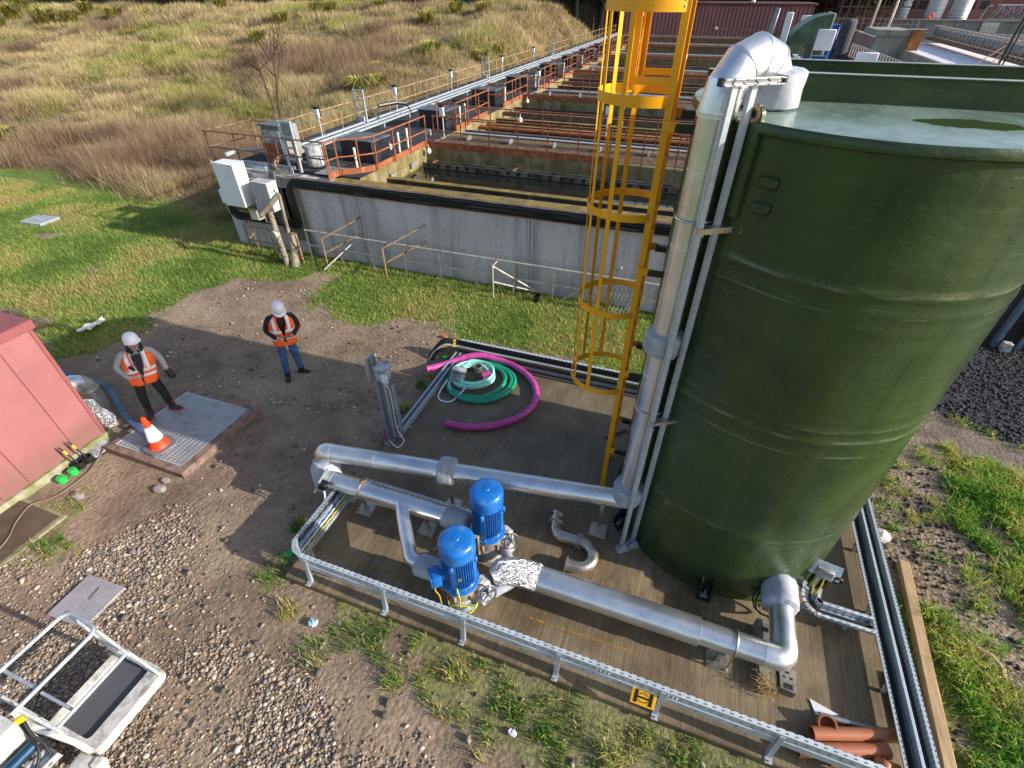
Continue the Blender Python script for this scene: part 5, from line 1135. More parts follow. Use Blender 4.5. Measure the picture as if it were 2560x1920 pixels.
# clad ducts out of the kiosk's side
t = thing('clad_duct', 'wide silver clad duct bending from the kiosk wall down into the ground', 'duct', (-10.4, 4.2, GZ))
bm = B(); tube(bm, fillet([(-10.42, 3.60, .62), (-10.42, 4.20, .62), (-10.42, 4.20, .1)], .26, 4), .175, 32); fin('elbow', bm, ALU2, t, 25)
bm = B(); tube(bm, [(-10.42, 4.20, .36), (-10.42, 4.20, GZ - .05)], .183, 32); fin('drop', bm, ALU, t)
bm = B(); band(bm, (-10.42, 4.2, .36), (0, 0, 1), .19, .02); fin('seam_band', bm, STEEL, t); bm = B(); band(bm, (-10.42, 4.12, .55), (0, 1, -1), .186, .012); fin('seam_band', bm, STEEL, t); bm = B(); band(bm, (-10.42, 3.86, .62), (0, 1, 0), .181, .014); fin('seam_band', bm, STEEL, t)
t = thing('foil_duct', 'narrow crinkled foil duct beside the wider clad one at the kiosk', 'duct', (-9.9, 3.85, GZ))
pts = [Vector(p) for p in ((-9.98, 3.6, .42), (-9.96, 3.76, .42), (-9.92, 3.86, .36), (-9.9, 3.9, .2), (-9.86, 3.92, .08), (-9.80, 3.93, .0), (-9.78, 3.93, GZ - .05))]
bm = B(); tube(bm, pts, .12, 26, radii=[.12, .12, .125, .105, .135, .15, .13]); rnd = random.Random(8)
for v in bm.verts: v.co += Vector((rnd.uniform(-1, 1), rnd.uniform(-1, 1), rnd.uniform(-1, 1))) * .008
fin('sleeve', bm, FOIL, t, 20)
bm = B(); band(bm, (-9.9, 3.89, .22), (.1, .2, -1), .112, .02); fin('clamp', bm, STEEL, t)
# flat blue hose
bp = spline([(-12.9, 4.75, -.08), (-12.3, 4.74, -.09), (-11.77, 4.7, -.09), (-11.0, 4.70, -.08), (-10.75, 4.66, -.08), (-10.4, 4.52, -.09), (-9.98, 4.30, -.09), (-9.65, 4.16, -.09), (-9.25, 4.02, -.06), (-9.1, 3.96, .02), (-8.82, 3.9, .025), (-8.5, 3.84, .025), (-8.3, 3.80, .025)], 6)
bm = B(); L, R_ = [], []
for i, p in enumerate(bp):
    d = (bp[min(len(bp)-1, i+1)] - bp[max(0, i-1)]).normalized(); q = Vector((-d.y, d.x, 0)).normalized(); tw = .35 * math.sin(i * .35) + .2 * math.sin(i * .9); q = (q * math.cos(tw) + Vector((0, 0, 1)) * math.sin(tw)) * .05
    up = Vector((0, 0, .05)); L.append(bm.verts.new(p - q + up)); R_.append(bm.verts.new(p + q + up))
for i in range(len(bp) - 1): bm.faces.new((L[i], R_[i], R_[i+1], L[i+1]))
r_ = bmesh.ops.extrude_face_region(bm, geom=bm.faces[:]); bmesh.ops.translate(bm, verts=[v for v in r_['geom'] if isinstance(v, bmesh.types.BMVert)], vec=(0, 0, -.012))
single('lay_flat_hose', bm, M('blue_lay_flat_hose', '#46607f', .5, 0, .15, 6, .2, 30), 'flat blue hose snaking from behind the kiosk onto the grating', 'hose')
bm = B(); tube(bm, spline([(-9.17, 3.42, -.02), (-9.02, 3.07, -.09), (-8.93, 2.78, -.1), (-8.95, 2.33, -.1), (-9.1, 2.05, -.06), (-8.97, 1.74, -.06), (-8.76, 1.48, -.06), (-8.66, 1.1, -.06), (-8.9, .6, -.06)], 6), .012, 6); single('ground_cable', bm, M('brown_cable', '#7d6a5c', .6), 'thin brown cable running along the ground past the kiosk', 'cable')
# traffic cone
t = thing('traffic_cone', 'orange and white traffic cone on the steel grating', 'cone', (-8.17, 3.72, 0)); cx, cy = -8.17, 3.72
CONEO = M('cone_orange', '#e8401a', .5, 0, .06, 5, .05); CONEW = M('cone_white_sleeve', '#e4e2e6', .35, 0, .04, 5, .03)
bm = B(); lathe(bm, [(.17, .05), (.155, .065), (.135, .14), (.118, .22), (.064, .50), (.05, .60), (.036, .69), (.03, .71), (.02, .71), (.018, .66), (.0001, .66)], (cx, cy, 0), 32, cap=False); fin('cone_body', bm, CONEO, t)
bm = B(); lathe(bm, [(.12, .215), (.126, .22), (.069, .505), (.065, .51)], (cx, cy, 0), 32, cap=False); fin('reflective_sleeve', bm, CONEW, t)
bm = B(); poly = []
for i in range(16): a = 2 * PI * i / 16 + .12; k = .235 * (1 + .16 * math.cos(4 * (a - .35))) ** .5; poly.append((cx + k * math.cos(a), cy + k * math.sin(a)))
q = [(cx + dx, cy + dy) for dx, dy in ((-.23, -.15), (-.15, -.23), (.12, -.24), (.23, -.16), (.27, .12), (.20, .21), (-.08, .25), (-.22, .18))]
prism(bm, q, .002, .05); bmesh.ops.bevel(bm, geom=bm.edges[:], offset=.012, affect='EDGES'); fin('base', bm, M('grey_rubber_base', '#6b686e', .7, 0, .12), t)
# covers and litter
t = thing('access_cover', 'pale chequer plate cover lying on the gravel beside the lift bucket', 'cover plate', (-6.7, 1.22, GZ))
def chequer():
    k = NT('chequer_plate'); s = k.sep(); u = k.math('MULTIPLY', k.math('ADD', s[0], s[1]), 24); v_ = k.math('MULTIPLY', k.math('SUBTRACT', s[0], s[1]), 24)
    h = k.math('MULTIPLY', k.math('SINE', k.math('MULTIPLY', u, PI)), k.math('SINE', k.math('MULTIPLY', v_, PI))); n = k.noise(6, 5)
    c = k.mix(k.ramp(n, .4, .7), lin('#a9adb0'), lin('#8d9092')); c = k.mix(k.ramp(k.math('ABSOLUTE', h), .25, .7, 0, .5), c, lin('#cdc8cc')); k.bsdf(c, .45, .4, k.bump(h, .5, .01)); return k.done()
bm = B(); prism(bm, [(-7.05, 1.50), (-7.01, .89), (-6.38, .93), (-6.38, 1.53)], GZ - .02, GZ + .045); fin('plate', bm, chequer(), t)
bm = B(); ob(bm, (-6.70, 1.32, GZ + .0475), (.035, .18, .006), (0, 0, .15)); fin('lift_slot', bm, M('slot_dark', '#6c645f', .6), t)
bm = B(); ob(bm, (-22.3, 10.85, GZ + .05), (1.0, .75, .12), (0, 0, .1), .01); single('manhole_slab', bm, M('pale_slab', '#9aa0a8', .8), 'pale grey slab lying in the grass far left', 'slab')
bm = B(); ob(bm, (-23.6, 9.3, GZ + .05), (1.6, .5, .15), (0, 0, .7), .01); single('dark_plank', bm, M('dark_wood', '#4a3f36', .8), 'dark board lying in the grass at the left edge', 'board')
bm = B(); n = 24; cen = bm.verts.new((-13.45, 6.3, GZ + .12)); ring = []
rnd = random.Random(2)
for i in range(n):
    a = 2 * PI * i / n; k = rnd.uniform(.75, 1.1); x, y = .16 * k * math.cos(a), .36 * k * math.sin(a); ring.append(bm.verts.new((-13.45 + x * .95 - y * .05, 6.3 + y + x * .25, GZ + .10 + rnd.uniform(-.02, .05))))
for i in range(n): bm.faces.new((cen, ring[i], ring[(i+1) % n]))
r_ = bmesh.ops.extrude_face_region(bm, geom=bm.faces[:]); bmesh.ops.translate(bm, verts=[v for v in r_['geom'] if isinstance(v, bmesh.types.BMVert)], vec=(0, 0, -.015))
single('plastic_sheet', bm, M('crumpled_white_plastic', '#d5d2ca', .5, 0, .1, 20, .4, 30), 'crumpled white plastic sheet lying on the shaded grass', 'litter')
for x, y, s_, c, lab in ((-3.55, 2.02, .07, '#a9c7d4', 'pale blue scrap of litter in front of the pad corner'), (-.62, 1.75, .05, '#d8d4dc', 'white scrap of paper in the grass before the pad'), (3.83, 6.05, .16, '#d9d0c0', 'crumpled pale bag against the right hand tray'), (-4.95, 8.9, .07, '#a85a3a', 'small red brick piece on the mud behind the switch post')):
    bm = B(); vs = ball(bm, (x, y, GZ + s_ * .7), s_, (1, .8, .5), 2)
    for v in vs: v.co += Vector((rnd.uniform(-1, 1), rnd.uniform(-1, 1), rnd.uniform(-1, 1))) * s_ * .22
    single('litter', bm, M('litter_' + c[1:], c, .6, 0, .15, 20), lab, 'litter', smooth=20)
bm = B(); tube(bm, [(4.62, 4.62, -.03), (4.78, 4.52, .0), (4.86, 4.4, -.02), (4.84, 4.28, -.04)], .03, 8, flat=.4); single('bark_strip', bm, WOOD, 'curl of peeled wood lying in the grass right of the pad', 'wood scrap')
for x, y, s_, lab in ((-7.45, 3.02, .11, 'flat grey stone by the near corner of the grating frame'), (-7.52, 3.2, .08, 'smaller grey stone behind the flat one at the grating corner'), (-8.62, 2.45, .1, 'pale stone in the weeds in front of the kiosk'), (5.6, 5.35, .1, 'rounded reddish stone among the chippings on the right')):
    bm = B(); vs = ball(bm, (x, y, GZ + s_ * .3), s_, (1.2, .8, .5), 2)
    for v in vs: v.co += Vector((rnd.uniform(-1, 1), rnd.uniform(-1, 1), rnd.uniform(-1, 1))) * s_ * .12
    single('stone', bm, M('stone_grey', '#8f8985', .8, 0, .15, 12, .3), lab, 'stone', 'larger stones lying about', 25)

# ------------------------------------------------------------------ people
def skin(nodes, edges, levels=2):
    """nodes: list of (pos, radius or (rx, ry)); returns an evaluated mesh"""
    me = bpy.data.meshes.new('sk'); me.from_pydata([n[0] for n in nodes], edges, []); o = bpy.data.objects.new('sk', me); COL.objects.link(o)
    m = o.modifiers.new('s', 'SKIN'); m.use_smooth_shade = True; m.branch_smoothing = .6
    sv = me.skin_vertices[0].data
    for i, n in enumerate(nodes): rr = n[1]; sv[i].radius = rr if isinstance(rr, tuple) else (rr, rr); sv[i].use_root = (i == 0)
    s = o.modifiers.new('u', 'SUBSURF'); s.levels = levels; s.render_levels = levels
    dg = bpy.context.evaluated_depsgraph_get(); out = bpy.data.meshes.new_from_object(o.evaluated_get(dg)); bpy.data.objects.remove(o); return out
def finger(bm, base, d, curl, ln, r_):
    d = Vector(d).normalized(); c = Vector(curl); p = [Vector(base)]
    for k, f in enumerate((.45, .32, .23)): dd = (d + c * (.35 * (k + 1))).normalized(); p.append(p[-1] + dd * ln * f)
    tube(bm, p, r_, 6, radii=[r_, r_ * .95, r_ * .85, r_ * .6])
def person(name, label, loc, heading, J, top, legs, skinc, vestz, boots, extra=None):
    root = thing(name, label, 'person', loc); root.rotation_euler = (0, 0, heading)
    N = [(J['pelvis'], (.15, .12))]; E = []
    def add(p, r, par): N.append((p, r)); E.append((par, len(N) - 1)); return len(N) - 1
    sp = add(J['spine'], (.155, .12), 0); ch = add(J['chest'], (.17, .125), sp); nb = add(J['neck'], .07, ch); hb = add(J['head0'], .066, nb); h1 = add(J['head1'], (.078, .095), hb); h2 = add(J['head2'], (.075, .09), h1)
    for s in ('r', 'l'):
        a = add(J['sh_' + s], .078, ch); b = add(J['el_' + s], .06, a); c = add(J['wr_' + s], .042, b); d = add(J['ha_' + s], (.04, .026), c)
        a = add(J['hip_' + s], .105, 0); b = add(J['kn_' + s], .078, a); m_ = add(tuple((Vector(J['kn_' + s]) + Vector(J['an_' + s])) / 2), .072, b); c = add(J['an_' + s], .062, m_)
    me = skin(N, E); bm = B(); bm.from_mesh(me); bpy.data.meshes.remove(me)
    hz, hands = J['head0'][2] - .02, [(Vector(J['wr_' + s]), Vector(J['ha_' + s])) for s in 'rl']
    for f in bm.faces:
        c = f.calc_center_median(); f.material_index = 0 if c.z > J['hip_r'][2] + .02 else 1
        if c.z > hz and Vector((c.x - J['head0'][0], c.y - J['head0'][1])).length < .2: f.material_index = 2
        for wv, hv in hands:
            if (c - hv).length < .075 or (c - wv).dot(hv - wv) > .25 * (hv - wv).length_squared and (c - wv).length < .15: f.material_index = 2
    nf = len(bm.faces)
    # fingers and thumbs
    for s in 'rl':
        w_, h_ = Vector(J['wr_' + s]), Vector(J['ha_' + s]); d = (h_ - w_).normalized(); up = Vector(J.get('palm_' + s, (0, -1, 0))); side = d.cross(up).normalized(); up = side.cross(d)
        for i, ln in enumerate((.07, .08, .076, .06)): finger(bm, h_ + side * (.026 - .017 * i) + d * .02, d + side * (.12 - .08 * i), up * .9, ln, .0095)
        finger(bm, h_ - d * .03 + side * .03, d * .6 + side, up * .4, .06, .011)
    # face: nose, brow, ears
    H = Vector(J['head1']); fw = Vector(J['look']).normalized(); sd = fw.cross(Vector((0, 0, 1))).normalized(); uu = sd.cross(fw)
    ball(bm, H + fw * .098 - uu * .005, .016, (.9, 1.2, 1.4), 2)
    for s in (-1, 1): ball(bm, H + sd * s * .082 - uu * .0, .022, (.5, .8, 1.2), 2)
    ball(bm, H + fw * .07 - uu * .08, .03, (1.1, 1, .7), 2)
    bm.faces.ensure_lookup_table()
    for f in bm.faces[nf:]: f.material_index = 2
    n2 = len(bm.faces)
    for s in (-1, 1): ball(bm, H + fw * .086 + sd * s * .032 + uu * .022, .009, (1.2, .8, .8), 1)
    ob(bm, H + fw * .093 - uu * .048, (.04, .012, .008), (0, 0, math.atan2(fw.y, fw.x) - PI / 2))
    bm.faces.ensure_lookup_table()
    for f in bm.faces[n2:]: f.material_index = 3
    body = fin('body', bm, None, None, 60, mats=[top, legs, skinc, M('dark_eye', '#3a2420', .5)]); body.parent = root
    # boots
    for s in ('r', 'l'):
        a = Vector(J['an_' + s]); d = Vector(J['toe_' + s]).normalized(); bm = B(); p = [a + Vector((0, 0, .07)), a, a - d * .02 + Vector((0, 0, -.05)), a + d * .05 + Vector((0, 0, -.062)), a + d * .13 + Vector((0, 0, -.072)), a + d * .19 + Vector((0, 0, -.078))]
        tube(bm, p[:3], .062, 14, radii=[.06, .062, .058]); tube(bm, p[2:], .05, 14, radii=[.056, .056, .05, .03]); ball(bm, a - d * .02 + Vector((0, 0, -.055)), .056, (1, 1, .8), 2); bo = fin('boot', bm, boots[0], None, 50); bo.parent = root
        bm = B(); pa = Vector((a.x, a.y, .014)); ang = math.atan2(d.y, d.x); ob(bm, pa + d * .065, (.29, .1, .026), (0, 0, ang), .012, 2); so_ = fin('sole', bm, boots[1]); so_.parent = bo
        if boots[2]:
            bm = B(); tube(bm, [a + Vector((.066 * math.cos(t), .066 * math.sin(t), .09 + .02 * math.sin(t))) for t in [2*PI*i/14 for i in range(14)]], .012, 6, closed=True); o_ = fin('boot_collar', bm, boots[2]); o_.parent = bo
    # helmet
    bm = B(); tl = fw.copy(); tl.z = 0; ang = math.atan2(tl.y, tl.x) - PI / 2; pitch = math.asin(max(-1, min(1, fw.z))); R_ = (Matrix.Rotation(ang, 3, 'Z') @ Matrix.Rotation(pitch, 3, 'X'))
    prof = [(.0001, .135), (.035, .133), (.068, .12), (.095, .092), (.112, .05), (.118, .012), (.122, .0), (.114, -.004)]
    for A in lathe(bm, prof, (0, 0, 0), 28, cap=False):
        for v in A: v.co.y *= 1.14
    pk = []
    for i in range(13):
        t = PI * (.12 + .76 * i / 12); pk.append((bm.verts.new((.124 * math.cos(t), .141 * math.sin(t), .006)), bm.verts.new((.138 * math.cos(t), .141 * math.sin(t) + .05 * math.sin(t) ** 2, -.012)), bm.verts.new((.136 * math.cos(t), .141 * math.sin(t) + .045 * math.sin(t) ** 2, -.018))))
    for A, C in zip(pk, pk[1:]): bm.faces.new((A[0], C[0], C[1], A[1])); bm.faces.new((A[1], C[1], C[2], A[2]))
    for v in bm.verts: v.co = R_ @ v.co + H + uu * .06
    hm = fin('helmet', bm, M('white_helmet', '#e9e9ee', .3, 0, .03, 4, .01, 40, None), None, 50); hm.parent = root
    # vest: open at the front, broad shoulders
    z0, z1 = vestz; C0, C1 = Vector(J['pelvis']), Vector(J['chest']); SZ = J['sh_r'][2]; bm = B(); rows = []; nseg = 40
    for i in range(13):
        u = i / 12; z = z0 + (z1 - z0) * u; k = min(1, max(0, (z - C0.z) / (C1.z - C0.z))); c = C0.lerp(C1, k)
        wx = .215 + .02 * math.sin(u * PI) - .0 * u; wy = .165 - .012 * u
        if u > .8: q = (u - .8) / .2; wx = wx * (1 - .32 * q * q); wy = wy * (1 - .35 * q)
        gap = .03 if u < .42 else .03 + extra.get('gap', .5) * ((u - .42) / .58) ** 1.1
        row = []
        for j in range(nseg + 1):
            t = gap + (2 * PI - 2 * gap) * j / nseg; ct, st = math.cos(t), math.sin(t)
            x = wx * math.copysign(abs(st) ** .8, st); y = wy * math.copysign(abs(ct) ** .8, ct); f = .006 * math.sin(7 * t + 9 * u) * (1 - u * .5)
            row.append(bm.verts.new((c.x + x * (1 + f / .2), c.y + y + f, z - .015 * math.cos(t) * (1 if u < .1 else 0))))
        rows.append(row)
    for A, C in zip(rows, rows[1:]):
        for j in range(nseg): bm.faces.new((A[j], A[j+1], C[j+1], C[j]))
    tp = rows[-1]; nk = [bm.verts.new((J['neck'][0] + .085 * math.sin(t), J['neck'][1] + .075 * math.cos(t) - .01, SZ + .075)) for t in [.75 + (2 * PI - 1.5) * j / nseg for j in range(nseg + 1)]]
    for j in range(nseg): bm.faces.new((tp[j], tp[j+1], nk[j+1], nk[j]))
    vs_ = fin('hi_vis_vest', bm, extra['vest'], None, 60); vs_.parent = root
    md = vs_.modifiers.new('thick', 'SOLIDIFY'); md.thickness = .008; md.offset = 1
    return root
def vest_mat(name, zb1, zb2, cx, braces=True, vz=1.1):
    k = NT(name); s = k.sep(); n = k.noise(14, 4)
    def bandm(v, c, h): return k.math('LESS_THAN', k.math('ABSOLUTE', k.math('SUBTRACT', v, c)), h)
    zz_ = k.math('ADD', s[2], k.math('MULTIPLY', k.math('ABSOLUTE', k.math('SUBTRACT', s[0], cx)), .12)); m = k.math('MAXIMUM', bandm(zz_, zb1, .027), bandm(zz_, zb2, .027))
    br = k.math('MULTIPLY', bandm(k.math('ABSOLUTE', k.math('SUBTRACT', s[0], cx)), .13, .028), k.math('GREATER_THAN', s[2], zb1)); m = k.math('MAXIMUM', m, br)
    c = k.mix(k.ramp(n, .3, .7), lin('#f5561a'), lin('#ff7636')); c = k.mix(m, c, lin('#e6e6ea')); k.bsdf(c, k.math('SUBTRACT', .7, k.math('MULTIPLY', m, .35)), 0, k.bump(k.noise(18, 4), .3, .02)); return k.done()
SKIN = M('skin', '#c08a72', .55, 0, .06, 8, .05)
GREYH = M('grey_hoodie', '#9a9ca0', .85, 0, .08, 10, .3, 60); BLKT = M('black_trousers', '#16191c', .8, 0, .2, 8, .25, 30); JEAN = M('blue_jeans', '#2f5686', .8, 0, .2, 7, .25, 60, '#5f86b4', .62, 5); BLKJ = M('black_jacket', '#17181a', .7, 0, .2, 8, .3, 24)
HV = {'vest': vest_mat('orange_vest_cloth', 1.10, .99, -.03)}
J1 = dict(pelvis=(.0, 0, .93), spine=(-.02, .01, 1.12), chest=(-.05, .02, 1.32), neck=(-.07, .04, 1.47), head0=(-.08, .06, 1.53), head1=(-.09, .08, 1.60), head2=(-.09, .07, 1.67), look=(-.30, 1, .02),
          sh_r=(.145, .0, 1.40), el_r=(.31, -.02, 1.14), wr_r=(.18, .20, 1.03), ha_r=(.09, .24, 1.01), palm_r=(0, -1, -.2), sh_l=(-.245, .0, 1.39), el_l=(-.35, -.03, 1.13), wr_l=(-.38, .05, .93), ha_l=(-.39, .09, .84), palm_l=(1, 0, 0),
          hip_r=(.10, 0, .90), kn_r=(.15, .05, .50), an_r=(.17, .0, .11), hip_l=(-.10, 0, .90), kn_l=(-.17, .04, .50), an_l=(-.20, -.02, .11), toe_r=(.1, 1, 0), toe_l=(-.75, .65, 0))
ORS = M('orange_boot_sole', '#d9501e', .6)
pA = person('person', 'standing by the cone in orange vest, grey hoodie and tie, smoking', (-8.93, 4.42, .0), math.radians(-127), J1, GREYH, BLKT, SKIN, (.80, 1.40), (M('dark_boot', '#2f3335', .7), ORS, ORS), HV)
bm = B(); q = [(-.13, .19, 1.40), (-.06, .195, 1.42), (.005, .19, 1.40), (-.005, .21, 1.12), (-.04, .21, .98), (-.075, .21, 1.12)]
bm.faces.new([bm.verts.new(v) for v in q]); r_ = bmesh.ops.extrude_face_region(bm, geom=bm.faces[:]); bmesh.ops.translate(bm, verts=[v for v in r_['geom'] if isinstance(v, bmesh.types.BMVert)], vec=(0, -.03, 0)); o = fin('tie', bm, M('dark_shirt_and_tie', '#1d1a2e', .6)); o.parent = pA
bm = B(); tube(bm, [(-.14, .10, 1.47), (-.15, .175, 1.40), (-.13, .20, 1.25), (-.105, .21, 1.15)], .008, 6); tube(bm, [(.0, .10, 1.47), (.03, .17, 1.40), (.03, .20, 1.25), (.02, .21, 1.13)], .008, 6); o = fin('hood_cord', bm, WHITEP); o.parent = pA
bm = B(); tube(bm, [(-.16, -.02, 1.49), (-.17, .06, 1.46), (-.13, .12, 1.44)], .035, 10); tube(bm, [(.01, -.02, 1.49), (.02, .06, 1.46), (-.02, .12, 1.44)], .035, 10); tube(bm, [(-.16, -.02, 1.49), (-.08, -.08, 1.50), (.01, -.02, 1.49)], .04, 10); o = fin('collar', bm, M('dark_green_collar', '#12261f', .8)); o.parent = pA
bm = B(); tube(bm, [(-.38, .06, .93), (-.40, .09, .86), (-.43, .14, .80)], .05, 12, radii=[.05, .06, .05]); ball(bm, (-.42, .13, .81), .06, (1, 1.2, .8), 2); o = fin('glove', bm, BLACK); o.parent = pA
def on(root, v): return root.matrix_basis @ Vector(v)
pA.rotation_euler = (0, -.05, math.radians(-127)); pA.scale = (1.03,) * 3
MA = Matrix.Translation(pA.location) @ Euler(pA.rotation_euler).to_matrix().to_4x4() @ Matrix.Scale(1.03, 4)
bm = B(); rod(bm, MA @ Vector((-.12, .185, 1.56)), MA @ Vector((-.16, .25, 1.53)), .006, 8); single('cigarette', bm, WHITEP, 'white cigarette in the mouth of the person by the cone', 'cigarette')
t = thing('radio', 'small black radio clipped to the orange vest by the cone', 'radio', MA @ Vector((.07, .21, 1.2)))
bm = B(); ob(bm, MA @ Vector((.07, .205, 1.19)), (.05, .04, .11), (0, .5, t.rotation_euler[2] - 2.2), .008); fin('case', bm, DARKP, t)
bm = B(); rod(bm, MA @ Vector((.04, .21, 1.24)), MA @ Vector((-.04, .22, 1.33)), .006, 6); fin('aerial', bm, M('red_aerial', '#8a2a2a', .5), t)
HV2 = {'gap': .34, 'vest': vest_mat('orange_vest_cloth_second', 1.17, 1.02, .0)}
J2 = dict(pelvis=(.0, 0, .94), spine=(.0, .0, 1.13), chest=(-.01, .01, 1.34), neck=(-.02, .05, 1.49), head0=(-.02, .08, 1.55), head1=(-.02, .12, 1.62), head2=(-.02, .11, 1.69), look=(.02, 1, -.75),
          sh_r=(.19, .0, 1.42), el_r=(.29, -.01, 1.14), wr_r=(.15, .22, 1.07), ha_r=(.07, .25, 1.07), palm_r=(0, -.2, 1), sh_l=(-.21, .0, 1.42), el_l=(-.31, -.01, 1.15), wr_l=(-.17, .22, 1.08), ha_l=(-.09, .25, 1.08), palm_l=(0, -.2, 1),
          hip_r=(.09, 0, .90), kn_r=(.11, .02, .49), an_r=(.12, .0, .09), hip_l=(-.09, 0, .90), kn_l=(-.13, .0, .49), an_l=(-.17, -.06, .09), toe_r=(.12, 1, 0), toe_l=(-.8, .6, 0))
pB = person('person', 'standing on the mud in jeans and orange vest, looking down at a phone', (-7.42, 6.42, GZ), math.radians(-131), J2, BLKJ, JEAN, SKIN, (.84, 1.42), (M('black_boot', '#1b1b1e', .7), BLACK, None), HV2)
pB.rotation_euler = (0.0, -.06, math.radians(-131)); pB.scale = (1.05,) * 3
MB_ = Matrix.Translation(pB.location) @ Euler(pB.rotation_euler).to_matrix().to_4x4() @ Matrix.Scale(1.05, 4)
bm = B(); vs = bx(bm, -.075, .075, -.035, .035, -.005, .005, .003); bmesh.ops.transform(bm, matrix=MB_ @ Matrix.Translation((-.01, .30, 1.10)) @ Matrix.Rotation(.4, 4, 'X'), verts=vs); single('phone', bm, DARKP, 'dark phone held in both hands of the person in jeans', 'phone')

# ------------------------------------------------------------------ access lift bucket, bottom left
FIB = M('scratched_white_fibreglass', '#c9c6c0', .55, 0, .08, 6, .12, 30, '#8a857c', .6, 9); TUBE = M('painted_grey_tube', '#a7aeb8', .42, .3, .1, 8, .08, 40, '#d8d3bd', .62, 9)
lift = thing('access_lift', 'white access lift bucket with tube guard rails and a black mesh floor on the gravel', 'access lift', (-5.0, .4, GZ))
FZ = .25; out = fillet([(-5.36, .02, FZ), (-5.36, .84, FZ), (-4.66, .84, FZ), (-4.66, -.02, FZ), (-5.36, -.02, FZ)], .09, 5)
def rrect(x0, x1, y0, y1, r_, n=6):
    o_ = []
    for cx_, cy_, a0 in ((x1 - r_, y1 - r_, 0), (x0 + r_, y1 - r_, 90), (x0 + r_, y0 + r_, 180), (x1 - r_, y0 + r_, 270)):
        for i in range(n + 1): a = math.radians(a0 + 90 * i / n); o_.append((cx_ + r_ * math.cos(a), cy_ + r_ * math.sin(a)))
    return o_
O = rrect(-5.38, -4.64, -.02, .86, .10); I = rrect(-5.30, -4.82, .06, .80, .05)
bm = B(); za, zb = FZ - .10, FZ + .035
Ob = [bm.verts.new((x, y, za)) for x, y in O]; Ot = [bm.verts.new((x, y, zb)) for x, y in O]; Ib = [bm.verts.new((x, y, za)) for x, y in I]; It = [bm.verts.new((x, y, zb - .012)) for x, y in I]; n = len(O)
for i in range(n):
    j = (i + 1) % n; bm.faces.new((Ob[i], Ob[j], Ot[j], Ot[i])); bm.faces.new((Ot[i], Ot[j], It[j], It[i])); bm.faces.new((It[i], It[j], Ib[j], Ib[i])); bm.faces.new((Ib[i], Ib[j], Ob[j], Ob[i]))
fin('floor_rim', bm, FIB, lift)
def mesh_floor():
    k = NT('black_expanded_mesh'); s = k.sep(); u = k.math('FRACT', k.math('MULTIPLY', k.math('ADD', s[0], k.math('MULTIPLY', s[1], .6)), 42)); v_ = k.math('FRACT', k.math('MULTIPLY', k.math('SUBTRACT', s[0], k.math('MULTIPLY', s[1], .6)), 42))
    m = k.math('MULTIPLY', k.math('GREATER_THAN', u, .35), k.math('GREATER_THAN', v_, .35)); c = k.mix(m, lin('#6a6c72'), lin('#0e0e11')); c = k.mix(k.ramp(k.noise(5, 5), .5, .75, 0, .4), c, lin('#4b433c')); k.bsdf(c, .6, .1, k.bump(m, -.6, .01)); return k.done()
bm = B(); prism(bm, rrect(-5.298, -4.822, .062, .798, .05), FZ - .06, FZ - .03); fin('mesh_floor', bm, mesh_floor(), lift)
bm = B(); tube(bm, fillet([(-5.45, -.02, 1.25), (-5.42, .82, 1.25), (-4.93, .78, 1.25), (-4.93, -.05, 1.25)], .10, 6), .021, 12); fin('top_rail', bm, TUBE, lift)
bm = B(); tube(bm, fillet([(-4.90, .78, .68), (-4.90, -.02, .68), (-5.05, -.06, .68)], .07, 5), .021, 12); fin('mid_rail', bm, TUBE, lift); bm = B(); tube(bm, [(-5.42, .80, .68), (-4.90, .80, .68)], .021, 12); fin('mid_rail', bm, TUBE, lift); bm = B(); tube(bm, [(-5.44, .18, 1.23), (-4.95, .18, 1.23)], .017, 10); fin('cross_rail', bm, TUBE, lift); bm = B(); tube(bm, [(-5.40, .19, .66), (-4.9, .19, .66)], .017, 10); fin('cross_rail', bm, TUBE, lift)
for a, b in (((-5.42, .80, 1.25), (-5.33, .80, FZ)), ((-4.94, .77, 1.25), (-4.84, .80, FZ)), ((-4.93, .0, 1.25), (-4.86, .02, FZ)), ((-5.44, .02, 1.25), (-5.34, .02, FZ)), ((-4.66, .80, FZ + .02), (-4.9, .80, .68))): bm = B(); rod(bm, a, b, .019, 10); fin('upright', bm, TUBE, lift)
bm = B(); ob(bm, (-5.10, -.02, 1.0), (.10, .07, .07), (0, 0, -.5), .01); cb = fin('control_box', bm, WHITEP, lift)
bm = B(); ob(bm, (-5.04, -.05, 1.0), (.04, .072, .072), (0, 0, -.5), .006); fin('yellow_band', bm, M('lift_yellow', '#d8b020', .5), cb)
bm = B(); tube(bm, [(-5.42, -.03, .70), (-5.1, -.05, .70), (-4.75, .0, .50), (-4.7, .0, FZ)], .03, 10); fin('front_edge_bar', bm, FIB, lift)
bm = B(); extr(bm, [(-.30, 0), (-.28, .20), (-.2, .28), (.2, .28), (.28, .2), (.3, 0)], (-5.42, -.09, .55), (-5.60, -1.6, .45), (1, 0, 0), (0, 0, 1)); fin('boom_cover', bm, FIB, lift)
bm = B(); rod(bm, (-5.02, -.10, .62), (-5.14, -1.2, .58), .06, 18); fin('boom_cylinder', bm, M('dark_blue_ram', '#0f3a56', .4, .2, .15, 8), lift)
bm = B(); extr(bm, chan(.16, .09, .01), (-4.88, -.12, .45), (-5.0, -1.2, .45), (1, 0, 0), (0, 0, 1)); fin('boom_arm', bm, TUBE, lift)
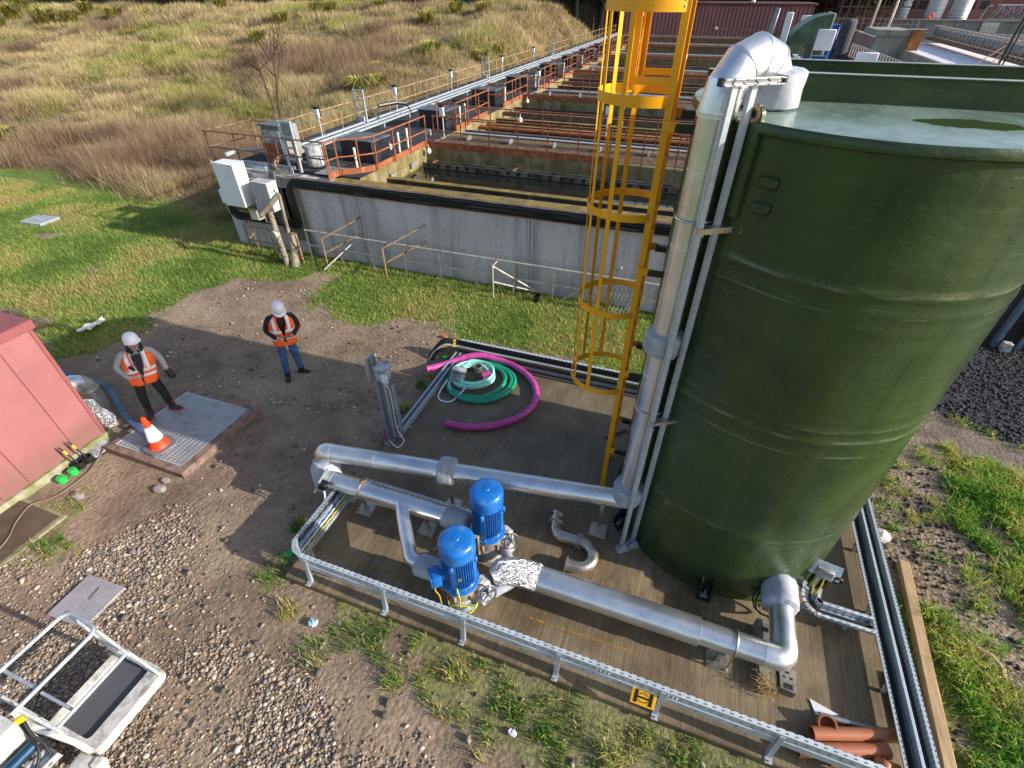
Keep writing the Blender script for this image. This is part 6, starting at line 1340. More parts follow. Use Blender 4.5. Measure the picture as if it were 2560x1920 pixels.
bm = B(); ob(bm, (-4.62, -.10, .22), (.34, .16, .16), (0, 0, .05), .03, 2); ob(bm, (-4.52, -.05, .26), (.12, .12, .12), (0, 0, .05), .02); fin('step_box', bm, FIB, lift)
bm = B(); tube(bm, spline([(-5.05, -.04, .97), (-4.98, -.10, .8), (-4.9, -.12, .62), (-4.82, -.2, .5), (-4.9, -.4, .45), (-5.0, -.7, .5)], 6), .014, 8); tube(bm, spline([(-5.14, -.03, .98), (-5.2, -.06, .85), (-5.05, -.12, .72), (-4.9, -.2, .6), (-4.8, -.5, .4)], 6), .014, 8); fin('hose', bm, BLACK, lift)
bm = B(); bx(bm, -5.5, -4.6, -1.7, -.35, GZ + .02, .30, .03); fin('chassis', bm, DARKP, lift)
for x in (-5.56, -4.58):
    bm = B(); m = aim((1, 0, 0)); lathe(bm, [(.17, -.07), (.2, -.05), (.2, .05), (.17, .07)], (x, -1.1, GZ + .2), 24, m); fin('wheel', bm, BLACK, lift)
# ------------------------------------------------------------------ concrete settling tanks
def stained(name, a, b, streak='#2c2a26', moss=None, amt=.6):
    k = NT(name); s = k.sep(); n1 = k.noise(.6, 6, .6); n2 = k.noise((2.6, 2.6, .22), 5, .65); n3 = k.noise(9, 4)
    c = k.mix(k.ramp(n1, .3, .7), lin(a), lin(b)); c = k.mix(k.ramp(n2, .46, .66, 0, amt), c, lin(streak)); c = k.mix(k.ramp(k.noise((3.4, 3.4, .3), 4), .6, .75, 0, .4), c, lin('#a09c98')); c = k.mix(k.ramp(n3, .5, .8, 0, .3), c, lin('#55504a'))
    if moss: c = k.mix(k.ramp(k.noise(2.4, 6, .7), .45, .62), c, lin(moss))
    k.bsdf(c, .88, 0, k.bump(n3, .3, .02), spec=.3); return k.done()
WALLC = stained('weathered_wall_concrete', '#b0adb1', '#c8c5c8', '#716e72'); INNERC = stained('damp_inner_concrete', '#7f7359', '#968768', '#3f3928', '#5d5a2c'); DARKW = stained('black_wet_concrete', '#2e2b27', '#4a443a', '#12110f', None)
def mossy():
    k = NT('mossy_wall_top'); n = k.noise(2.2, 6, .7); n2 = k.noise(14, 5, .7); c = k.mix(k.ramp(n, .35, .6), lin('#4d4434'), lin('#8d7436')); c = k.mix(k.ramp(n2, .5, .7), c, lin('#59602a')); c = k.mix(k.ramp(n2, .3, .2), c, lin('#1c1813')); k.bsdf(c, .95, 0, k.bump(n2, .9, .04)); return k.done()
MOSS = mossy()
def water_mat():
    k = NT('dark_tank_water'); n = k.noise((2.2, 3.2, 1), 3); k.bsdf(lin('#1b1f1c'), .03, 0, k.bump(n, .03, .02), spec=1.0); return k.done()
WATER = water_mat()
DECK = M('dark_blue_deck', '#24252e', .8, 0, .2, 4, .15, 60, '#4d4640', .6, 3); GRATEW = M('rusty_grating', '#6f5b48', .85, .1, .2, 12, .5, 30, '#4f3626', .5, 4)
Y0 = 11.88; XL, XR = -14.0, 5.4; WT = 2.24; YE = 73.0; WL = 1.74
tk = thing('settling_tank', 'long rectangular concrete settling tank structure with rows of open channels', 'settling tank', (0, Y0, GZ))
bm = B(); bx(bm, XL, XR, Y0, Y0 + .38, GZ - .3, WT); fin('front_wall', bm, WALLC, tk)
bm = B(); bx(bm, -9.7, XR, Y0 + .02, Y0 + .40, WT + .0, WT + .035, .012); fin('front_wall_top', bm, MOSS, tk)
bm = B(); bx(bm, XL, XL + .3, Y0 + .385, YE, GZ - .3, WT); fin('side_wall', bm, WALLC, tk)
bm = B(); bx(bm, -9.32, -9.02, Y0 + .385, YE, .5, WT + .06); fin('channel_wall', bm, INNERC, tk)
bm = B(); bx(bm, XL + .301, -9.03, Y0 + .385, YE, WT - .2, WT + .09); fin('walkway_deck', bm, DECK, tk)
def xwall(y0, y1, top, mat, nm, z0=.4): bm = B(); bx(bm, -9.015, XR, y0, y1, z0, top); return fin(nm, bm, mat, tk)
def mosscap(y0, y1, z):
    bm = B(); bx(bm, -9.01, XR, y0 - .012, y1 + .012, z, z + .03, .01); fin('wall_top', bm, MOSS, tk)
WEIR = M('weir_grey', '#7c766a', .8, 0, .2, 3, .2, 30, '#3a352c', .5, 3); NOTCH = M('notch_dark', '#15130f', .9)
def launder(y, z=1.93):
    t = thing('weir_trough', 'notched weir trough running along the water, %s' % LNAME(y), 'weir trough', (0, y, z), 'notched weir troughs over the channels')
    bm = B(); extr(bm, [(-.16, -.17), (.16, -.17), (.16, .0), (.13, .0), (.13, -.13), (-.13, -.13), (-.13, 0), (-.16, 0)], (-8.9, y, z), (XR - .2, y, z), (0, 1, 0), (0, 0, 1)); nf0 = len(bm.faces)
    x = -8.7
    while x < XR - .4: bx(bm, x, x + .09, y - .176, y - .161, z - .13, z - .02); x += .36
    bm.faces.ensure_lookup_table()
    for f in bm.faces[nf0:]: f.material_index = 1
    fin('trough', bm, None, t, mats=[WEIR, NOTCH])
    x = -8.5
    while x < XR: bm = B(); bx(bm, x - .03, x + .03, y - .19, y + .19, z + .001, z + .03); fin('cross_bar', bm, RUSTB, t); x += 2.9
def LNAME(y): 
    k = int((y - 11) // 5.2); return ['in the channel nearest the front wall', 'beyond the first crosswalk', 'before the second crosswalk', 'beyond the second crosswalk', 'before the third crosswalk', 'beyond the third crosswalk', 'before the fourth crosswalk', 'beyond the fourth crosswalk', 'before the fifth crosswalk', 'beyond the fifth crosswalk', 'before the far crosswalk', 'beyond the far crosswalk'][max(0, min(11, k))]
wl = B(); 
# front channel and first inner wall
xwall(13.6, 13.82, 1.93, DARKW, 'partition'); mosscap(13.6, 13.82, 1.93)
WY = [16.3 + 10.35 * k for k in range(6)]; pools = [(12.27, 13.59, 1.35)]
for k, wy in enumerate(WY):
    bm = B(); bx(bm, -9.015, XR, wy, wy + .3, .4, 2.27); bx(bm, -9.015, XR, wy + 1.8, wy + 2.1, .4, 2.27); fin('crosswalk_wall', bm, INNERC, tk)
    bm = B(); bx(bm, -9.0, XR, wy + .31, wy + 1.79, 2.1, 2.285); fin('crosswalk_slab', bm, GRATEW, tk)
    ya = (13.82 if k == 0 else WY[k-1] + 2.1); yb = wy
    if k == 0: pools.append((ya, yb, WL)); launder(wy - .42)
    else:
        m = (ya + yb) / 2
        for q in (m - .75, m + .5): xwall(q, q + .24, 1.98, DARKW, 'partition'); mosscap(q, q + .24, 1.98)
        pools += [(ya, m - .75, WL), (m - .51, m + .5, 1.4), (m + .74, yb, WL)]
        launder(ya + .42); launder(yb - .42)
        for q, nm, mt_ in ((ya + 1.35, 'rusty_beam', RUSTB), (m - 1.5, 'scum_pipe', RUSTO), (m + 1.35, 'rusty_beam', RUSTB), (yb - 1.3, 'scum_pipe', DARKP)):
            bm = B()
            if nm == 'rusty_beam': bx(bm, -8.95, XR, q - .09, q + .09, 1.98, 2.16)
            else: rod(bm, (-8.95, q, 2.02), (XR, q, 2.02), .09, 10)
            fin(nm, bm, mt_, tk)
xwall(WY[-1] + 2.1 + 2.4, WY[-1] + 2.1 + 2.7, 2.2, INNERC, 'partition'); pools.append((WY[-1] + 2.1, WY[-1] + 4.5, WL))
for (ya, yb, z) in pools:
    bm = B(); bm.faces.new([bm.verts.new(v) for v in ((-9.0, ya, z), (XR, ya, z), (XR, yb, z), (-9.0, yb, z))]); o = fin('water', bm, WATER, None, 0); o['kind'] = 'structure'
bm = B(); bx(bm, XR, XR + .4, Y0, YE, GZ - .3, 2.4); fin('side_wall', bm, WALLC, tk)
bm = B()
for y, z in ((13.9, 1.95), (15.2, 1.95), (19.2, 1.95), (25.0, 1.95), (29.8, 1.95)): bx(bm, -9.02, -8.93, y - .16, y + .16, z - .07, z + .09)
fin('wall_bracket', bm, CONC, tk)
# crosswalk toe boards, conduits and rails; each run its own thing
def rail_run(name, lab, pts, mat, h=.95, step=1.0, group=None, cat='handrail', mid=True, rr_=.021):
    t = thing(name, lab, cat, pts[0], group); P = [Vector(p) for p in pts]
    for hh in ((h, h * .52) if mid else (h,)):
        bm = B(); tube(bm, [p + Vector((0, 0, hh)) for p in P], rr_, 8); fin('rail', bm, mat, t)
    for a, b in zip(P, P[1:]):
        L = (b - a).length; n = max(1, round(L / step))
        for i in range(n + (1 if b is P[-1] else 0)):
            p = lerp(a, b, i / n); bm = B(); rod(bm, p, p + Vector((0, 0, h)), rr_ + .001, 8); ball(bm, p + Vector((0, 0, h)), .034, sub=1)
            if mid: ball(bm, p + Vector((0, 0, h * .52)), .03, sub=1)
            fin('post', bm, mat, t)
    return t
ORD = ['first', 'second', 'third', 'fourth', 'fifth', 'farthest']
for k, wy in enumerate(WY):
    st_ = 1.0 if k < 2 else 2.0
    rail_run('handrail', 'rusty handrail along the near edge of the %s crosswalk from the front' % ORD[k], [(-8.7, wy + .06, 2.28), (XR, wy + .06, 2.28)], RUSTO if k < 2 else RUSTB, .95, st_, 'rusty handrails on the settling tank')
    rail_run('handrail', 'rusty handrail along the far edge of the %s crosswalk from the front' % ORD[k], [(-8.4, wy + 2.02, 2.28), (XR, wy + 2.02, 2.28)], RUSTO if k < 2 else RUSTB, .95, st_, 'rusty handrails on the settling tank')
    bm = B(); x1 = -2.5 if k < 2 else XR; bx(bm, -9.0, x1, wy - .012, wy + .0, 2.26, 2.47); bx(bm, -9.02, x1, wy + .0, wy + .28, 2.286, 2.30); single('toe_board', bm, RUSTO, 'orange toe board on the %s crosswalk from the front' % ORD[k], 'toe board', 'orange toe boards on the crosswalks')
    t = thing('conduit_rack', 'grey conduits on short stands along the %s crosswalk from the front' % ORD[k], 'conduit', (0, wy + 1.3, 2.3), 'conduit runs on the crosswalks')
    for y, z, r_ in ((1.25, 2.52, .05), (1.40, 2.50, .04), (1.52, 2.55, .03)):
        bm = B(); rod(bm, (-8.2, wy + y, z), (XR, wy + y, z), r_, 10); fin('conduit', bm, GALV if y < 1.3 else M('dark_conduit', '#4c525a', .5, .4), t)
    x = -8.0
    while x < XR: bm = B(); bx(bm, x - .02, x + .02, wy + 1.18, wy + 1.56, 2.286, 2.455); fin('stand', bm, GALV, t); x += 1.6
# left walkway
def steps(y):   # a rail that steps round the black boxes
    return [(-9.75, y, 2.33), (-9.7, y + .45, 2.33), (-9.25, y + .85, 2.33), (-8.93, y + 1.25, 2.33), (-8.93, y + 4.35, 2.33)]
rail_run('handrail', 'orange handrail stepping along the inner edge of the near end of the walkway', steps(11.85), RUSTO, .92, 1.0, 'orange handrails along the walkway')
WN = ['second', 'third', 'fourth', 'fifth', 'sixth', 'seventh', 'eighth', 'ninth', 'tenth']
for i in range(9):
    y = 18.6 + 5.17 * i
    rail_run('handrail', 'orange handrail on the inner edge of the walkway, %s section from the near end' % WN[i], [(-9.7, y, 2.33), (-8.95, y + .1, 2.33), (-8.95, y + 3.4, 2.33), (-9.6, y + 3.5, 2.33)], RUSTO, .92, 1.1 if i < 3 else 2, 'orange handrails along the walkway')
bm = B()
for a, b in (((-9.75, 11.86), (-9.72, 12.3)), ((-9.72, 12.3), (-9.26, 12.68)), ((-9.26, 12.68), (-9.0, 13.1)), ((-9.0, 13.1), (-9.0, 16.3))):
    d = Vector((b[0]-a[0], b[1]-a[1], 0)); ob(bm, ((a[0]+b[0])/2, (a[1]+b[1])/2, 2.40), (d.length + .01, .015, .17), (0, 0, math.atan2(d.y, d.x)))
single('walkway_toe_board', bm, RUSTO, 'orange toe board stepping round the near corner of the walkway', 'toe board')
for i in range(9): y = 18.6 + 5.17 * i; bm = B(); bx(bm, -9.01, -8.995, y + .1, y + 3.4, 2.31, 2.48); single('walkway_toe_board', bm, RUSTO, 'orange toe board on the inner walkway edge, %s section from the near end' % WN[i], 'toe board', 'orange toe boards along the walkway')
rail_run('handrail', 'pale rusty handrail along the outer edge of the long walkway', [(-12.85, 13.6, 2.33), (-12.85, 50, 2.33)], RUSTL, .9, 1.15)
rail_run('handrail', 'rusty handrail round the near left corner of the walkway', [(-9.78, 11.98, 2.33), (-14.1, 12.05, 2.33), (-13.9, 13.7, 2.33), (-12.9, 13.75, 2.33)], RUSTB, .92, 1.15)
rail_run('handrail', 'pale handrail along the far part of the walkway under the trees', [(-12.9, 52, 2.33), (-12.9, 73, 2.33)], RUSTL, .95, 1.6)
t = thing('cable_ladder', 'galvanised cable trays running along the outer side of the long walkway', 'cable tray', (-12.2, 14, 2.35))
bm = B()
for x, z in ((-12.45, 2.55), (-12.25, 2.50), (-12.05, 2.46), (-11.9, 2.5)): bx(bm, x - .05, x + .05, 14.0, 72, z - .02, z + .03)
fin('tray', bm, GALV, t)
bm = B(); y = 14.3
while y < 72: bx(bm, -12.5, -11.85, y - .03, y + .03, 2.331, 2.475); y += 2.0
fin('stand', bm, GALV, t)
bm = B()
for q in ((.0, .05), (.1, .1), (.2, .15)): tube(bm, fillet([(-11.9, 13.75 - q[0], 2.48 + q[1] * .3), (-13.3, 13.5 - q[0], 2.5 + q[1] * .3), (-13.9, 12.9 - q[0], 2.5 + q[1] * .3), (-13.85, 12.3, 2.5 + q[1] * .3)], .6, 6), .045, 6)
fin('curved_conduit', bm, GALV, t)
BLKB = M('black_chamber_box', '#1a1b20', .5, 0, .15, 3, .05, 40, '#30343b', .6, 3)
for i, y in enumerate((13.65, 18.75, 23.85, 28.5, 34.6, 39.8, 45.0, 50.2, 55.5, 61)):
    lab = ['black chamber box nearest the front of the walkway', 'second black chamber box along the walkway', 'third black chamber box along the walkway', 'fourth black chamber box along the walkway', 'fifth black chamber box along the walkway', 'sixth black chamber box along the walkway', 'seventh black chamber box along the walkway', 'eighth black chamber box, far along the walkway', 'ninth black chamber box, far along the walkway', 'farthest black chamber box on the walkway'][i]
    t = thing('chamber_box', lab, 'box', (-10.0, y + .45, 2.33), 'black chamber boxes along the walkway')
    bm = B(); bx(bm, -10.55, -9.4, y, y + 1.0, 2.335, 2.93, .02); fin('housing', bm, BLKB, t)
    bm = B(); bx(bm, -10.6, -9.35, y - .04, y + 1.04, 2.931, 2.97, .01); fin('lid', bm, M('pale_dusty_lid', '#565b63', .6, 0, .2, 3), t)
t0 = thing('vent_tube', 'white vent tube standing on the walkway beside the first chamber box', 'tube', (-9.55, 12.95, 2.33), 'white vent tubes on the walkway')
bm = B(); lathe(bm, [(.038, 2.335), (.038, 2.93), (.03, 2.94), (.0001, 2.94)], (-9.55, 12.95, 0), 12); fin('tube', bm, M('white_tube', '#cfc9bb', .5), t0)
for i, (x, y, lab) in enumerate(((-9.35, 15.1, 'white vent tube just past the first chamber box'), (-9.4, 15.75, 'white vent tube by the first crosswalk'), (-9.4, 20.0, 'white vent tube past the second chamber box'), (-9.45, 20.6, 'white vent tube a little past the second chamber box'), (-9.4, 25.2, 'white vent tube past the third chamber box'), (-9.4, 30.0, 'white vent tube past the fourth chamber box'), (-9.4, 36, 'white vent tube past the fifth chamber box'), (-9.4, 41, 'white vent tube past the sixth chamber box'))): dup(t0, (x, y, 2.33), 0, lab)
# cabinets and frames at the near end
t = thing('control_cabinet', 'tall grey concrete coloured cabinet on the near corner of the walkway', 'cabinet', (-12.15, 13.0, 2.33))
bm = B(); bx(bm, -12.6, -11.75, 12.75, 13.35, 2.335, 3.35, .01); fin('body', bm, CONC, t)
bm = B(); bx(bm, -12.66, -11.70, 12.70, 13.40, 3.351, 3.40, .01); fin('lid', bm, M('slate_lid', '#5e6066', .7), t)
bm = B(); bx(bm, -12.55, -11.95, 12.735, 12.748, 2.45, 3.25, .004); fin('door', bm, WHITEG, t)
bm = B(); bx(bm, -12.5, -12.0, 12.55, 12.57, 2.40, 2.95); single('rust_plate', bm, M('rust_orange_plate', '#8f5230', .8), 'rusty orange plate leaning in front of the grey cabinet', 'plate')
def frame_stand(x, y, lab, h=1.35, box=True):
    t = thing('equipment_stand', lab, 'frame', (x, y, 2.33), 'galvanised frames standing on the walkway')
    bm = B()
    for dx in (-.2, .2): bx(bm, x + dx - .025, x + dx + .025, y - .03, y + .03, 2.335, 2.335 + h)
    for z in (.35, .65, .95, h - .03): bx(bm, x - .174, x + .174, y - .02, y + .02, 2.335 + z - .025, 2.335 + z + .025)
    fin('frame', bm, GALV, t)
    if box: bm = B(); bx(bm, x - .15, x + .15, y - .10, y - .021, 2.45, 2.75, .01); fin('white_box', bm, WHITEG, t)
    return t
ff_ = frame_stand(-11.1, 12.12, 'galvanised frame at the near corner of the walkway beside the grey cabinet', 1.35, False)
bm = B(); bx(bm, -11.34, -10.86, 12.16, 12.30, 3.15, 3.62, .01); fin('panel_box', bm, GREYP, ff_)
fr2 = frame_stand(-12.55, 17.9, 'galvanised frame with a white box on the walkway, between the first two lamps', 1.3)
dup(fr2, (-12.55, 30.5, 2.33), 0, 'galvanised frame with a white box halfway along the walkway'); dup(fr2, (-12.55, 44, 2.33), 0, 'galvanised frame with a white box far along the walkway')
t = thing('motor_housing', 'rounded pale grey motor housing on the near end of the walkway', 'motor', (-10.85, 12.72, 2.33))
bm = B(); lathe(bm, [(.22, 2.38), (.25, 2.42), (.25, 2.86), (.2, 2.94), (.0001, 2.97)], (-10.85, 12.75, 0), 24); fin('shell', bm, WHITEG, t)
bm = B(); bx(bm, -11.12, -10.98, 12.5, 12.62, 2.55, 2.75, .02); bx(bm, -10.98, -10.72, 12.6, 12.7, 2.335, 2.4); fin('fitting', bm, DARKP, t)
bm = B(); bx(bm, -10.5, -9.8, 12.15, 12.95, 2.335, 2.35, .004); single('hatch_plate', bm, M('pale_hatch', '#8d8a84', .7, .2, .1), 'pale hatch plate set in the walkway beside the motor housing', 'hatch')
def lamp(x, y, lab, z=2.33, first=None, h=.75):
    t = thing('bulkhead_lamp', lab, 'lamp', (x, y, z), 'bulkhead lamps on short posts')
    bm = B(); rod(bm, (x, y, z), (x, y, z + h), .025, 8); fin('post', bm, GALV, t)
    bm = B(); bx(bm, x - .09, x + .09, y - .09, y + .02, z + h - .02, z + h + .26, .02); fin('lens', bm, WHITEP, t)
    bm = B(); bx(bm, x - .11, x + .11, y - .02, y + .05, z + h + .0, z + h + .34, .02); bx(bm, x - .10, x + .10, y - .10, y - .02, z + h + .261, z + h + .34, .02); fin('hood', bm, DARKP, t); return t
l0 = lamp(-12.72, 15.6, 'white lensed lamp nearest the front on the walkway outer rail')
for i, (x, y, lab) in enumerate(((-12.72, 20.8, 'white lensed lamp second from the front on the outer rail'), (-12.72, 26.3, 'white lensed lamp third from the front on the outer rail'), (-12.72, 33.6, 'white lensed lamp fourth from the front on the outer rail'), (-12.72, 40, 'white lensed lamp fifth from the front on the outer rail'), (-8.85, 17.4, 'lamp at the left end of the first crosswalk'), (-8.6, 28.0, 'lamp at the left end of the second crosswalk'), (-3.4, 19.6, 'lamp on a post behind the yellow ladder cage, mid channel'), (-2.2, 38.8, 'lamp on the third crosswalk behind the ladder top'))): dup(l0, (x, y, 2.33), 0, lab)
t = thing('junction_box', 'small grey junction box on the first crosswalk rail', 'junction box', (-8.95, 16.55, 2.9))
bm = B(); bx(bm, -9.08, -8.84, 16.35, 16.45, 2.62, 2.82, .015); fin('case', bm, WHITEG, t)
g0 = None
for i, (x, y, z, lab) in enumerate(((-8.82, 16.1, 2.2, 'white globe float hanging at the first crosswalk corner'), (-6.4, 18.7, 2.85, 'white globe on the far rail of the first crosswalk'), (-8.7, 26.5, 2.2, 'white globe float at the second crosswalk corner'), (-9.55, 14.85, 2.55, 'white valve bulb beside the first chamber box'))):
    bm = B(); ball(bm, (x, y, z), .085, (1, 1, 1.2), 2); rod(bm, (x, y, z), (x, y, z + .2), .012, 6); single('float_globe', bm, WHITEP, lab, 'globe', 'white globes about the settling tank')
bm = B(); tube(bm, [(-12.4, 18.9, 2.95), (-12.0, 19.6, 2.98), (-11.8, 20.0, 2.9)], .07, 8); tube(bm, [(-12.3, 18.6, 2.45), (-12.4, 18.9, 2.95)], .03, 6); tube(bm, [(-11.8, 20.0, 2.9), (-11.75, 20.4, 2.45)], .025, 6); single('black_actuator', bm, DARKP, 'black actuator arm lying over the walkway cable trays', 'actuator')
# service runs and cabinets on the front wall
t = thing('cable_bundle', 'thick black cable bundle clipped along the top of the front concrete wall', 'cables', (-6, Y0, 2.1))
rnd = random.Random(4)
for i in range(8):
    y, z = Y0 - .05 - .035 * (i % 2), 2.215 - .031 * i; x0 = -10.9 + .02 * i; k0 = .10 + .02 * i
    pts = [(-11.75 + i * .035, y, 1.2), (-11.6 + i * .035, y, .98 + .02 * i)] if False else []
    path = [Vector((-13.9 + .03 * i, y, 2.0)), Vector((-13.9 + .03 * i, y, .72 + .03 * i)), Vector((-11.15 - .03 * i, y, .72 + .03 * i)), Vector((-11.25 - .02 * i, y, 2.215 - .031 * i)), Vector((-10.6, y, z))]
    fl = fillet(path, .22, 5); xs_ = -10.6
    while xs_ < XR - .5: xs_ += .45; fl.append(Vector((xs_, y - rnd.uniform(0, .015), z + rnd.uniform(-.012, .012))))
    bm = B(); tube(bm, fl, .021, 6); fin('cable', bm, BLACK, t)
bm = B(); rod(bm, (-10.9, Y0 - .03, 1.955), (XR, Y0 - .03, 1.955), .022, 8); rod(bm, (-11.3, Y0 - .06, 2.285), (XR, Y0 - .06, 2.285), .02, 8); tube(bm, fillet([(-11.3, Y0 - .06, 2.285), (-11.6, Y0 - .06, 2.6), (-11.6, Y0 + .3, 2.75)], .2, 5), .03, 8); tube(bm, fillet([(-11.1, Y0 - .02, -.1), (-11.1, Y0 - .02, 1.94), (-10.9, Y0 - .02, 1.955)], .15, 4), .02, 8); fin('conduit', bm, RUSTL, t)
bm = B()
for x in (-8.97, -3.75): 
    for dx in (-.05, .05): rod(bm, (x + dx, Y0 - .02, GZ), (x + dx, Y0 - .02, 1.95), .02, 8)
fin('drop_conduit', bm, GALV, t)
bm = B()
for i in range(4): tube(bm, fillet([(-11.05 + .05 * i, Y0 - .1, -.1), (-11.05 + .05 * i, Y0 - .1, .45 + .04 * i), (-11.9, Y0 - .1, .6 + .04 * i)], .2, 4), .022, 6)
for i in range(4): tube(bm, fillet([(-11.95 + .05 * i, Y0 - .1, .8), (-11.78 + .05 * i, Y0 - .1, 2.4), (-11.78 + .05 * i, Y0 + .25, 2.65)], .2, 5), .03, 6)
fin('branch_cable', bm, M('grey_armoured_cable', '#6a6862', .6), t)
t = thing('switch_cabinet', 'large white cabinet on a tube frame at the left end of the front wall', 'cabinet', (-13.4, Y0 - .25, 1.8))
bm = B(); bx(bm, -13.38, -12.62, Y0 - .58, Y0 - .12, 1.36, 2.60, .015); fin('body', bm, WHITEP, t)
bm = B(); bx(bm, -13.58, -13.2, Y0 - .53, Y0 - .15, 1.38, 1.80, .03); fin('side_box', bm, WHITEP, t)
t = thing('meter_cabinet', 'stained white cabinet beside the larger one on the front wall', 'cabinet', (-12.3, Y0 - .25, 1.7))
bm = B(); bx(bm, -12.25, -11.62, Y0 - .52, Y0 - .12, 1.32, 2.16, .015); fin('body', bm, stained('stained_cabinet', '#c4c3c4', '#a9a8aa', '#5d5c60', None, .5), t)
bm = B(); rod(bm, (-12.18, Y0 - .53, 1.7), (-12.18, Y0 - .515, 1.7), .02, 10); rod(bm, (-11.61, Y0 - .3, 1.9), (-11.63, Y0 - .3, 1.9), .03, 10); fin('lock', bm, DARKP, t)
t = thing('small_box', 'small cream box with a brown lid between the two white wall cabinets', 'box', (-12.78, Y0 - .35, 1.2))
bm = B(); bx(bm, -12.6, -12.28, Y0 - .55, Y0 - .25, 1.0, 1.31, .02); fin('body', bm, M('cream_box', '#c9c4b4', .5), t)
bm = B(); bx(bm, -12.62, -12.26, Y0 - .57, Y0 - .23, 1.311, 1.33, .004); fin('lid', bm, M('brown_lid', '#7a6a4a', .7), t)
t = thing('cabinet_frame', 'galvanised tube frame carrying the white cabinets on the front wall', 'frame', (-13.0, Y0 - .1, 1.8))
bm = B()
for x in (-13.95, -12.88, -11.9): rod(bm, (x, Y0 - .07, .9), (x, Y0 - .07, 2.5), .025, 8)
for z in (2.38, 2.10, 1.3): rod(bm, (-14.0, Y0 - .10, z), (-11.85, Y0 - .10, z), .022, 8)
fin('tube', bm, SCAFF, t)
bm = B(); bx(bm, -13.95, -11.3, Y0 - .006, Y0 - .002, .8, 1.9); bx(bm, -11.6, -10.95, Y0 - .006, Y0 - .002, .3, 2.2); fin('backboard', bm, M('grey_green_board', '#6b736e', .7, 0, .12), t)
bm = B(); rnd = random.Random(6)
for i in range(12):
    x = -13.2 + i * .09; tube(bm, spline([(x, Y0 - .3, 1.2), (x + .02, Y0 - .28, 1.08), (x + rnd.uniform(-.1, .3), Y0 - .2, .95), (x + .4, Y0 - .12, .85)], 4), .014, 6)
fin('gland_cable', bm, BLACK, t)
bm = B()
for i in range(10): x = -13.2 + i * .09; rod(bm, (x, Y0 - .3, 1.1), (x, Y0 - .3, 1.15), .022, 6)
fin('cable_gland', bm, CY, t)
bm = B()
for q in range(4): bx(bm, -13.6, -11.3, Y0 + .1 + .11 * q, Y0 + .13 + .11 * q, 2.26, 2.42)
single('side_channel', bm, GALV, 'galvanised channel pieces on the wall top at the near left corner', 'channel')
# fence along the foot of the wall
fz = GZ
rail_run('tube_fence', 'low galvanised tube fence along the foot of the front wall', [(-10.79, 11.50, fz), (1.5, 11.50, fz)], SCAFF, .98, 1.13, None, 'fence', True, .027)
rail_run('tube_fence', 'short rusty tube fence returning towards the white cabinets', [(-10.9, 11.2, fz), (-12.9, 11.25, fz), (-13.1, 11.7, fz)], RUSTL, .95, 1.0, None, 'fence', True, .027)
for i, (x, lab, m_) in enumerate(((-9.95, 'pair of brace tubes from the fence to the wall at the left', RUSTL), (-7.9, 'pair of pale yellow brace tubes from the fence to the wall', RUSTL), (-4.55, 'pair of brace tubes from the fence to the wall nearest the ladder', SCAFF))):
    t = thing('brace_tubes', lab, 'brace', (x, 11.4, fz), 'brace tubes between fence and wall')
    bm = B()
    for z in (.95, .5): rod(bm, (x, 11.15, z + fz), (x + 1.05, Y0 - .01, z + .55 + fz if i < 2 else fz + .02), .024, 8)
    fin('brace', bm, m_, t)
    bm = B(); rod(bm, (x, 11.15, fz), (x, 11.15, .97 + fz), .022, 8); rod(bm, (x, 11.15, .95 + fz), (x, 11.5, .95 + fz), .02, 8); fin('upright', bm, m_, t)
bm = B(); rod(bm, (-9.9, 10.9, fz + .1), (-9.3, Y0, .6), .022, 8); single('sloping_tube', bm, SCAFF, 'pale sloping tube running from the grass up to a hole in the wall', 'tube')
POSTW = M('weathered_post', '#8f877c', .75, .1, .15, 8, .2, 30, '#6b5b4a', .55, 6)
t = thing('leaning_post', 'weathered grey post with a slanting cross arm standing before the cabinets', 'post', (-11.3, 10.95, fz))
bm = B(); tube(bm, [(-11.31, 10.95, fz - .1), (-11.42, 10.98, 1.5)], .085, 14); fin('mast', bm, POSTW, t)
bm = B(); rod(bm, (-11.62, 10.85, 1.42), (-11.1, 11.2, 1.98), .075, 12); fin('cross_arm', bm, POSTW, t)
bm = B(); tube(bm, fillet([(-11.26, 10.9, .2), (-11.14, 10.85, .2), (-11.14, 10.85, .5), (-11.28, 10.9, .5)], .04, 3), .016, 6); tube(bm, fillet([(-11.36, 10.95, .2), (-11.5, 10.9, .2), (-11.5, 10.9, .5), (-11.38, 10.95, .5)], .04, 3), .016, 6); tube(bm, fillet([(-11.4, 10.95, 1.2), (-11.55, 10.9, 1.2), (-11.55, 10.9, 1.45), (-11.42, 10.95, 1.45)], .04, 3), .016, 6); rod(bm, (-11.42, 10.85, .85), (-11.40, 11.0, .85), .12, 14); fin('bracket', bm, SCAFF, t)
bm = B(); tube(bm, [(-11.15, 11.15, fz - .1), (-11.2, 11.3, 1.9)], .05, 10); fin('stay', bm, POSTW, t)
bm = B(); tube(bm, [(-11.05, 10.98, fz - .1), (-11.22, 11.4, .75)], .12, 14, radii=[.15, .07]); single('drain_spout', bm, POSTW, 'tapered grey spout pipe rising from the grass behind the leaning post', 'pipe')
bm = B(); lathe(bm, [(.07, GZ), (.09, GZ + .22), (.08, GZ + .22), (.06, GZ + .02), (.0001, GZ + .02)], (-3.35, 11.35, 0), 16); single('black_bucket', bm, DARKP, 'small black bucket at the foot of the front wall', 'bucket')
t = thing('mesh_gate', 'dark mesh gate and sloping stair side at the wall foot behind the ladder', 'gate', (-1.2, 11.4, GZ))
bm = B()
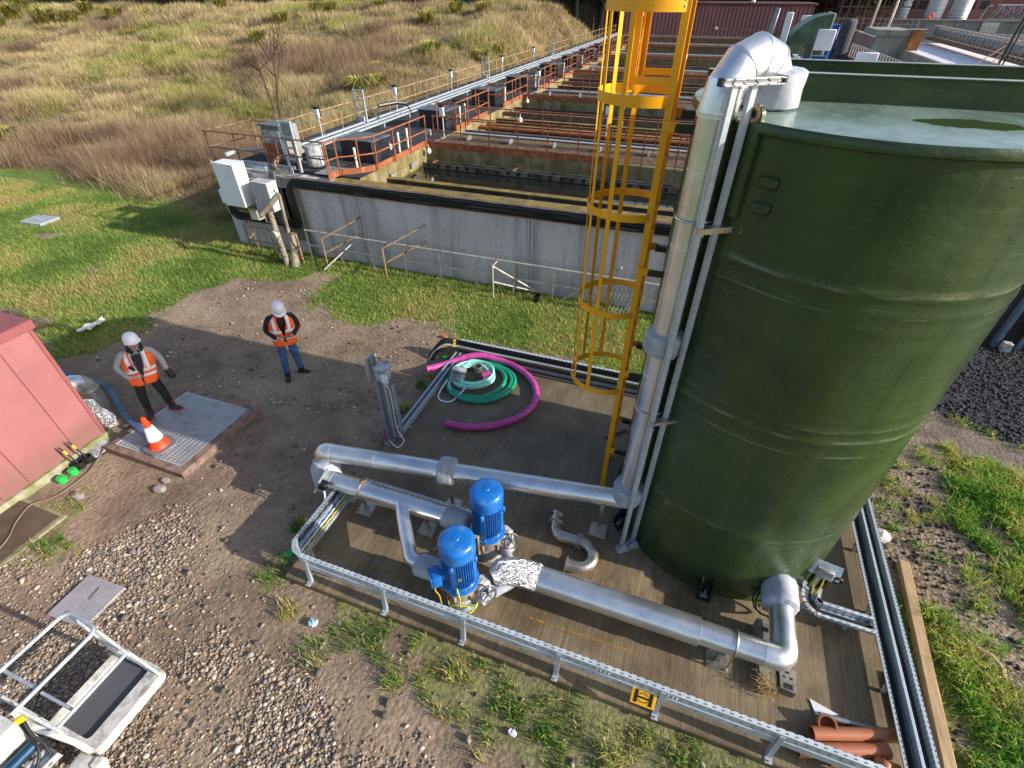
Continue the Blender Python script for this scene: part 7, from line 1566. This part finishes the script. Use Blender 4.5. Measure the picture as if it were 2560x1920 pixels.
for i in range(9): rod(bm, (-1.55 + .1 * i, 11.3, GZ), (-1.35 + .1 * i, 11.5, GZ + .75), .008, 6)
for i in range(7): rod(bm, (-1.55 + .03 * i, 11.3 + .03 * i, GZ + .11 * i), (-.75 + .03 * i, 11.3 + .03 * i, GZ + .11 * i), .008, 6)
fin('mesh', bm, SCAFF, t)
bm = B(); ob(bm, (-2.0, 11.62, .5), (.06, .06, 1.9), (0, .9, 0)); ob(bm, (-.9, 11.4, .35), (.05, .05, 1.1), (0, .12, 0)); fin('stringer', bm, SCAFF, t)

# ------------------------------------------------------------------ background buildings and plant
def corr(name, a, b, axis=0, pitch=.45):
    k = NT(name); s = k.sep(); f = k.math('ABSOLUTE', k.math('SUBTRACT', k.math('FRACT', k.math('DIVIDE', s[axis], pitch)), .5)); n = k.noise(.5, 5); c = k.mix(k.ramp(n, .3, .7), lin(a), lin(b)); c = k.mix(k.ramp(f, .30, .42), c, lin('#4d2a2c') if 'red' in name else lin('#1a1c22')); k.bsdf(c, .6, .1, k.bump(f, .9, .1)); return k.done()
t = thing('red_shed', 'long dusty red ribbed shed behind the settling tanks', 'shed', (-2, 80, GZ))
bm = B(); bx(bm, -13, 8.7, 77.6, 86, GZ, 5.15); fin('wall', bm, corr('dusty_red_cladding', '#8d5a5c', '#a06a68'), t)
bm = B(); bx(bm, -13.2, 8.9, 77.4, 86.2, 5.15, 5.4, .03); fin('roof', bm, M('dark_red_edge', '#5c3434', .7), t)
bm = B()
for x in (-10.5, -1.5, 6.2): ball(bm, (x, 77.35, 2.9 if x > -5 else 4.2), .22, (1, .6, 1), 2)
fin('wall_lamp', bm, WHITEG, t)
bm = B(); ball(bm, (2.0, 77.2, 5.6), .25, (1, 1, 1), 2); fin('roof_globe', bm, WHITEP, t)
GREEND = M('pale_green_cover', '#4f6b52', .4, 0, .1, 1.5, .05, 20, '#2d3a26', .55, .8)
t = thing('green_cover', 'curved green fibreglass cover beyond the tank top', 'cover', (6.3, 55, 2.3))
bm = B(); secs = []
for x in (4.6, 7.4):
    secs.append([bm.verts.new((x, 55 - 2.6 * math.cos(a) * (1), 2.3 + 3.0 * math.sin(a))) for a in [PI * i / 20 for i in range(21)]])
secs = []
bm.free(); bm = B()
for y in (54.0, 58.0): secs.append([bm.verts.new((7.6 - 3.0 * math.cos(a), y, 2.3 + 2.75 * math.sin(a))) for a in [PI / 2 * i / 16 for i in range(17)]])
for i in range(16): bm.faces.new((secs[0][i], secs[0][i+1], secs[1][i+1], secs[1][i]))
b0 = bm.verts.new((7.6, 54.0, 2.3)); bm.faces.new([b0] + secs[0]); fin('shell', bm, GREEND, t)
bm = B(); bx(bm, 7.6, 7.75, 53.9, 58, 2.3, 5.1); fin('pale_edge', bm, M('pale_edge_strip', '#b9bdae', .6), t)
t = thing('panel_on_legs', 'white control panel on steel legs beyond the tank roof', 'panel', (6.6, 48, 2.3))
bm = B(); bx(bm, 6.1, 7.25, 48, 48.3, 3.1, 4.35, .03); fin('panel', bm, WHITEP, t)
bm = B()
for x in (6.12, 7.2): bx(bm, x - .03, x + .03, 48.1, 48.2, 2.3, 3.1)
for z in (2.75, 2.4): bx(bm, 6.12, 7.2, 48.12, 48.18, z, z + .05)
fin('leg', bm, SCAFF, t)
t = thing('panel_on_legs', 'second white control panel, lower and further right', 'panel', (8.9, 44, 1.6))
bm = B(); bx(bm, 8.3, 9.55, 44, 44.3, 2.3, 3.35, .03); fin('panel', bm, WHITEP, t)
bm = B(); bx(bm, 8.35, 8.4, 44.1, 44.2, .8, 2.3); bx(bm, 9.45, 9.5, 44.1, 44.2, .8, 2.3); fin('leg', bm, SCAFF, t)
bm = B(); bx(bm, 4.0, 4.5, 52, 52.3, 3.0, 5.2, .03); single('white_post_box', bm, WHITEP, 'narrow white box standing behind the gooseneck bend', 'box')
bm = B(); ob(bm, (3.05, 50, 4.2), (.35, .25, 2.6), (0, .08, 0), .03); single('grey_post', bm, galv('grey_post_steel', '#8e959e', '#6d747c'), 'grey steel post standing behind the gooseneck bend', 'post')
bm = B(); bx(bm, 6.9, 8.0, 70, 70.5, 2.5, 4.5, .03); single('white_cabinet', bm, WHITEP, 'white cabinet at the right end of the red shed', 'cabinet')
t = thing('blue_skip', 'bright blue container beside the dark ribbed silo', 'container', (8.8, 65, 1.5))
bm = B(); bx(bm, 7.6, 10.0, 65, 67, 1.0, 3.82, .05); fin('body', bm, M('blue_container', '#1d63b8', .5, 0, .15, 1), t)
bm = B()
for i in range(6): bx(bm, 7.7 + i * .4, 7.8 + i * .4, 64.93, 64.99, 1.1, 3.75)
bx(bm, 7.55, 10.05, 64.9, 67.1, 3.821, 3.95); fin('rib', bm, M('blue_rib', '#1a4f95', .5), t)
t = thing('ribbed_silo', 'dark grey ribbed silo standing beside the blue container', 'silo', (11.6, 70.7, 0))
bm = B(); lathe(bm, [(.66, -.1), (.66, 4.05), (.5, 4.25)], (11.65, 70.7, 0), 32); fin('shell', bm, corr('dark_ribbed_steel', '#3b3d46', '#50525c', 0, .2), t)
AER = stained('basin_concrete', '#7f7e78', '#9d9b94', '#4d4c47', None, .5)
t = thing('aeration_basin', 'tall concrete aeration basin full of pale foam at the upper right', 'basin', (20, 60, 0))
bm = B(); bx(bm, 14.9, 15.3, 28, 61.0, -.2, 2.4); fin('near_wall', bm, AER, t)
bm = B(); bx(bm, 12.5, 15.0, 61.01, 61.4, -.2, 3.36); bx(bm, 15.0, 15.6, 61.41, 96, -.2, 2.6); fin('end_wall', bm, AER, t)
bm = B(); bx(bm, 12.3, 15.1, 60.85, 66, 3.361, 3.82, .03); fin('landing', bm, AER, t)
bm = B(); ob(bm, (15.5, 60.9, 3.12), (.95, .06, 1.5)); bx(bm, 15.0, 15.1, 60.5, 61.0, 2.3, 3.87); fin('gate_plate', bm, M('rusty_gate_plate', '#a87434', .7, .1, .15, 1.5, .1, 10, '#6a4522', .5, 1), t)
bm = B(); bx(bm, 14.7, 16.1, 60.5, 61.1, 3.871, 3.93); fin('gate_cap', bm, WHITEG, t)
bm = B(); y = 29.0
while y < 60.5: bx(bm, 14.85, 15.1, y, y + .35, 2.401, 2.45); y += .9
fin('wall_bracket', bm, M('pale_rust_bracket', '#b5a08a', .7), t)
bm = B(); bx(bm, 15.6, 60, 92.5, 92.9, 0, 2.2); fin('far_wall', bm, AER, t)
def foam():
    k = NT('pale_aeration_foam'); n = k.noise((.5, 2.4, 1), 6, .7, .8); n2 = k.noise((2, 6, 1), 5, .7); c = k.mix(k.ramp(n, .35, .65), lin('#cfcbdb'), lin('#f4f2fa')); c = k.mix(k.ramp(n2, .5, .7, 0, .5), c, lin('#9793a4')); k.bsdf(c, .9, 0, k.bump(n2, .5, .1)); return k.done()
bm = B(); bm.faces.new([bm.verts.new(v) for v in ((15.3, 28, 1.1), (60, 28, 1.1), (60, 92.5, 1.1), (15.6, 92.5, 1.1))]); o = fin('foam', bm, foam(), None, 0); o['kind'] = 'structure'
t = thing('pipe_gallery', 'heavy lagged air main with rows of bent droppers crossing the foaming basin', 'pipe gallery', (24, 70, 2.3))
ga, gb = Vector((24.6, 92, 2.3)), Vector((23.4, 36, 2.3)); gd = (gb - ga).normalized()
LAG = M('grey_lagging', '#7a7771', .8, 0, .2, 2, .5, 8, '#989590', .55, 2)
bm = B(); tube(bm, line(ga + Vector((.9, 0, 0)), gb + Vector((.9, 0, 0)), 24), .42, 16); fin('air_main', bm, LAG, t)
bm = B(); ob(bm, (ga + gb) / 2 + Vector((.8, 0, -.62)), ((gb - ga).length, 1.9, .22), (0, 0, math.atan2(gd.y, gd.x))); fin('bridge_beam', bm, RUSTB, t)
PALED = M('pale_dropper', '#a8a296', .6, .2); nd_ = 44
for i in range(nd_):
    p = lerp(ga, gb, (i + .5) / nd_); bm = B(); tube(bm, fillet([p + Vector((.9, 0, .42)), p + Vector((.8, 0, .72)), p + Vector((.1, 0, .7)), p + Vector((-.15, 0, -.6))], .15, 3), .05, 6); fin('dropper', bm, PALED, t)
rail_run('handrail', 'thin grey handrail along the pipe gallery over the foam', [tuple(ga + Vector((2.0, 0, .1))), tuple(gb + Vector((2.0, 0, .1)))], M('grey_rail', '#75756f', .6, .3), 1.0, 3, None)
t = thing('far_walkway', 'far concrete walkway wall with railings in front of the white silos', 'wall', (36, 97, 0))
bm = B(); bx(bm, 20, 60, 97.2, 98, -.1, 3.3); bx(bm, 19.9, 60.1, 97, 98.2, 3.301, 3.46); fin('wall', bm, AER, t)
bm = B(); bx(bm, 31.6, 33.5, 97.0, 97.19, 1.4, 3.22); fin('pale_panel', bm, M('pale_panel', '#d5cfbe', .7), t)
rail_run('handrail', 'grey railing on the far walkway in front of the white silos', [(20, 97.3, 3.46), (50, 97.3, 3.46)], M('grey_far_rail', '#6b7078', .6, .3), .95, 1.1)
t = thing('life_ring', 'orange life ring on the far railing by the white silos', 'life ring', (25.4, 97.1, 3.82))
m = aim((.2, -1, 0)); bm = B(); tube(bm, [Vector((25.4, 97.1, 3.85)) + m @ Vector((.28 * math.cos(a), .28 * math.sin(a), 0)) for a in [2 * PI * i / 20 for i in range(20)]], .085, 10, closed=True); fin('ring', bm, M('ring_orange', '#ef5a2e', .5), t)
bm = B(); rod(bm, (25.4, 97.25, 3.46), (25.4, 97.25, 3.9), .05, 8); ob(bm, (25.4, 97.2, 3.85), (.3, .05, .25)); fin('holder', bm, WHITEG, t)
SILO = M('white_silo_paint', '#e2e0dc', .45, 0, .05, .4, .02, 5, '#c8c5be', .65, .4)
for x, y, r_, lab in ((24.4, 108, .75, 'slim white silo on the left of the row behind the railing'), (28.5, 108, 1.12, 'white silo in the middle of the row behind the railing'), (31.6, 108, 1.22, 'white silo on the right of the row behind the railing')):
    t = thing('silo', lab, 'silo', (x, y, 0), 'white silos at the upper right'); bm = B(); lathe(bm, [(r_, 0), (r_, 9), (r_ * .5, 10), (.0001, 10.3)], (x, y, 0), 40); fin('shell', bm, SILO, t)
    bm = B()
    for z in (3.3, 6, 8): lathe(bm, [(r_ + .01, z), (r_ + .04, z), (r_ + .04, z + .1), (r_ + .01, z + .1)], (x, y, 0), 40, cap=False)
    fin('band', bm, WHITEG, t)
BRK = M('red_brown_brick', '#8a5a50', .8, 0, .15, 2, .1)
t = thing('brick_building', 'low red brown building behind the steel pipe frame', 'building', (24, 116, 0))
bm = B(); bx(bm, 14, 56, 113, 120, 0, 5.6); fin('wall', bm, BRK, t)
bm = B(); bx(bm, 13.8, 56.2, 112.8, 120.2, 5.601, 5.9); fin('roof', bm, M('grey_roof', '#5d5f66', .7), t)
DGL = M('dark_glass', '#2c3340', .1)
for i in range(14):
    bm = B(); bx(bm, 14.6 + i * 1.6, 15.6 + i * 1.6, 112.9, 112.97, 4.3, 5.3); fin('window', bm, DGL, t)
t = thing('flue_rack', 'tall brown steel frame with silver flues and railings at the upper right', 'steel frame', (16, 86, 0))
fm = M('brown_steel', '#5a4a44', .7, .2)
for i in range(8):
    x = 12.6 + i * .92; bm = B(); bx(bm, x - .08, x + .08, 86, 86.2, 0, 8); fin('column', bm, fm, t)
bm = B()
for z in (3.4, 4.9): bx(bm, 12.2, 20, 85.95, 86.25, z, z + .12)
fin('beam', bm, fm, t)
for x in (16.5, 18.4):
    bm = B(); rod(bm, (x, 85.7, 2.2), (x, 85.7, 8), .17, 14); fin('flue', bm, STEEL, t)
rail_run('handrail', 'grey stair rails in front of the brown steel frame', [(11.2, 80, 3.0), (20, 80, 3.0)], M('stair_rail', '#8a857c', .6, .3), 1.0, .55)
t = thing('white_truss', 'white lattice truss bridge at the top right corner', 'truss', (36, 97, 4))
bm = B(); y = 98.5; n = 9; x0, x1, z0, z1 = 32.7, 43, 3.5, 5.0
for yy in (y, y + 1.2):
    rod(bm, (x0 + .5, yy, z1), (x1, yy, z1), .08, 6); rod(bm, (x0, yy, z0), (x1, yy, z0), .08, 6)
    for i in range(n): xa = x0 + (x1 - x0) * i / n; xb = x0 + (x1 - x0) * (i + 1) / n; rod(bm, (xa, yy, z0), ((xa + xb) / 2 + .25, yy, z1), .06, 6); rod(bm, ((xa + xb) / 2 + .25, yy, z1), (xb, yy, z0), .06, 6)
fin('lattice', bm, WHITEG, t)
t = thing('street_lamp', 'white street lamp on a thin pole before the white truss', 'lamp post', (31.3, 97.6, 3.46))
bm = B(); tube(bm, fillet([(31.2, 97.6, 3.46), (31.45, 97.6, 4.85), (31.75, 97.6, 4.95)], .2, 4), .045, 8); fin('pole', bm, WHITEG, t)
bm = B(); ob(bm, (31.8, 97.6, 4.95), (.3, .14, .07), (0, .1, 0), .02); fin('lamp_head', bm, WHITEP, t)
t = thing('dark_pole', 'dark slanting double pole at the right edge beyond the basin', 'pole', (22, 60, 1))
bm = B(); rod(bm, (22.0, 60, 1.0), (22.2, 60, 6.6), .10, 10); rod(bm, (22.3, 60, 1.0), (22.5, 60, 6.6), .07, 10); fin('mast', bm, DARKP, t)
bm = B()
for a, b in (((17.5, 54, 1.2), (21.9, 60, 3.0)), ((19.0, 54, 1.2), (21.9, 60, 2.6)), ((20.6, 56, 1.2), (21.9, 60, 2.2))): rod(bm, a, b, .04, 6)
fin('stay_rod', bm, RUSTB, t)
rail_run('ladder_rail', 'pale ladder-like railing descending beside the basin wall', [(8.9, 50, 2.65), (10.5, 42, 2.28)], M('pale_stair_rail', '#c3c0b9', .6, .2), .8, .42, None, 'railing')
t = thing('dark_shed', 'dark steel clad shed wall behind the right side of the tank', 'shed', (10, 14, GZ))
bm = B(); bx(bm, 7.35, 16, 13.1, 19, GZ - .1, 4.2); fin('wall', bm, corr('dark_clad_wall', '#3a3844', '#46444f', 0, .9), t)
bm = B()
for x in (7.55, 8.0): bx(bm, x - .05, x + .05, 12.95, 13.09, GZ, 4.2)
fin('door_frame', bm, M('blue_grey_frame', '#5d7288', .5, .2), t)
bm = B(); bx(bm, 7.62, 7.93, 13.0, 13.08, GZ + .02, 4.1); fin('dark_opening', bm, M('opening_black', '#08080a', .8), t)
bm = B(); bx(bm, 7.62, 7.80, 12.8, 12.95, GZ, GZ + .22, .01); fin('white_block', bm, WHITEG, t)

# ------------------------------------------------------------------ trees
def twig_mat(name, a): 
    k = NT(name); k.bsdf(k.attr('col', 'Color'), .9, spec=.2); return k.done()
TW = twig_mat('bare_twigs', 0); BARKD = M('dark_bark', '#4a3c33', .9, 0, .2, 6, .4, 20); BARKP = M('pale_birch_bark', '#b3aba0', .8, 0, .2, 5, .2, 20, '#4a433c', .55, 6)
def tree_proto(seed, h, evergreen, pale, lab, spread=1.0, dens=2600, name='bare_tree'):
    rn = random.Random(seed); r = np.random.default_rng(seed); root = thing(name, lab, 'tree', (0, 0, 0))
    bm = B(); tip = []
    def limb(p, d, ln, r0, lv):
        pts = [Vector(p)]; dd = Vector(d).normalized()
        for i in range(4): dd = (dd + Vector((rn.uniform(-.16, .16), rn.uniform(-.16, .16), rn.uniform(-.02, .12)))).normalized(); pts.append(pts[-1] + dd * ln / 4)
        tube(bm, pts, r0, 6 if lv else 8, radii=[r0 * (1 - .8 * i / 4) for i in range(5)])
        for q in pts[2:]: tip.append((q, lv))
        if lv < 2:
            for k in range(6 if lv == 0 else 3):
                t = rn.uniform(.35, .95); q = lerp(pts[int(t * 4)], pts[min(4, int(t * 4) + 1)], t * 4 % 1); a = rn.uniform(0, 2 * PI); limb(q, Vector((math.cos(a) * spread, math.sin(a) * spread, rn.uniform(.4, 1.1))), ln * rn.uniform(.34, .5), r0 * .42, lv + 1)
    limb((0, 0, -.3), (0, 0, 1), h * .9, h * .017, 0)
    o = fin('trunk', bm, BARKP if pale else BARKD); o.parent = root
    T = np.array([t[0][:] for t in tip if t[1] > 0]); n = dens; P = T[r.integers(0, len(T), n)] + r.normal(0, h * .045, (n, 3)); a = r.uniform(0, 2 * PI, n); el = r.uniform(-.2, 1.2, n); L = r.uniform(.3, .9, n) * h * .07; wd = h * (.012 if evergreen else .0028)
    D = np.stack([np.cos(a) * np.cos(el), np.sin(a) * np.cos(el), np.sin(el)], 1); S = np.stack([-np.sin(a), np.cos(a), np.zeros(n)], 1) * wd
    V = np.stack([P - S, P + S, P + D * L[:, None]], 1).reshape(-1, 3); F = np.arange(n * 3).reshape(n, 3)
    pal = ['#2f3b22', '#3d4a29', '#26301c'] if evergreen else ['#5a453a', '#6d5546', '#4b3a33', '#7a6250']
    C = np.array([lin(c) for c in pal])[r.integers(0, len(pal), n)] * r.uniform(.7, 1.1, (n, 1)); C[:, 3] = 1
    o = np_mesh('crown', V, F, TW, {'col': np.repeat(C, 3, 0)}); o.parent = root; return root
sap = tree_proto(5, 5.2, False, False, 'bare grey sapling with thin branches rising from the brambles on the bank', .7, 900, 'sapling')
sap.location = (-23.6, 25.6, float(gz(-23.6, 25.6)))
d = dup(sap, (-24.8, 26.6, float(gz(-24.8, 26.6))), 2.1, 'second thinner bare sapling just left of the taller one on the bank', 'bare saplings on the bank', .8); sap['group'] = 'bare saplings on the bank'
pr = [tree_proto(11, 13, False, False, 'bare brown tree at the back of the site', .9, 6500), tree_proto(12, 12, True, False, 'dark evergreen tree at the back of the site', .8, 9000, 'evergreen_tree'), tree_proto(13, 14, False, True, 'pale trunked bare birch at the back of the site', .6, 5000, 'birch_tree')]
rn = random.Random(77); spots = []
for i in range(46):
    a = i / 45; spots.append((-118 + a * 112 + rn.uniform(-1, 1), 97 - a * 10 + rn.uniform(-4, 4)))
for i in range(14): spots.append((-24 + i * 1.1 + rn.uniform(-.6, .6), 80 + rn.uniform(0, 12)))
for i in range(13): spots.append((9.5 + i * .9 + rn.uniform(-.4, .4), 89 + rn.uniform(0, 10)))
for i in range(10): spots.append((44 + i * 3.4 + rn.uniform(-1, 1), 124 + rn.uniform(0, 6)))
used = set(); kinds = ['bare brown', 'dark evergreen', 'pale trunked']
for i, (x, y) in enumerate(spots):
    k = [0, 0, 1, 0, 1, 0, 0, 2][i % 8]; 
    if 46 <= i < 60: k = [0, 1, 0, 0, 2, 1, 0][i % 7]
    if 60 <= i < 73: k = [1, 0, 1][i % 3]
    zone = 'in the tree line along the crest of the bank' if i < 46 else 'between the bank and the red shed' if i < 60 else 'right of the red shed' if i < 73 else 'behind the white truss at the top right'
    lab = kinds[k] + ' tree ' + zone; sc_ = rn.uniform(.85, 1.25)
    if k not in used: used.add(k); o = pr[k]; o.location = (x, y, GZ); o.scale = (sc_,) * 3; o['label'] = lab
    else: o = dup(pr[k], (x, y, GZ), rn.uniform(0, 6.2), lab, None, sc_)
    o['group'] = kinds[k] + ' trees ' + zone
# leaf litter of thin dark trunks fading into the wood behind
bm = B(); bx(bm, -190, 14, 112, 113, -1, 9); o = fin('woodland', bm, stained('dark_wood_mass', '#3a302b', '#4a3f36', '#1f1a18', '#2c3222'), None, 0); o['kind'] = 'stuff'; o['label'] = 'dark mass of woodland behind the tree line'
bm = B(); bx(bm, 40, 120, 140, 141, -1, 12); o = fin('woodland', bm, bpy.data.materials['dark_wood_mass'], None, 0); o['kind'] = 'stuff'; o['label'] = 'dark mass of woodland behind the truss'
